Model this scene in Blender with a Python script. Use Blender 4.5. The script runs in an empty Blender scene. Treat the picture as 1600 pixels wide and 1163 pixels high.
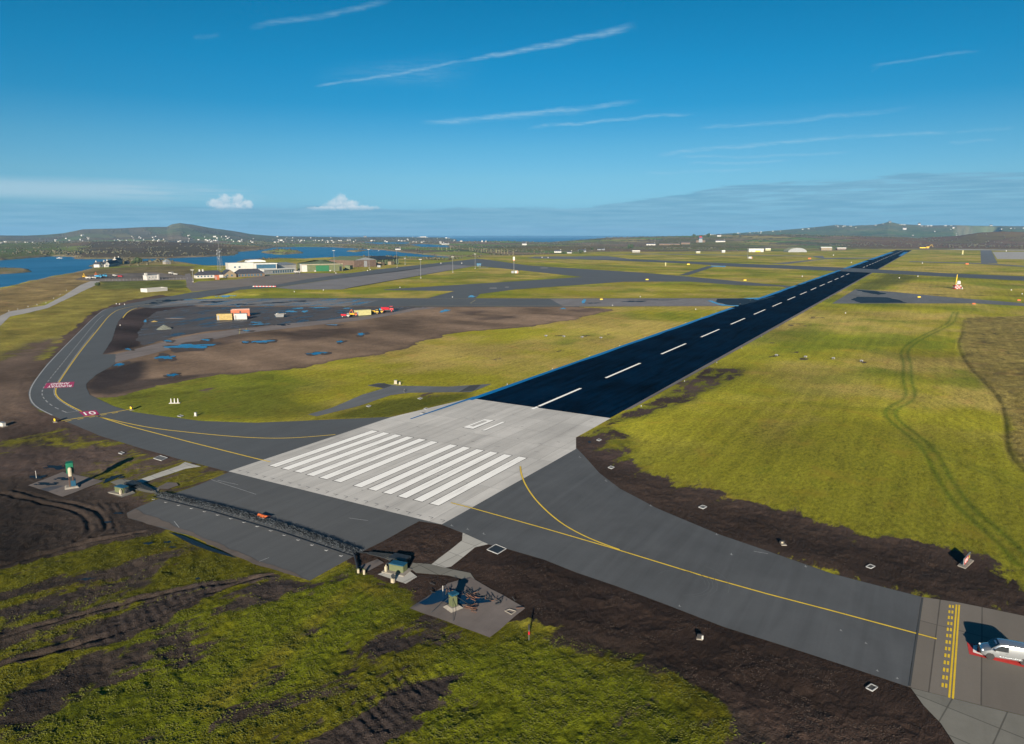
import bpy, bmesh, math, random
import numpy as np
from mathutils import Vector
random.seed(7); RNG = np.random.default_rng(7)
SC = bpy.context.scene; COL = SC.collection
R = math.radians
# ------------------------------------------------------------------ camera
F, VX, YH, HC = 1105.0, 1466.0, 368.0, 47.0          # focal length in photo px, runway vanishing point, horizon row, camera height
CX, CY = 800.0, 581.5
PITCH = math.atan((CY - YH) / F)
YAW = math.atan2((VX - CX) / F, math.cos(PITCH) + (CY - YH) / F * math.sin(PITCH))   # camera looks this far left of the runway (+Y)
cam_d = bpy.data.cameras.new('camera'); cam = bpy.data.objects.new('camera', cam_d); COL.objects.link(cam)
cam.location = (0, 0, HC); cam.rotation_euler = (math.pi / 2 - PITCH, 0, YAW)
cam_d.sensor_width = 36; cam_d.lens = 36 * F / 1600; cam_d.clip_start = 0.5; cam_d.clip_end = 200000
SC.camera = cam
SC.render.resolution_x = 1024; SC.render.resolution_y = 744

def ray(px, py):
    dx = (px - CX) / F; dy = -(py - CY) / F
    fw = math.cos(PITCH) + dy * math.sin(PITCH); up = -math.sin(PITCH) + dy * math.cos(PITCH)
    c, s = math.cos(YAW), math.sin(YAW)
    return (dx * c - fw * s, dx * s + fw * c, up)
def G(px, py, z=0.0):
    x, y, u = ray(px, py); t = (HC - z) / -u
    return (x * t, y * t)
def GL(pts, z=0.0): return [G(x, y, z) for x, y in pts]
def azel(px, py):
    x, y, u = ray(px, py)
    return math.atan2(x, y), math.atan2(u, math.hypot(x, y))
def mpp(px, py):                                       # metres per photo pixel at the ground point there
    x, y = G(px, py); return math.hypot(math.hypot(x, y), HC) / F * 0.98

# ------------------------------------------------------------------ light and sky
SUN_EL, SHADOW_AZ = R(15.5), R(-24.5)                  # shadows run this way from +Y
sun_d = bpy.data.lights.new('sun', 'SUN'); sun = bpy.data.objects.new('sun', sun_d); COL.objects.link(sun)
sun_d.energy = 5.0; sun_d.angle = R(0.55); sun_d.color = (1.0, 0.87, 0.70)
sd = Vector((math.sin(SHADOW_AZ) * math.cos(SUN_EL), math.cos(SHADOW_AZ) * math.cos(SUN_EL), -math.sin(SUN_EL)))
sun.rotation_euler = sd.to_track_quat('-Z', 'Y').to_euler()
SC.view_settings.view_transform = 'Standard'; SC.view_settings.look = 'None'
SC.view_settings.exposure = 1.3; SC.view_settings.gamma = 1.0

class NT:                                              # tiny node-tree writer
    def __init__(s, tree): s.t = tree; tree.nodes.clear()
    def n(s, typ, **kw):
        nd = s.t.nodes.new(typ)
        ins = kw.pop('ins', {})
        for k, v in kw.items(): setattr(nd, k, v)
        for k, v in ins.items():
            if isinstance(v, bpy.types.NodeSocket): s.t.links.new(v, nd.inputs[k])
            else:
                try: nd.inputs[k].default_value = v
                except Exception: nd.inputs[k].default_value = tuple(v) + (1,)
        return nd
    def m(s, op, a, b=0.0, c=0.0, clamp=False):
        return s.n('ShaderNodeMath', operation=op, use_clamp=clamp, ins={0: a, 1: b, 2: c}).outputs[0]
    def mix(s, f, a, b, bt='MIX'):
        nd = s.n('ShaderNodeMix', data_type='RGBA', blend_type=bt)
        for k, v in ((0, f), (6, a), (7, b)):
            if isinstance(v, bpy.types.NodeSocket): s.t.links.new(v, nd.inputs[k])
            elif k == 0: nd.inputs[0].default_value = v
            else: nd.inputs[k].default_value = (tuple(v) + (1,))[:4]
        return nd.outputs[2]
    def ss(s, x, a, b):                                # smoothstep
        return s.n('ShaderNodeMapRange', interpolation_type='SMOOTHSTEP', ins={0: x, 1: a, 2: b, 3: 0.0, 4: 1.0}).outputs[0]
    def noise(s, vec, scale, detail=3, rough=0.55, dist=0.0):
        return s.n('ShaderNodeTexNoise', ins={'Vector': vec, 'Scale': scale, 'Detail': detail, 'Roughness': rough, 'Distortion': dist}).outputs[0]
    def mapping(s, vec, rot=0.0, scale=(1, 1, 1), loc=(0, 0, 0)):
        return s.n('ShaderNodeMapping', ins={'Vector': vec, 'Rotation': (0, 0, rot), 'Scale': scale, 'Location': loc}).outputs[0]

W = bpy.data.worlds.new("World"); SC.world = W; W.use_nodes = True
nt = NT(W.node_tree)
sky = nt.n('ShaderNodeTexSky', sky_type='NISHITA', sun_disc=False, sun_elevation=SUN_EL, sun_rotation=SHADOW_AZ + math.pi,
           altitude=50, air_density=1.0, dust_density=0.35, ozone_density=2.0)
tc = nt.n('ShaderNodeTexCoord').outputs['Generated']
sep = nt.n('ShaderNodeSeparateXYZ', ins={0: tc})
X_, Y_, Z_ = sep.outputs
AZ = nt.m('ARCTAN2', X_, Y_); EL = nt.m('ARCSINE', Z_)
comb = nt.n('ShaderNodeCombineXYZ', ins={0: AZ, 1: EL, 2: 0.0}).outputs[0]
tint = nt.n('ShaderNodeValToRGB', ins={0: nt.m('DIVIDE', EL, 0.45)})
cr = tint.color_ramp
KS = 2 ** -0.4
TINT = ((0.0, (0.15, 0.37, 0.84)), (0.05, (0.147, 0.32, 0.65)), (0.10, (0.205, 0.365, 0.60)), (0.17, (0.21, 0.375, 0.535)), (0.26, (0.15, 0.36, 0.495)), (0.37, (0.077, 0.32, 0.465)), (0.48, (0.034, 0.32, 0.46)), (0.64, (0.014, 0.30, 0.42)), (1.0, (0.02, 0.27, 0.38)))
TINT = tuple((p_, (c_[0] * KS * (.85 if p_ < .3 else .5), c_[1] * KS * 0.985, c_[2] * KS * 1.02)) for p_, c_ in TINT)
cr.elements[0].position = TINT[0][0]; cr.elements[0].color = (*TINT[0][1], 1); cr.elements[1].position = 1.0; cr.elements[1].color = (*TINT[-1][1], 1)
for p_, c_ in TINT[1:-1]: e = cr.elements.new(p_); e.color = (*c_, 1)
base = nt.mix(1.0, sky.outputs[0], tint.outputs[0], 'MULTIPLY')
col = base
def add_cloud(col, mask, c, k=1.0):
    return nt.mix(nt.m('MULTIPLY', mask, k, clamp=True), col, c)
S_ = 10.0 / 2 ** 1.3                                              # sky colours are given at display level, the Background is 0.1
def sc(r, g, b): return (r * S_, g * S_, b * S_)
# low grey cloud bank along the horizon
st = nt.mapping(comb, scale=(2.2, 26, 1))
nb = nt.noise(st, 3.0, 6, 0.6, 0.3)
nb2 = nt.noise(nt.mapping(comb, scale=(3, 60, 1), loc=(3, 1, 0)), 4.0, 5, 0.6, 0.2)
azR = nt.ss(AZ, azel(850, 368)[0], azel(1250, 368)[0])
top_el = nt.m('ADD', nt.m('MULTIPLY', azR, 0.032), 0.036)
edge = nt.m('SUBTRACT', top_el, nt.m('ADD', EL, nt.m('MULTIPLY', nt.m('SUBTRACT', nb, 0.5), 0.030)))
bank = nt.ss(edge, -0.0015, 0.002)
hole = nt.m('MULTIPLY', azR, nt.m('MULTIPLY', nt.ss(nb2, 0.50, 0.66), 0.8))
bank = nt.m('MULTIPLY', bank, nt.m('SUBTRACT', 1.0, hole))
bcol = nt.mix(nt.ss(nb2, 0.3, 0.7), sc(0.150, 0.375, 0.540), sc(0.235, 0.470, 0.630))
col = add_cloud(col, bank, bcol, 0.85)
# pale hazy veil on the left, above the bank
a0, e0 = azel(150, 310)
veil = nt.m('MULTIPLY', nt.ss(nt.m('ABSOLUTE', nt.m('SUBTRACT', EL, nt.m('ADD', 0.048, nt.m('MULTIPLY', nb, 0.01)))), 0.017, 0.002), nt.ss(nt.m('ADD', AZ, nt.m('MULTIPLY', nt.m('SUBTRACT', nb2, 0.5), 0.3)), azel(420, 368)[0], azel(150, 368)[0]))
col = add_cloud(col, veil, sc(0.46, 0.64, 0.75), 0.62)
# two bright cumulus tops
nc = nt.noise(comb, 130.0, 6, 0.62, 0.3)
for (px, py, wx, wy) in ((338, 320, 15, 10), (350, 315, 13, 11), (371, 314, 13, 11), (383, 321, 15, 8), (360, 324, 34, 6), (533, 315, 15, 12), (521, 321, 16, 8), (548, 321, 18, 8), (560, 325, 32, 5), (508, 326, 30, 4)):
    a, e_ = azel(px, py); a1, _ = azel(px + wx, py); _, e1 = azel(px, py - wy)
    u = nt.m('DIVIDE', nt.m('SUBTRACT', AZ, a), abs(a1 - a)); v = nt.m('DIVIDE', nt.m('SUBTRACT', EL, e_), abs(e1 - e_))
    d = nt.m('ADD', nt.m('POWER', nt.m('ABSOLUTE', u), 2.0), nt.m('POWER', nt.m('ABSOLUTE', v), 2.0))
    d = nt.m('ADD', d, nt.m('MULTIPLY', nt.m('SUBTRACT', nc, 0.5), 3.4))
    mk = nt.m('MULTIPLY', nt.ss(d, 1.35, -0.1), nt.ss(EL, azel(400, 332)[1], azel(400, 322)[1]))
    cc = nt.mix(nt.ss(v, -0.6, 0.8), sc(0.42, 0.58, 0.70), sc(0.70, 0.79, 0.85))
    col = add_cloud(col, mk, cc, 0.8)
# vapour trails and thin cirrus streaks
nstr = nt.noise(nt.mapping(comb, rot=-0.15, scale=(6, 70, 1)), 4.0, 6, 0.65, 0.25)
nwob = nt.noise(comb, 14.0, 4, 0.6)
nfin = nt.ss(nt.noise(nt.mapping(comb, rot=-0.12, scale=(30, 160, 1)), 3.0, 5, 0.7, 0.5), 0.25, 0.72)
def streak(x0, y0, x1, y1, w, k, taper=0.12, fat=0.0):
    global col
    a, e = azel(x0, y0); b, g = azel(x1, y1); L = math.hypot(b - a, g - e); cu, su = (b - a) / L, (g - e) / L
    da = nt.m('SUBTRACT', AZ, a); de = nt.m('SUBTRACT', EL, e)
    u = nt.m('DIVIDE', nt.m('ADD', nt.m('MULTIPLY', da, cu), nt.m('MULTIPLY', de, su)), L)
    v = nt.m('SUBTRACT', nt.m('MULTIPLY', de, cu), nt.m('MULTIPLY', da, su))
    v = nt.m('ADD', v, nt.m('MULTIPLY', nt.m('SUBTRACT', nwob, 0.5), 0.012))
    ww = nt.m('MULTIPLY', nt.m('ADD', 1.0, nt.m('MULTIPLY', u, fat)), w * 0.8 / F)
    m_ = nt.ss(nt.m('DIVIDE', nt.m('ABSOLUTE', v), ww), 1.5, 0.0)
    m_ = nt.m('MULTIPLY', m_, nt.m('MULTIPLY', nt.ss(u, 0.0, taper), nt.ss(u, 1.0, 1.0 - taper * 1.5)))
    m_ = nt.m('MULTIPLY', m_, nt.m('MULTIPLY', nt.ss(nstr, 0.22, 0.66), nt.m('ADD', 0.45, nt.m('MULTIPLY', nfin, 0.55))))
    col = add_cloud(col, m_, sc(0.48, 0.70, 0.83), k * 0.62)
for a in ((485, 138, 740, 92, 2.6, .55), (720, 96, 1000, 40, 3.2, .75, .1, 1.2), (470, 122, 790, 94, 20, .13, .3), (560, 112, 760, 122, 20, .15, .35),
          (385, 45, 620, -2, 4.5, .40), (650, 192, 1010, 158, 4.5, .62), (700, 190, 930, 172, 6, .30), (820, 200, 1095, 175, 3.0, .6),
          (1080, 202, 1440, 168, 3.6, .40), (1020, 243, 1300, 212, 3.8, .5), (1250, 218, 1500, 206, 3.2, .42), (1050, 247, 1340, 238, 2.8, .35),
          (1070, 257, 1240, 251, 2.6, .38), (1000, 271, 1200, 264, 2.8, .32), (1355, 103, 1540, 77, 2.6, .32), (1360, 112, 1380, 100, 2, .1),
          (1480, 222, 1560, 219, 2.4, .28), (300, 60, 345, 52, 4, .14), (1490, 206, 1590, 201, 2.4, .25)):
    streak(*a)
bg = nt.n('ShaderNodeBackground', ins={'Color': col, 'Strength': 0.1})
nt.t.links.new(bg.outputs[0], nt.n('ShaderNodeOutputWorld').inputs['Surface'])

# ------------------------------------------------------------------ materials
MATS = {}
def new_mat(name):
    m = bpy.data.materials.new(name); m.use_nodes = True; MATS[name] = m
    return m, NT(m.node_tree)
def finish(t, bsdf): t.t.links.new(bsdf.outputs[0], t.n('ShaderNodeOutputMaterial').inputs['Surface'])
def paint(name, rgb, rough=0.6, var=0.12, scale=1.5, metal=0.0, spec=0.35, bump=0.0):
    m, t = new_mat(name)
    p = t.n('ShaderNodeTexCoord').outputs['Object']
    n1 = t.noise(p, scale, 5, 0.65); n2 = t.noise(p, scale * 9, 3)
    f = t.m('ADD', t.m('MULTIPLY', n1, 0.7), t.m('MULTIPLY', n2, 0.3))
    lo = tuple(c * (1 - var * 1.8) for c in rgb); hi = tuple(min(1, c * (1 + var * 1.3)) for c in rgb)
    c = t.mix(t.ss(f, 0.3, 0.7), lo, hi)
    b = t.n('ShaderNodeBsdfPrincipled', ins={'Base Color': c, 'Roughness': rough, 'Metallic': metal, 'Specular IOR Level': spec})
    if bump: t.t.links.new(t.n('ShaderNodeBump', ins={'Strength': bump, 'Height': n2, 'Distance': 0.05}).outputs[0], b.inputs['Normal'])
    finish(t, b); return m
def pave(name, rgb, rough=0.85, spec=0.25, rot=0.0, streak=0.16, patch=0.0, joint=None, jcol=0.55, stain=0.25, wet=None, wetamt=0.0):
    """paved surface: grain, long streaks, patches, slab joints, damp patches"""
    m, t = new_mat(name)
    p = t.n('ShaderNodeNewGeometry').outputs['Position']
    grain = t.noise(p, 3.0, 4, 0.7)
    big = t.noise(p, 0.045, 5, 0.6, 0.4)
    mid = t.noise(p, 0.35, 4, 0.6)
    ps = t.mapping(p, rot=rot, scale=(0.16, 0.012, 1))
    strk = t.noise(ps, 3.0, 5, 0.6, 0.6)
    f = t.m('ADD', t.m('MULTIPLY', t.m('SUBTRACT', strk, 0.5), streak * 4), 1.0)
    f = t.m('ADD', f, t.m('MULTIPLY', t.m('SUBTRACT', big, 0.5), stain * 2.4))
    f = t.m('ADD', f, t.m('MULTIPLY', t.m('SUBTRACT', mid, 0.5), stain * 0.7))
    f = t.m('ADD', f, t.m('MULTIPLY', t.m('SUBTRACT', grain, 0.5), 0.16))
    c = t.mix(1.0, rgb, t.n('ShaderNodeCombineColor', ins={0: f, 1: f, 2: f}).outputs[0], 'MULTIPLY')
    if patch:
        vor = t.n('ShaderNodeTexVoronoi', ins={'Vector': t.mapping(p, rot=rot, scale=(0.12, 0.02, 1)), 'Scale': 1.0, 'Randomness': 0.8}, distance='CHEBYCHEV')
        c = t.mix(t.m('MULTIPLY', t.ss(t.n('ShaderNodeSeparateColor', ins={0: vor.outputs['Color']}).outputs[0], 0.6, 0.66), patch), c, tuple(x * 0.62 for x in rgb))
    if joint:
        jx, jy, jr = joint
        q = t.n('ShaderNodeSeparateXYZ', ins={0: t.mapping(p, rot=jr)})
        ds = []
        for k, s in ((0, jx), (1, jy)):
            fr = t.m('FRACT', t.m('DIVIDE', q.outputs[k], s)); d = t.m('MULTIPLY', t.m('MINIMUM', fr, t.m('SUBTRACT', 1.0, fr)), s)
            ds.append(d)
        d = t.m('ADD', t.m('MINIMUM', ds[0], ds[1]), t.m('MULTIPLY', t.m('SUBTRACT', mid, 0.5), 0.06))
        line = t.m('MULTIPLY', t.ss(d, 0.10, 0.03), jcol)
        c = t.mix(line, c, tuple(x * 0.35 for x in rgb))
        # every slab a slightly different tone
        cell = t.n('ShaderNodeCombineXYZ', ins={0: t.m('FLOOR', t.m('DIVIDE', q.outputs[0], jx)), 1: t.m('FLOOR', t.m('DIVIDE', q.outputs[1], jy)), 2: 0.0}).outputs[0]
        wn = t.n('ShaderNodeTexWhiteNoise', ins={'Vector': cell}).outputs[0]
        g = t.m('ADD', 0.90, t.m('MULTIPLY', wn, 0.18))
        c = t.mix(1.0, c, t.n('ShaderNodeCombineColor', ins={0: g, 1: g, 2: g}).outputs[0], 'MULTIPLY')
    r = rough
    if wet:
        wn_ = t.noise(t.mapping(p, rot=rot, scale=(0.10, 0.035, 1)), 1.6, 4, 0.55, 0.3)
        wm = t.m('MULTIPLY', t.ss(wn_, 0.56, 0.60), wetamt)
        c = t.mix(wm, c, wet); r = t.m('SUBTRACT', rough, t.m('MULTIPLY', wm, rough * 0.75))
    b = t.n('ShaderNodeBsdfPrincipled', ins={'Base Color': c, 'Roughness': r, 'Specular IOR Level': spec})
    t.t.links.new(t.n('ShaderNodeBump', ins={'Strength': 0.25, 'Height': grain, 'Distance': 0.03}).outputs[0], b.inputs['Normal'])
    finish(t, b); return m

pave('asphalt', (0.070, 0.076, 0.083), rot=R(62), stain=0.34, streak=0.16)
pave('asphalt_left', (0.072, 0.080, 0.088), rot=R(30), stain=0.16, streak=0.08)
pave('asphalt_overrun', (0.076, 0.081, 0.086), rot=R(90), stain=0.18, streak=0.13)
pave('asphalt_old', (0.105, 0.113, 0.122), rot=R(60), stain=0.30, streak=0.12, patch=0.2)
pave('asphalt_far', (0.060, 0.070, 0.082), rot=R(60), stain=0.22, streak=0.12)
pave('asphalt_brown', (0.150, 0.128, 0.110), rot=R(60), stain=0.30, streak=0.14)
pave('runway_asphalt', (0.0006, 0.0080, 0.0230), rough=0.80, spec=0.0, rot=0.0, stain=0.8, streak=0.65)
pave('shoulder', (0.12, 0.115, 0.12), stain=0.3)
pave('concrete_new', (0.430, 0.422, 0.405), rough=0.8, joint=(4.9, 9.8, 0.0), jcol=0.45, stain=0.26, streak=0.16)
pave('concrete_path', (0.36, 0.355, 0.33), rough=0.85, joint=(4.0, 4.0, R(8)), jcol=0.6, stain=0.2, streak=0.05)
pave('concrete_brown_shaded', (0.138, 0.124, 0.108), rough=0.85, joint=(4.6, 19.0, math.atan2(G(1494.5, 945.5)[0] - G(1483, 1091)[0], G(1494.5, 945.5)[1] - G(1483, 1091)[1])), jcol=0.8, stain=0.12, streak=0.05)  # foreground shade is put into the darker base colour
pave('concrete_old_shaded', (0.150, 0.148, 0.132), rough=0.9, joint=(4.5, 4.5, R(14)), jcol=0.8, stain=0.4, streak=0.08)  # old slabs; base colour also carries the foreground shade
pave('concrete_pad', (0.120, 0.104, 0.098), rough=0.9, stain=0.75, streak=0.14, wet=(0.012, 0.02, 0.034), wetamt=0.55)
pave('concrete_far', (0.30, 0.29, 0.28), rough=0.9, stain=0.2)
pave('apron_wet', (0.155, 0.150, 0.150), rough=0.8, rot=R(60), patch=0.75, stain=0.30, wet=(0.02, 0.045, 0.08), wetamt=0.9)
pave('apron_grey', (0.150, 0.145, 0.150), rough=0.9, rot=R(60), stain=0.25)
pave('yard_gravel', (0.052, 0.050, 0.055), rough=0.95, rot=R(60), stain=0.5, streak=0.22, wet=(0.012, 0.03, 0.055), wetamt=0.8)
pave('track_gravel', (0.150, 0.130, 0.125), rough=0.95, rot=R(60), stain=0.35, streak=0.25)
pave('damp', (0.050, 0.038, 0.032), stain=0.5)
pave('dust', (0.105, 0.088, 0.078), stain=0.4)
pave('patch_asphalt', (0.045, 0.049, 0.052), stain=0.2)

def water_mat(name, rgb, rough, ripple, rscale, spec=0.5):
    m, t = new_mat(name)
    p = t.n('ShaderNodeNewGeometry').outputs['Position']
    n = t.noise(p, rscale, 3, 0.6)
    big = t.noise(t.mapping(p, rot=R(40), scale=(0.006, 0.0016, 1)), 2.0, 5, 0.65, 0.8)
    c = t.mix(t.ss(big, 0.38, 0.68), rgb, tuple(min(1, x * 1.35 + 0.012) for x in rgb))
    b = t.n('ShaderNodeBsdfPrincipled', ins={'Base Color': c, 'Roughness': rough, 'Specular IOR Level': spec, 'IOR': 1.33})
    t.t.links.new(t.n('ShaderNodeBump', ins={'Strength': ripple, 'Height': n, 'Distance': 0.1}).outputs[0], b.inputs['Normal'])
    finish(t, b)
water_mat('sea', (0.002, 0.075, 0.175), 0.35, 0.5, 0.4, 0.12)
water_mat('puddle', (0.003, 0.085, 0.20), 0.12, 0.04, 2.0, 0.12)
water_mat('puddle_dark', (0.010, 0.026, 0.046), 0.3, 0.04, 2.0, 0.0)
water_mat('wet_edge', (0.001, 0.11, 0.30), 0.3, 0.04, 2.0, 0.02)
water_mat('wet_film', (0.002, 0.022, 0.055), 0.2, 0.04, 2.0, 0.15)

paint('white_worn', (0.30, 0.31, 0.32), 0.8, 0.2, 0.8)
paint('black_outline', (0.05, 0.05, 0.05), 0.8)
paint('yellow_paint', (0.62, 0.44, 0.04), 0.7, 0.08, 0.6)
paint('yellow_bright', (0.62, 0.43, 0.02), 0.6, 0.08, 0.6)
paint('yellow_faint', (0.30, 0.26, 0.12), 0.8, 0.2, 0.6)
paint('red_paint', (0.42, 0.035, 0.03), 0.7, 0.15, 0.6)
paint('pink_paint', (0.33, 0.025, 0.10), 0.7, 0.15, 0.6)
paint('van_silver', (0.38, 0.41, 0.44), 0.22, 0.02, 0.6, 0.75, 0.6)
paint('glass_dark', (0.012, 0.016, 0.02), 0.12, 0.05, 1, 0.0, 0.6)
paint('rubber', (0.012, 0.012, 0.013), 0.85)
paint('rim_metal', (0.30, 0.31, 0.33), 0.4, 0.1, 3, 0.6)
paint('black_plastic', (0.02, 0.02, 0.022), 0.5)
paint('tail_red', (0.45, 0.01, 0.01), 0.3)
paint('lamp_clear', (0.75, 0.78, 0.8), 0.15, 0.03, 1, 0, 0.6)
paint('hivis', (0.45, 0.75, 0.02), 0.7)
paint('skin', (0.45, 0.28, 0.2), 0.6)
paint('green_box', (0.085, 0.10, 0.050), 0.6, 0.1, 1.2)
paint('green_bright', (0.003, 0.095, 0.052), 0.5, 0.12, 1.2)
paint('dark_steel', (0.018, 0.022, 0.026), 0.55, 0.2, 2)
paint('blue_lid', (0.010, 0.055, 0.10), 0.4, 0.12, 2)
paint('rust', (0.09, 0.045, 0.03), 0.8, 0.2, 3)
paint('net_black', (0.014, 0.018, 0.024), 0.7, 0.2, 3)
paint('net_grey', (0.13, 0.155, 0.18), 0.55, 0.5, 3)
paint('orange', (0.45, 0.10, 0.025), 0.6, 0.15, 2)
paint('cream', (0.30, 0.27, 0.20), 0.7, 0.15, 1)
paint('stone_light', (0.19, 0.175, 0.155), 0.85, 0.15, 1)
paint('white_wall', (0.36, 0.355, 0.34), 0.8, 0.06, 0.4)
paint('grey_wall', (0.20, 0.21, 0.225), 0.8, 0.12, 0.4)
paint('slate', (0.035, 0.038, 0.050), 0.65, 0.25, 0.6)
paint('roof_grey', (0.16, 0.18, 0.20), 0.6, 0.15, 0.5)
paint('roof_white', (0.45, 0.46, 0.45), 0.6, 0.1, 0.5)
paint('brick', (0.115, 0.08, 0.055), 0.85, 0.2, 1.2)
paint('brick_pale', (0.17, 0.135, 0.09), 0.85, 0.2, 1.2)
paint('glazing', (0.03, 0.075, 0.12), 0.2, 0.2, 0.8, 0, 0.6)
paint('hangar_olive', (0.085, 0.100, 0.050), 0.75, 0.15, 0.3)
paint('hangar_roof', (0.085, 0.115, 0.06), 0.8, 0.2, 0.25)
paint('hangar_door', (0.012, 0.095, 0.04), 0.6, 0.1, 0.6)
paint('hangar_brown', (0.105, 0.072, 0.055), 0.8, 0.2, 0.4)
paint('hangar_black', (0.016, 0.022, 0.022), 0.7, 0.2, 0.3)
paint('galv', (0.20, 0.21, 0.22), 0.45, 0.1, 2, 0.4)
paint('container_yellow', (0.26, 0.19, 0.06), 0.6, 0.2, 0.8)
paint('container_cream', (0.34, 0.32, 0.15), 0.6, 0.1, 0.8)
paint('container_orange', (0.30, 0.085, 0.04), 0.6, 0.2, 0.8)
paint('machine_yellow', (0.45, 0.27, 0.015), 0.5, 0.1, 1)
paint('machine_blue', (0.02, 0.20, 0.38), 0.5, 0.1, 1)
paint('machine_red', (0.34, 0.010, 0.02), 0.4, 0.1, 1)
paint('gravel_heap', (0.11, 0.12, 0.105), 0.95, 0.2, 1.2, bump=0.6)
paint('bark', (0.06, 0.045, 0.03), 0.9)
paint('leaf', (0.035, 0.055, 0.018), 0.8, 0.4, 0.8)
paint('leaf_far', (0.062, 0.058, 0.034), 0.9, 0.6, 0.03)
paint('rock', (0.30, 0.26, 0.19), 0.9, 0.3, 0.2)
paint('smoke', (0.05, 0.05, 0.06), 1.0)
paint('tussock', (0.056, 0.062, 0.004), 0.95, 0.35, 0.6)

m, t = new_mat('white_paint')                             # runway paint, chipped and scuffed
p = t.n('ShaderNodeNewGeometry').outputs['Position']
w1 = t.noise(p, 2.2, 6, 0.75, 0.4); w2 = t.noise(t.mapping(p, scale=(0.5, 0.05, 1)), 1.2, 5, 0.7)
wear = t.m('MAXIMUM', t.m('MULTIPLY', t.ss(w1, 0.62, 0.72), 0.4), t.m('MULTIPLY', t.ss(w2, 0.50, 0.72), 0.45))
b = t.n('ShaderNodeBsdfPrincipled', ins={'Base Color': t.mix(wear, (0.80, 0.80, 0.78), (0.40, 0.39, 0.375)), 'Roughness': 0.75, 'Specular IOR Level': 0.2})
finish(t, b)
# ground: two covers (turf / bare soil) mixed by a ragged mask
m, t = new_mat('ground')
p = t.n('ShaderNodeNewGeometry').outputs['Position']
gc = t.n('ShaderNodeAttribute', attribute_name='gcol').outputs['Color']
mc = t.n('ShaderNodeAttribute', attribute_name='mcol').outputs['Color']
mud = t.n('ShaderNodeAttribute', attribute_name='mud').outputs['Fac']
rgh = t.n('ShaderNodeAttribute', attribute_name='rough').outputs['Fac']
pg = t.mapping(p, rot=R(-40), scale=(1.0, 0.45, 1.0))
nA = t.noise(pg, 0.22, 6, 0.68, 0.6); nB = t.noise(pg, 1.6, 4, 0.7, 0.3); nC = t.noise(p, 6.0, 2, 0.6); nD = t.noise(p, 0.018, 5, 0.6)
nE = t.noise(t.mapping(p, rot=R(-52), scale=(0.5, 0.03, 1)), 1.0, 4, 0.6, 0.8)
rag = t.m('ADD', t.m('MULTIPLY', t.m('SUBTRACT', nA, 0.5), 3.0), t.m('MULTIPLY', t.m('SUBTRACT', nB, 0.5), 1.1))
mm = t.ss(t.m('ADD', mud, rag), -0.12, 0.22)
vA = t.m('ADD', 1.0, t.m('MULTIPLY', t.m('SUBTRACT', nD, 0.5), 0.75))
vA = t.m('ADD', vA, t.m('MULTIPLY', t.m('SUBTRACT', nB, 0.5), 2.0))
vA = t.m('ADD', vA, t.m('MULTIPLY', t.m('SUBTRACT', nE, 0.5), 0.7))
vA = t.m('ADD', vA, t.m('MULTIPLY', t.m('SUBTRACT', nC, 0.5), 1.7))
vA = t.m('ADD', vA, t.m('MULTIPLY', t.m('SUBTRACT', t.noise(pg, 0.6, 4, 0.7, 0.8), 0.5), 0.9))
vA = t.m('MAXIMUM', vA, 0.15)
g1 = t.mix(1.0, gc, t.n('ShaderNodeCombineColor', ins={0: vA, 1: vA, 2: vA}).outputs[0], 'MULTIPLY')
g1 = t.mix(t.m('MULTIPLY', t.ss(nA, 0.55, 0.70), 0.40), g1, t.mix(1.0, gc, (0.52, 0.72, 0.60), 'MULTIPLY'))
g1 = t.mix(t.m('MULTIPLY', t.ss(t.noise(p, 0.09, 5, 0.65, 0.5), 0.52, 0.72), 0.55), g1, t.mix(1.0, gc, (1.35, 1.02, 1.35), 'MULTIPLY'))
vM = t.m('ADD', 1.0, t.m('MULTIPLY', t.m('SUBTRACT', nB, 0.5), 1.3))
vM = t.m('ADD', vM, t.m('MULTIPLY', t.m('SUBTRACT', nA, 0.5), 0.9))
m1 = t.mix(1.0, mc, t.n('ShaderNodeCombineColor', ins={0: vM, 1: vM, 2: vM}).outputs[0], 'MULTIPLY')
c = t.mix(mm, g1, m1)
b = t.n('ShaderNodeBsdfPrincipled', ins={'Base Color': c, 'Roughness': 0.95, 'Specular IOR Level': 0.08})
hgt = t.m('ADD', t.m('MULTIPLY', nB, 0.7), t.m('MULTIPLY', nC, 0.3))
t.t.links.new(t.n('ShaderNodeBump', ins={'Strength': t.m('ADD', 0.45, t.m('MULTIPLY', rgh, 0.5)), 'Height': hgt, 'Distance': 0.35}).outputs[0], b.inputs['Normal'])
finish(t, b)

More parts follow.
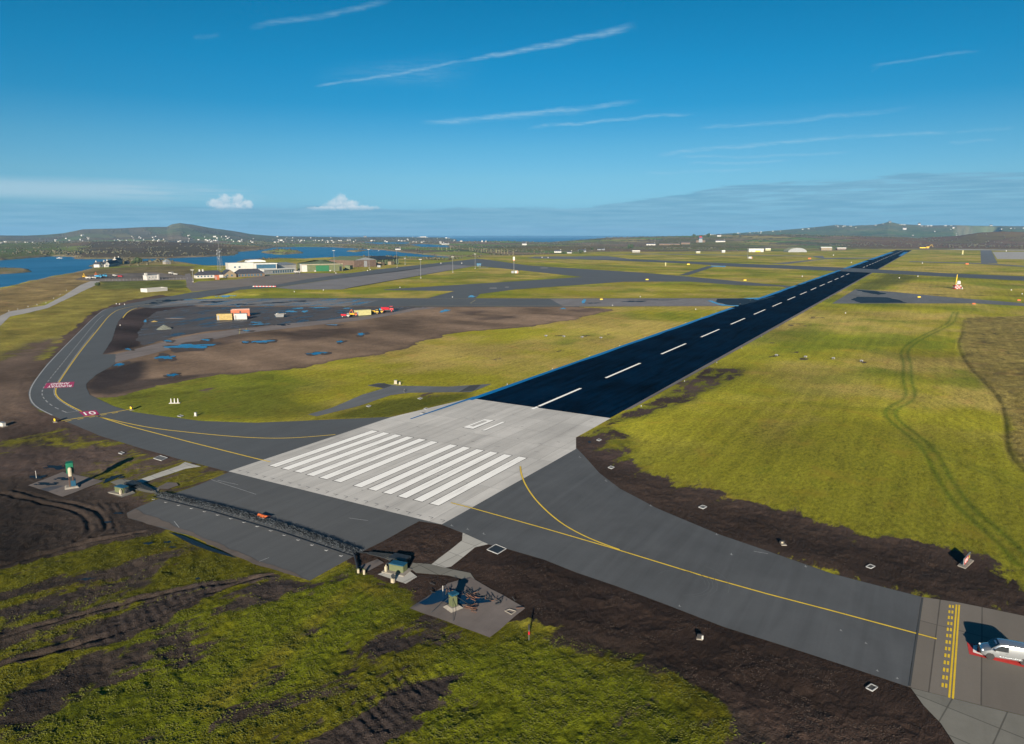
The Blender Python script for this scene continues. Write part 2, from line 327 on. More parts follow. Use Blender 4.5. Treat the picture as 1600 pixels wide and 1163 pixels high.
# ------------------------------------------------------------------ helpers: meshes, things, parts
def tag(o, label=None, cat=None, group=None, kind=None):
    if label: o['label'] = label
    if cat: o['category'] = cat
    if group: o['group'] = group
    if kind: o['kind'] = kind
    return o
def thing(name, label, cat, loc=(0, 0, 0), rz=0.0, group=None):
    o = bpy.data.objects.new(name, None); o.empty_display_size = 0.3; COL.objects.link(o)
    o.location = loc; o.rotation_euler = (0, 0, rz); return tag(o, label, cat, group)
class MB:
    def __init__(s): s.v = []; s.f = []; s.mi = []; s.mats = []; s.cur = 0
    def mat(s, name):
        if name not in s.mats: s.mats.append(name)
        s.cur = s.mats.index(name); return s
    def add(s, vs, fs):
        o = len(s.v); s.v += [tuple(v) for v in vs]
        for f in fs: s.f.append(tuple(i + o for i in f)); s.mi.append(s.cur)
        return s
    def box(s, x, y, z, sx, sy, sz, rz=0.0, top=1.0):        # z = bottom
        c, n = math.cos(rz), math.sin(rz); vs = []
        for dz, k in ((0, 1.0), (sz, top)):
            for a, b in ((-.5, -.5), (.5, -.5), (.5, .5), (-.5, .5)):
                u, w = a * sx * k, b * sy * k
                vs.append((x + u * c - w * n, y + u * n + w * c, z + dz))
        return s.add(vs, [(0, 3, 2, 1), (4, 5, 6, 7), (0, 1, 5, 4), (1, 2, 6, 5), (2, 3, 7, 6), (3, 0, 4, 7)])
    def cyl(s, x, y, z0, z1, r0, r1=None, n=12):
        r1 = r0 if r1 is None else r1; vs = []
        for z, r in ((z0, r0), (z1, r1)):
            vs += [(x + r * math.cos(2 * math.pi * i / n), y + r * math.sin(2 * math.pi * i / n), z) for i in range(n)]
        fs = [(i, (i + 1) % n, n + (i + 1) % n, n + i) for i in range(n)] + [tuple(range(n - 1, -1, -1)), tuple(range(n, 2 * n))]
        return s.add(vs, fs)
    def beam(s, p, q, r, n=6, r2=None):
        p = Vector(p); q = Vector(q); d = (q - p).normalized()
        a = d.cross(Vector((0, 0, 1)) if abs(d.z) < 0.95 else Vector((1, 0, 0))).normalized(); b = d.cross(a)
        vs = []
        for o, rr in ((p, r), (q, r if r2 is None else r2)):
            vs += [tuple(o + a * rr * math.cos(2 * math.pi * (i + .5) / n) + b * rr * math.sin(2 * math.pi * (i + .5) / n)) for i in range(n)]
        fs = [(i, (i + 1) % n, n + (i + 1) % n, n + i) for i in range(n)] + [tuple(range(n - 1, -1, -1)), tuple(range(n, 2 * n))]
        return s.add(vs, fs)
    def prism(s, poly, z0, z1):
        n = len(poly); vs = [(x, y, z0) for x, y in poly] + [(x, y, z1) for x, y in poly]
        return s.add(vs, [tuple(range(n - 1, -1, -1)), tuple(range(n, 2 * n))] + [(i, (i + 1) % n, n + (i + 1) % n, n + i) for i in range(n)])
    def yprism(s, prof, y0, y1):                              # profile in xz, extruded along y
        n = len(prof); vs = [(x, y0, z) for x, z in prof] + [(x, y1, z) for x, z in prof]
        return s.add(vs, [tuple(range(n)), tuple(range(2 * n - 1, n - 1, -1))] + [((i + 1) % n, i, n + i, n + (i + 1) % n) for i in range(n)])
    def xprism(s, prof, x0, x1):                              # profile in yz, extruded along x
        n = len(prof); vs = [(x0, y, z) for y, z in prof] + [(x1, y, z) for y, z in prof]
        return s.add(vs, [tuple(range(n)), tuple(range(2 * n - 1, n - 1, -1))] + [((i + 1) % n, i, n + i, n + (i + 1) % n) for i in range(n)])
    def wheel(s, x, y, z, r, w, n=20):                        # axle along y
        vs = []
        for yy, rr in ((y - w / 2, r * .93), (y - w * .4, r), (y + w * .4, r), (y + w / 2, r * .93)):
            vs += [(x + rr * math.cos(2 * math.pi * i / n), yy, z + rr * math.sin(2 * math.pi * i / n)) for i in range(n)]
        fs = [(k * n + i, k * n + (i + 1) % n, (k + 1) * n + (i + 1) % n, (k + 1) * n + i) for k in range(3) for i in range(n)]
        return s.add(vs, fs + [tuple(range(n - 1, -1, -1)), tuple(range(3 * n, 4 * n))])
    def build(s, name, parent=None, mat=None, smooth=False, bevel=0.0, **tags):
        me = bpy.data.meshes.new(name); me.from_pydata(s.v, [], s.f)
        names = s.mats if s.mats else [mat]
        for nme in names: me.materials.append(MATS[nme])
        if s.mats: me.polygons.foreach_set('material_index', s.mi)
        if smooth: me.polygons.foreach_set('use_smooth', [True] * len(s.f))
        bm = bmesh.new(); bm.from_mesh(me); bmesh.ops.recalc_face_normals(bm, faces=bm.faces)
        if bevel: bmesh.ops.bevel(bm, geom=list(bm.edges), offset=bevel, segments=2, affect='EDGES', clamp_overlap=True)
        bm.to_mesh(me); bm.free()
        o = bpy.data.objects.new(name, me); COL.objects.link(o)
        if parent: o.parent = parent
        return tag(o, **tags)
def kids(o): return [c for c in bpy.data.objects if c.parent == o]
def dup(root, loc, rz=None, label=None, group=None, scale=None, _ch=None):
    def rec(o, par):
        c = o.copy(); COL.objects.link(c)
        if par: c.parent = par
        for k in kids(o):
            if k is not c: rec(k, c)
        return c
    r = rec(root, None); r.location = loc
    if rz is not None: r.rotation_euler = (0, 0, rz)
    if label: r['label'] = label
    if group: r['group'] = group
    if scale: r.scale = (scale,) * 3 if not isinstance(scale, tuple) else scale
    return r

LAYER = [0.03]
def jitter(poly, amp, step):
    out = []
    for i in range(len(poly)):
        a = poly[i]; b = poly[(i + 1) % len(poly)]; L = math.hypot(b[0] - a[0], b[1] - a[1]); n = max(1, min(60, int(L / step)))
        for k in range(n):
            u = k / n; nx, ny = -(b[1] - a[1]) / (L + 1e-6), (b[0] - a[0]) / (L + 1e-6); w = (random.uniform(-amp, amp) if k else 0)
            out.append((a[0] + (b[0] - a[0]) * u + nx * w, a[1] + (b[1] - a[1]) * u + ny * w))
    return out
def sheet(name, poly, mat, z=None, amp=0.0, step=3.0, kind='structure', thick=0.0, **tg):
    """one flat pavement sheet lying on the ground"""
    if z is None: z = LAYER[0]; LAYER[0] += 0.001
    if amp: poly = jitter(poly, amp, step)
    bm = bmesh.new(); vs = [bm.verts.new((x, y, z)) for x, y in poly]; f = bm.faces.new(vs)
    bmesh.ops.triangulate(bm, faces=[f], ngon_method='EAR_CLIP')
    bmesh.ops.recalc_face_normals(bm, faces=bm.faces)
    if sum(fc.normal.z for fc in bm.faces) < 0: bmesh.ops.reverse_faces(bm, faces=bm.faces)
    me = bpy.data.meshes.new(name); bm.to_mesh(me); bm.free(); me.materials.append(MATS[mat])
    o = bpy.data.objects.new(name, me); COL.objects.link(o); return tag(o, kind=kind, **tg)
def ribbon(pts, w, dash=None, smooth=2):
    """world polyline -> list of quads (as MB verts) of width w"""
    for _ in range(smooth):
        q = [pts[0]]
        for a, b in zip(pts, pts[1:]):
            q += [(a[0] * .75 + b[0] * .25, a[1] * .75 + b[1] * .25), (a[0] * .25 + b[0] * .75, a[1] * .25 + b[1] * .75)]
        pts = q + [pts[-1]]
    # resample
    acc = [0.0]
    for a, b in zip(pts, pts[1:]): acc.append(acc[-1] + math.hypot(b[0] - a[0], b[1] - a[1]))
    def at(s):
        for i in range(1, len(acc)):
            if s <= acc[i] or i == len(acc) - 1:
                u = (s - acc[i - 1]) / max(1e-9, acc[i] - acc[i - 1]); a, b = pts[i - 1], pts[i]
                L = math.hypot(b[0] - a[0], b[1] - a[1]) or 1
                return (a[0] + (b[0] - a[0]) * u, a[1] + (b[1] - a[1]) * u, (b[0] - a[0]) / L, (b[1] - a[1]) / L)
    segs = [(0, acc[-1])] if not dash else [(s, min(s + dash[0], acc[-1])) for s in np.arange(0, acc[-1], dash[0] + dash[1])]
    out = []
    for s0, s1 in segs:
        n = max(1, int((s1 - s0) / 1.5)); n = min(n, 60); row = []
        for k in range(n + 1):
            x, y, tx, ty = at(s0 + (s1 - s0) * k / n)
            row.append(((x - ty * w / 2, y + tx * w / 2), (x + ty * w / 2, y - tx * w / 2)))
        out.append(row)
    return out
def line_mb(mb, pts, w, z, dash=None, smooth=2):
    for row in ribbon(pts, w, dash, smooth):
        n = len(row); vs = [(a[0], a[1], z) for a, b in row] + [(b[0], b[1], z) for a, b in row]
        mb.add(vs, [(i, i + 1, n + i + 1, n + i) for i in range(n - 1)])
    return mb
def text_mesh(name, s, mat, corners, z, parent=None, font_scale=None, kind=None):
    """flat lettering fitted into a ground quad: corners = bottom-left, bottom-right, top-right, top-left as read"""
    cu = bpy.data.curves.new(name, 'FONT'); cu.body = s; cu.align_x = 'CENTER'; cu.offset = 0.012
    to = bpy.data.objects.new(name, cu); COL.objects.link(to)
    bpy.context.view_layer.update()
    me = bpy.data.meshes.new_from_object(to.evaluated_get(bpy.context.evaluated_depsgraph_get()))
    bpy.data.objects.remove(to)
    xs = [v.co.x for v in me.vertices]; ys = [v.co.y for v in me.vertices]
    x0, x1, y0, y1 = min(xs), max(xs), min(ys), max(ys); bl, br, tr, tl = [Vector(c) for c in corners]
    for v in me.vertices:
        u = (v.co.x - x0) / (x1 - x0); w = (v.co.y - y0) / (y1 - y0)
        pnt = bl.lerp(br, u).lerp(tl.lerp(tr, u), w)
        v.co = (pnt.x, pnt.y, z) if len(pnt) == 2 else pnt
    me.materials.clear(); me.materials.append(MATS[mat])
    o = bpy.data.objects.new(name, me); COL.objects.link(o)
    if parent: o.parent = parent
    if kind: o['kind'] = kind
    return o

# ------------------------------------------------------------------ numpy noise and region masks
def vnoise(x, y, seed=0):
    xi = np.floor(x).astype(np.int64); yi = np.floor(y).astype(np.int64); xf = x - xi; yf = y - yi
    def h(a, b):
        n = (a * 374761393 + b * 668265263 + seed * 1442695041) & 0x7fffffff
        n = ((n ^ (n >> 13)) * 1274126177) & 0x7fffffff
        return ((n ^ (n >> 16)) & 0xffff) / 65535.0
    u = xf * xf * (3 - 2 * xf); v = yf * yf * (3 - 2 * yf)
    return (h(xi, yi) * (1 - u) + h(xi + 1, yi) * u) * (1 - v) + (h(xi, yi + 1) * (1 - u) + h(xi + 1, yi + 1) * u) * v
def fbm(x, y, sc_, oct_=4, seed=0, gain=0.5):
    s = 0; a = 1; tot = 0; f = 1.0 / sc_
    for o in range(oct_): s = s + a * vnoise(x * f + 17.3 * o, y * f - 9.1 * o, seed + o); tot += a; a *= gain; f *= 2.03
    return s / tot - 0.5
def sstep(a, b, x): t_ = np.clip((x - a) / (b - a), 0, 1); return t_ * t_ * (3 - 2 * t_)
def sdist(X, Y, poly, pad):
    """signed distance to polygon (positive inside), only near its box; -pad elsewhere"""
    P = np.array(poly); out = np.full(X.shape, -float(pad))
    sel = (X > P[:, 0].min() - pad) & (X < P[:, 0].max() + pad) & (Y > P[:, 1].min() - pad) & (Y < P[:, 1].max() + pad)
    x = X[sel]; y = Y[sel]; d = np.full(x.shape, 1e9); ins = np.zeros(x.shape, bool)
    for i in range(len(P)):
        ax, ay = P[i]; bx, by = P[(i + 1) % len(P)]; ex, ey = bx - ax, by - ay
        t_ = np.clip(((x - ax) * ex + (y - ay) * ey) / (ex * ex + ey * ey + 1e-9), 0, 1)
        d = np.minimum(d, (x - ax - t_ * ex) ** 2 + (y - ay - t_ * ey) ** 2)
        cond = (ay > y) != (by > y); xin = (bx - ax) * (y - ay) / (by - ay + 1e-12) + ax
        ins ^= cond & (x < xin)
    d = np.sqrt(d); out[sel] = np.where(ins, d, -d); return np.maximum(out, -pad)
def pdist(X, Y, pts, pad):
    P = np.array(pts); out = np.full(X.shape, float(pad))
    sel = (X > P[:, 0].min() - pad) & (X < P[:, 0].max() + pad) & (Y > P[:, 1].min() - pad) & (Y < P[:, 1].max() + pad)
    x = X[sel]; y = Y[sel]; d = np.full(x.shape, 1e9)
    for i in range(len(P) - 1):
        ax, ay = P[i]; bx, by = P[i + 1]; ex, ey = bx - ax, by - ay
        t_ = np.clip(((x - ax) * ex + (y - ay) * ey) / (ex * ex + ey * ey + 1e-9), 0, 1)
        d = np.minimum(d, (x - ax - t_ * ex) ** 2 + (y - ay - t_ * ey) ** 2)
    out[sel] = np.minimum(np.sqrt(d), pad); return out

# ------------------------------------------------------------------ plan of the pavements (photo points carried to the ground)
XL, XR = -113.4, -69.3                                   # runway edges
P_THRESH = GL([(357, 737), (612, 652), (735, 622.5)]) + [(XR + .2, 167.5)] + GL([(900, 684), (900, 702), (690, 820)])
P_OVER = GL([(365, 735), (480, 763), (600, 792), (690, 815), (688, 820), (655, 815), (484, 908), (420, 888), (365, 869), (300, 838), (240, 822), (200, 810), (198, 802), (218, 792), (240, 783), (300, 762)])
P_LEFT = GL([(366, 736), (358, 738), (270, 715), (217, 700), (155, 681), (105, 660), (82, 650), (60, 640), (47, 630), (43.5, 615), (50, 600), (75, 567), (125, 517), (145, 497), (160, 485), (200, 475), (250, 466), (300, 457), (350, 451), (392, 446.5), (430, 445),
             (475, 437), (525, 430), (600, 420), (700, 409.5), (745, 404.5), (762, 406), (825, 415), (1000, 426), (1060, 431), (1125, 437), (1212, 445.3), (1262, 449), (1235, 452), (1222, 448), (1150, 445.5), (1075, 440), (975, 440.5), (925, 444), (805, 452.5), (750, 459.5), (742, 467), (665, 467),
             (710, 455), (600, 453.5), (600, 452.5), (850, 437), (910, 433), (850, 426.5), (750, 416), (725, 415), (700, 413.5), (625, 424), (525, 436), (430, 449.5), (375, 453), (315, 465.5), (300, 467), (250, 472), (217, 480),
             (197, 490), (185, 502), (180, 515), (175, 532), (160, 554), (181, 553.5), (180, 567), (175, 572), (150, 586), (135, 600), (135, 607), (140, 617), (175, 634), (207, 644), (250, 650), (312, 658), (400, 661), (490, 657), (612, 651.8), (625, 654)])
P_RIGHT = GL([(690, 820.3), (697, 808), (800, 745), (893, 697), (901, 701), (912, 712), (937, 740), (970, 765), (1025, 794), (1125, 836), (1195, 860), (1300, 897), (1373, 916), (1439, 933), (1419, 1074), (1321, 1041), (1200, 1002), (1130, 980), (1040, 945), (962, 916), (900, 895), (850, 875), (795, 859), (762, 851), (722, 833)])
P_BROWN = GL([(1439, 933), (1498, 942), (1600, 963), (1800, 1008), (1800, 1170), (1600, 1119), (1526, 1101), (1419, 1074)])
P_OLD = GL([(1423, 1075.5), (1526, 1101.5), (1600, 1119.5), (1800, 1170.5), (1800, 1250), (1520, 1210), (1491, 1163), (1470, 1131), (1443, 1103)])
P_CROSS = GL([(330, 467), (455, 466), (600, 466), (900, 466.5), (1187, 466), (1230, 462), (1160, 478), (1150, 478.5), (900, 479.5), (625, 479.5), (300, 477.5), (240, 482), (217, 480), (250, 472)])
P_DRUN = GL([(835, 403), (900, 402), (960, 404), (1080, 409), (1200, 414), (1317, 418.3), (1475, 427), (1600, 432), (1760, 440), (1760, 448), (1600, 439), (1382, 427.5), (1312, 424), (1200, 419), (1150, 417), (1075, 412), (900, 405)])
P_CRIGHT = GL([(1337, 452), (1392, 456), (1475, 464), (1600, 474), (1800, 492), (1800, 500), (1600, 478.5), (1525, 474.3), (1300, 474.5)])
P_LINK = GL([(600, 648), (480, 650), (520, 637), (560, 621), (570, 615), (600, 603), (580, 600), (592, 598), (620, 600), (640, 605), (700, 604), (760, 601), (750, 607), (735, 613), (690, 613), (640, 615), (600, 622), (560, 637), (500, 650)])
P_LINK = GL([(481, 648), (520, 637), (566, 617), (600, 607), (574, 603), (592, 598.5), (622, 603), (700, 604.5), (768, 600), (752, 607), (735, 613), (640, 614), (610, 618), (560, 635), (495, 651)])
P_YARD = GL([(222, 510), (228, 498), (245, 487), (300, 479), (625, 480.5), (668, 480), (640, 486), (600, 492), (540, 500), (430, 508), (330, 517), (270, 527), (225, 540), (212, 530)])
P_TRACK = GL([(181, 553.5), (230, 541), (300, 524), (375, 514), (470, 504), (560, 496), (610, 489), (650, 481), (690, 480.5), (650, 485), (610, 493), (560, 501), (470, 511), (375, 522), (300, 538), (230, 555), (180, 567)])
P_BAYS = [GL([(430, 450), (460, 452.5), (535, 452.5), (550, 449), (700, 423), (742, 416), (700, 413.7), (625, 424.2), (525, 436.2)])]
P_APRON_B = GL([(290, 447), (310, 440), (370, 437), (420, 430), (475, 427), (545, 427.5), (600, 420.5), (525, 430.2), (475, 437.2), (430, 445.2), (392, 446.8), (350, 451.2), (300, 456)])
ALLPAVE = [P_THRESH, P_OVER, P_LEFT, P_RIGHT, P_BROWN, P_OLD, P_CROSS, P_DRUN, P_CRIGHT, P_LINK, [(XL, 160), (XR, 160), (XR, 2700), (XL, 2700)]]
PAD_R = GL([(640, 951), (700, 912), (735, 902), (821, 951), (765, 997)])
PAD_L = GL([(43, 760), (95, 737), (160, 753), (95, 777)])
EXTRA = [GL(q) for q in ([(666, 889), (722, 845), (723, 833), (763, 851), (742, 856), (705, 886), (690, 889)], [(645, 880), (672, 882), (735, 896), (745, 911), (700, 900), (650, 896), (640, 888)], [(212, 752), (280, 728), (289, 722.5), (314, 729.5), (290, 733), (218, 757)], [(590, 898), (630, 885), (652, 902), (634, 913)], [(166, 770), (200, 762), (212, 771), (190, 778)], [(172, 754), (188, 749), (214, 752), (250, 764), (245, 772), (200, 765)])]
PAD_L = GL([(44, 759), (98, 738), (163, 752), (98, 777)])

# water shapes
Z_SEA = -2.2
WATERS = [GL(q, Z_SEA) for q in (
    [(-500, 520), (-200, 480), (0, 452), (62, 437.5), (100, 430), (138, 422.5), (152, 419), (142, 416), (165, 411), (190, 406), (222, 410), (262, 408), (322, 416.5), (357, 416.5), (378, 407.5), (437, 405), (475, 406), (550, 402), (625, 402.5), (700, 404.3),
     (720, 403), (700, 401.8), (650, 397), (600, 391), (520, 386.5), (475, 386), (427, 387), (407, 391), (372, 394), (368, 399), (325, 401.5), (265, 404), (200, 405), (125, 405), (112, 401.5), (80, 401), (55, 402.5), (0, 407), (-300, 412)],
    [(517, 375.5), (545, 375), (562, 376.5), (540, 377.3)], [(557, 379), (640, 379), (640, 381.5), (590, 382)], [(637, 382.5), (660, 381.5), (700, 384), (704, 388), (660, 387)],
    [(1500, 376), (1550, 376), (1552, 378), (1502, 378)], [(1497, 371), (1520, 371), (1520, 372), (1497, 372)])]
ISLANDS = [GL(q, Z_SEA) for q in ([(407, 395), (430, 390.5), (466, 392), (472, 396), (440, 398.3)], [(-60, 424), (0, 419.5), (40, 421), (47, 425), (20, 427.5), (-60, 432)], [(542, 393), (560, 391), (572, 392), (555, 394)])]
SEA_BEHIND = [azel(690, 369)[0], azel(1105, 368)[0]]

# far skyline: crest height by azimuth at a given distance
def crest(prof, r0):
    az = np.array([azel(x, 368)[0] for x, y in prof]); z = np.array([HC + r0 * math.tan(azel(x, y)[1]) for x, y in prof])
    return np.concatenate([[azel(prof[0][0] - 90, 368)[0]], az, [azel(prof[-1][0] + 90, 368)[0]]]), np.concatenate([[0], z, [0]])
RIDGES = [(7200, 1500, *crest([(-400, 369), (-60, 367.5), (40, 368.5), (70, 367.2), (100, 364.4), (130, 358.5), (180, 357.5), (230, 355), (262, 354.5), (270, 350.5), (283, 348.3), (300, 350.5), (330, 356), (360, 360.5), (392, 366), (430, 369.5), (500, 370.5), (700, 371.5)], 7200)),
          (8800, 1700, *crest([(1040, 369.5), (1120, 366), (1175, 363), (1240, 358.5), (1280, 354.5), (1305, 351.8), (1330, 353.5), (1365, 352.2), (1387, 348.4), (1405, 351.5), (1450, 353), (1500, 353.4), (1560, 354), (1600, 354), (1750, 356), (2100, 364)], 8800)),
          (4700, 500, *crest([(1440, 372), (1500, 368), (1530, 363.5), (1565, 361.5), (1600, 362.5), (1700, 364), (1900, 371)], 4700)),
          (4600, 800, *crest([(950, 371.5), (1050, 369.5), (1180, 366.5), (1250, 367), (1330, 368.5), (1420, 371)], 4600))]
BUMPS = []
for px, py, rad, hh in ((200, 386, 300, 16), (270, 388, 260, 14), (330, 391, 220, 9), (130, 384, 350, 9), (60, 385, 400, 5), (440, 394, 60, 4), (540, 400, 60, 2), (700, 396, 120, 2.5), (870, 388, 150, 4),
                        (1010, 382, 200, 7), (1110, 385, 160, 7), (1050, 386, 130, 6), (1200, 381, 260, 6), (1480, 379, 260, 5), (1330, 379, 260, 5), (780, 380, 250, 6), (620, 375, 500, 7)):
    x, y = G(px, py); BUMPS.append((x, y, rad, hh))

def ground_height(X, Y):
    Rr = np.hypot(X, Y); A = np.arctan2(X, Y)
    far0 = np.where(A < YAW * -1.0 - 0.05, 1500, 2850)
    h = np.zeros_like(X)
    und = sstep(far0, far0 + 900, Rr)
    h += und * (fbm(X, Y, 620, 4, 11) * 14 + 2.0)
    for bx, by, rad, hh in BUMPS:
        d2 = ((X - bx) ** 2 + (Y - by) ** 2) / rad ** 2
        h += hh * np.exp(-d2) * (1 + 0.8 * fbm(X, Y, rad * 0.35, 3, 5))
    for r0, wd, az, z in RIDGES:
        zc = np.interp(A, az, z, left=0, right=0)
        wdt = np.where(Rr < r0, wd, wd * 2.2)
        g = np.exp(-((Rr - r0) / wdt) ** 2)
        h = np.maximum(h, zc * g * (1 + 0.30 * fbm(X, Y, 650, 6, 23, 0.6) * (1 - 0.72 * np.exp(-((Rr - r0) / 300) ** 2))) * (zc > 0))
    h -= 3.5 * sstep(9800, 12500, Rr)
    return h
def near_relief(X, Y, pd):
    """small relief of turf, clods and wheel ruts, fading out before any pavement"""
    Rr = np.hypot(X, Y); k = sstep(0.3, 3.0, pd) * (1 - sstep(260, 420, Rr))
    c, s = math.cos(R(-38)), math.sin(R(-38)); U = X * c - Y * s; V = X * s + Y * c
    rg_ = 0.25 - np.abs(fbm(U, V * 0.7, 3.0, 4, 35)); rg2_ = 0.25 - np.abs(fbm(U, V * 0.8, 1.1, 3, 36))
    a = fbm(U, V * 0.6, 2.6, 4, 31) * 0.40 + fbm(X, Y, 9.0, 3, 41) * 0.45 + rg_ * 0.75 + rg2_ * 0.32 - 0.1
    return k, a

# ------------------------------------------------------------------ ground mesh (polar grid, finer where the photo looks)
az_f = np.arange(-82, 24.0001, 0.082); az_c = np.arange(27, 276, 4.0)
AZA = np.radians(np.concatenate([az_f, az_c])); NA = len(AZA)
rad = [0.5, 8, 16, 24, 32, 40]
while rad[-1] < 15500:
    r = rad[-1]; dr = (r * r + HC * HC) / HC * 0.00085
    rad.append(r + max(0.10, min(dr, r * 0.010 if r > 700 else 1e9, 110)))
RAD = np.array(rad); NR = len(RAD)
RR, AA = np.meshgrid(RAD, AZA, indexing='ij'); X = (RR * np.sin(AA)).ravel(); Y = (RR * np.cos(AA)).ravel()
print('ground grid', NR, NA, NR * NA)
pd = np.full(X.shape, 1e9)
for P_ in ALLPAVE + [PAD_R, PAD_L] + EXTRA: pd = np.minimum(pd, -sdist(X, Y, P_, 6.0))
FLAT = [(1508, 880, 2.6), (776, 859, 3), (1362, 1075.5, 2), (1360, 886, 1.8), (1098, 793, 1.8), (955, 731, 1.6), (936, 688, 1.6), (251, 716.5, 3), (190, 708.5, 2), (662, 646, 1.6), (666, 639, 1.6), (576, 635, 1.6), (656.5, 623, 1.6), (282, 650.5, 1.8),
        (86, 659.5, 1.5), (205, 640.5, 1.5), (273, 630, 2.5), (306, 650, 1.2), (4, 666, 2), (618.5, 600, 1.5), (1223, 851, 1), (1093, 998, 1), (620, 893, 3), (189, 770, 3)]
for fx, fy, fr in FLAT: q_ = G(fx, fy); pd = np.minimum(pd, np.hypot(X - q_[0], Y - q_[1]) - fr)
H = ground_height(X, Y)
kk, aa = near_relief(X, Y, pd)

# ---- covers
n_big = fbm(X, Y, 60, 5, 3); n_mid = fbm(X, Y, 14, 4, 7); n_hi = fbm(X, Y, 4, 3, 9); n_far = fbm(X, Y, 350, 5, 13)
A0 = np.arctan2(X, Y); GCOL = np.zeros((X.size, 3)); MCOL = np.zeros((X.size, 3)); MUD = np.full(X.shape, -0.80); ROUGH = np.zeros(X.shape)
turf = np.array([0.240, 0.228, 0.017]); straw = np.array([0.330, 0.260, 0.065]); lush = np.array([0.135, 0.165, 0.011])
w = sstep(-0.18, 0.22, n_big + 0.5 * n_mid)[:, None]; GCOL[:] = turf * (1 - w) + straw * w
w = sstep(-0.02, 0.24, fbm(X, Y, 45, 4, 77) + 0.4 * n_mid + 0.5 * fbm(X * 0.3, Y, 120, 3, 78))[:, None] * 0.85; GCOL[:] = GCOL * (1 - w) + lush * w
soil = np.array([0.050, 0.036, 0.031]); MCOL[:] = soil; svar = 1 + 1.5 * fbm(X * 0.45 + Y * 0.2, Y, 16, 5, 88) + 0.7 * n_big
def zone(poly_px, f, gcol=None, mcol=None, mud=None, rough=None, amp=0.0, k=1.0, z=0.0, world=False, grow=0.0):
    poly = poly_px if world else GL(poly_px, z)
    s_ = sdist(X, Y, poly, f * 2 + amp + 1 + grow) + grow + amp * (n_mid * 1.2 + n_hi * 0.6 + n_big)
    m_ = sstep(-f, f, s_) * k
    if gcol is not None: GCOL[:] = GCOL * (1 - m_[:, None]) + np.array(gcol) * m_[:, None]
    if mcol is not None: MCOL[:] = MCOL * (1 - m_[:, None]) + np.array(mcol) * m_[:, None]
    if mud is not None: MUD[:] = MUD * (1 - m_) + mud * m_
    if rough is not None: ROUGH[:] = ROUGH * (1 - m_) + rough * m_
    return m_
MOSS = (0.066, 0.066, 0.004); MOSS_B_SHADED = (0.074, 0.088, 0.004); SOIL_D = (0.040, 0.031, 0.026); SOIL_P = (0.168, 0.118, 0.082); SOIL_B = (0.040, 0.028, 0.023)  # moss tones darkened to stand for shade over the foreground
# near field by the right taxiway: foreground shade put into the turf colour
zone([(1000, 700), (1300, 660), (1620, 700), (1900, 900), (1900, 1050), (1440, 935), (1100, 830), (930, 740)], 18, gcol=(0.175, 0.172, 0.014), amp=10, k=0.8)
zone([(1250, 760), (1600, 760), (1900, 900), (1900, 1080), (1300, 900)], 12, gcol=(0.138, 0.136, 0.012), amp=8, k=0.7)
# left distance: dry dune grass and mown turf
zone([(-500, 540), (0, 452), (62, 437), (150, 420), (155, 437), (100, 462), (40, 486), (0, 500), (-500, 660)], 6, gcol=(0.205, 0.150, 0.060), rough=0.6, amp=8)
zone([(-400, 640), (0, 505), (60, 480), (150, 445), (250, 450), (300, 455), (200, 474), (145, 496), (75, 565), (40, 600), (-200, 680)], 6, gcol=(0.185, 0.160, 0.032), amp=5)
zone([(155, 440), (240, 437), (290, 440), (300, 450), (160, 452)], 6, gcol=(0.095, 0.105, 0.022), amp=4)
zone([(150, 420), (250, 415), (305, 416), (305, 430), (130, 432)], 8, gcol=(0.135, 0.110, 0.045), amp=8)
zone([(120, 437), (135, 430), (240, 426), (300, 432), (300, 437), (160, 440)], 4, gcol=(0.15, 0.13, 0.115), mcol=(0.15, 0.13, 0.115), mud=1.2, amp=3)
# dark bare verges
zone([(-200, 720), (0, 640), (30, 600), (75, 560), (125, 512), (150, 488), (190, 474), (250, 461), (262, 464), (200, 477), (160, 488), (130, 522), (60, 605), (45, 640), (110, 662), (360, 738), (200, 800), (-100, 800)], 3.0, mcol=(0.075, 0.052, 0.042), mud=0.9, amp=5, rough=0.5, grow=2.2)
zone([(-300, 700), (0, 560), (80, 530), (60, 590), (40, 640), (-200, 740)], 8, gcol=(0.10, 0.085, 0.045), mcol=(0.115, 0.082, 0.062), mud=0.6, amp=8, grow=2.2)
zone([(-200, 790), (0, 690), (100, 665), (350, 740), (330, 765), (200, 800), (0, 790)], 4, gcol=(0.098, 0.092, 0.011), mcol=(0.062, 0.045, 0.038), mud=-0.02, amp=6, rough=0.7)
zone([(-100, 730), (60, 705), (180, 710), (120, 735), (0, 760)], 4, mcol=(0.058, 0.042, 0.036), mud=1.1, amp=6)
# middle: infield between the taxiway loop and the runway
zone([(135, 607), (150, 586), (180, 566), (165, 552), (185, 503), (220, 480), (300, 478), (640, 480), (895, 480), (945, 484), (880, 500), (800, 512), (690, 521), (600, 548), (520, 563), (440, 577), (340, 582), (250, 595), (200, 606), (165, 616)], 4, mcol=SOIL_P, mud=1.9, amp=7, grow=2.2)
zone([(180, 513), (197, 489), (240, 479), (300, 476), (300, 482), (240, 490), (222, 512), (215, 540), (165, 552), (172, 535)], 2.5, mcol=(0.040, 0.029, 0.028), mud=2.2, amp=1.5, grow=2.2)
zone([(135, 605), (160, 580), (215, 566), (222, 582), (200, 600), (160, 612)], 3, mcol=(0.036, 0.028, 0.027), mud=2.2, amp=3, grow=2.2)
zone([(200, 596), (340, 583), (300, 590), (170, 617), (140, 612)], 3, mcol=(0.05, 0.038, 0.033), mud=1.3, amp=4)
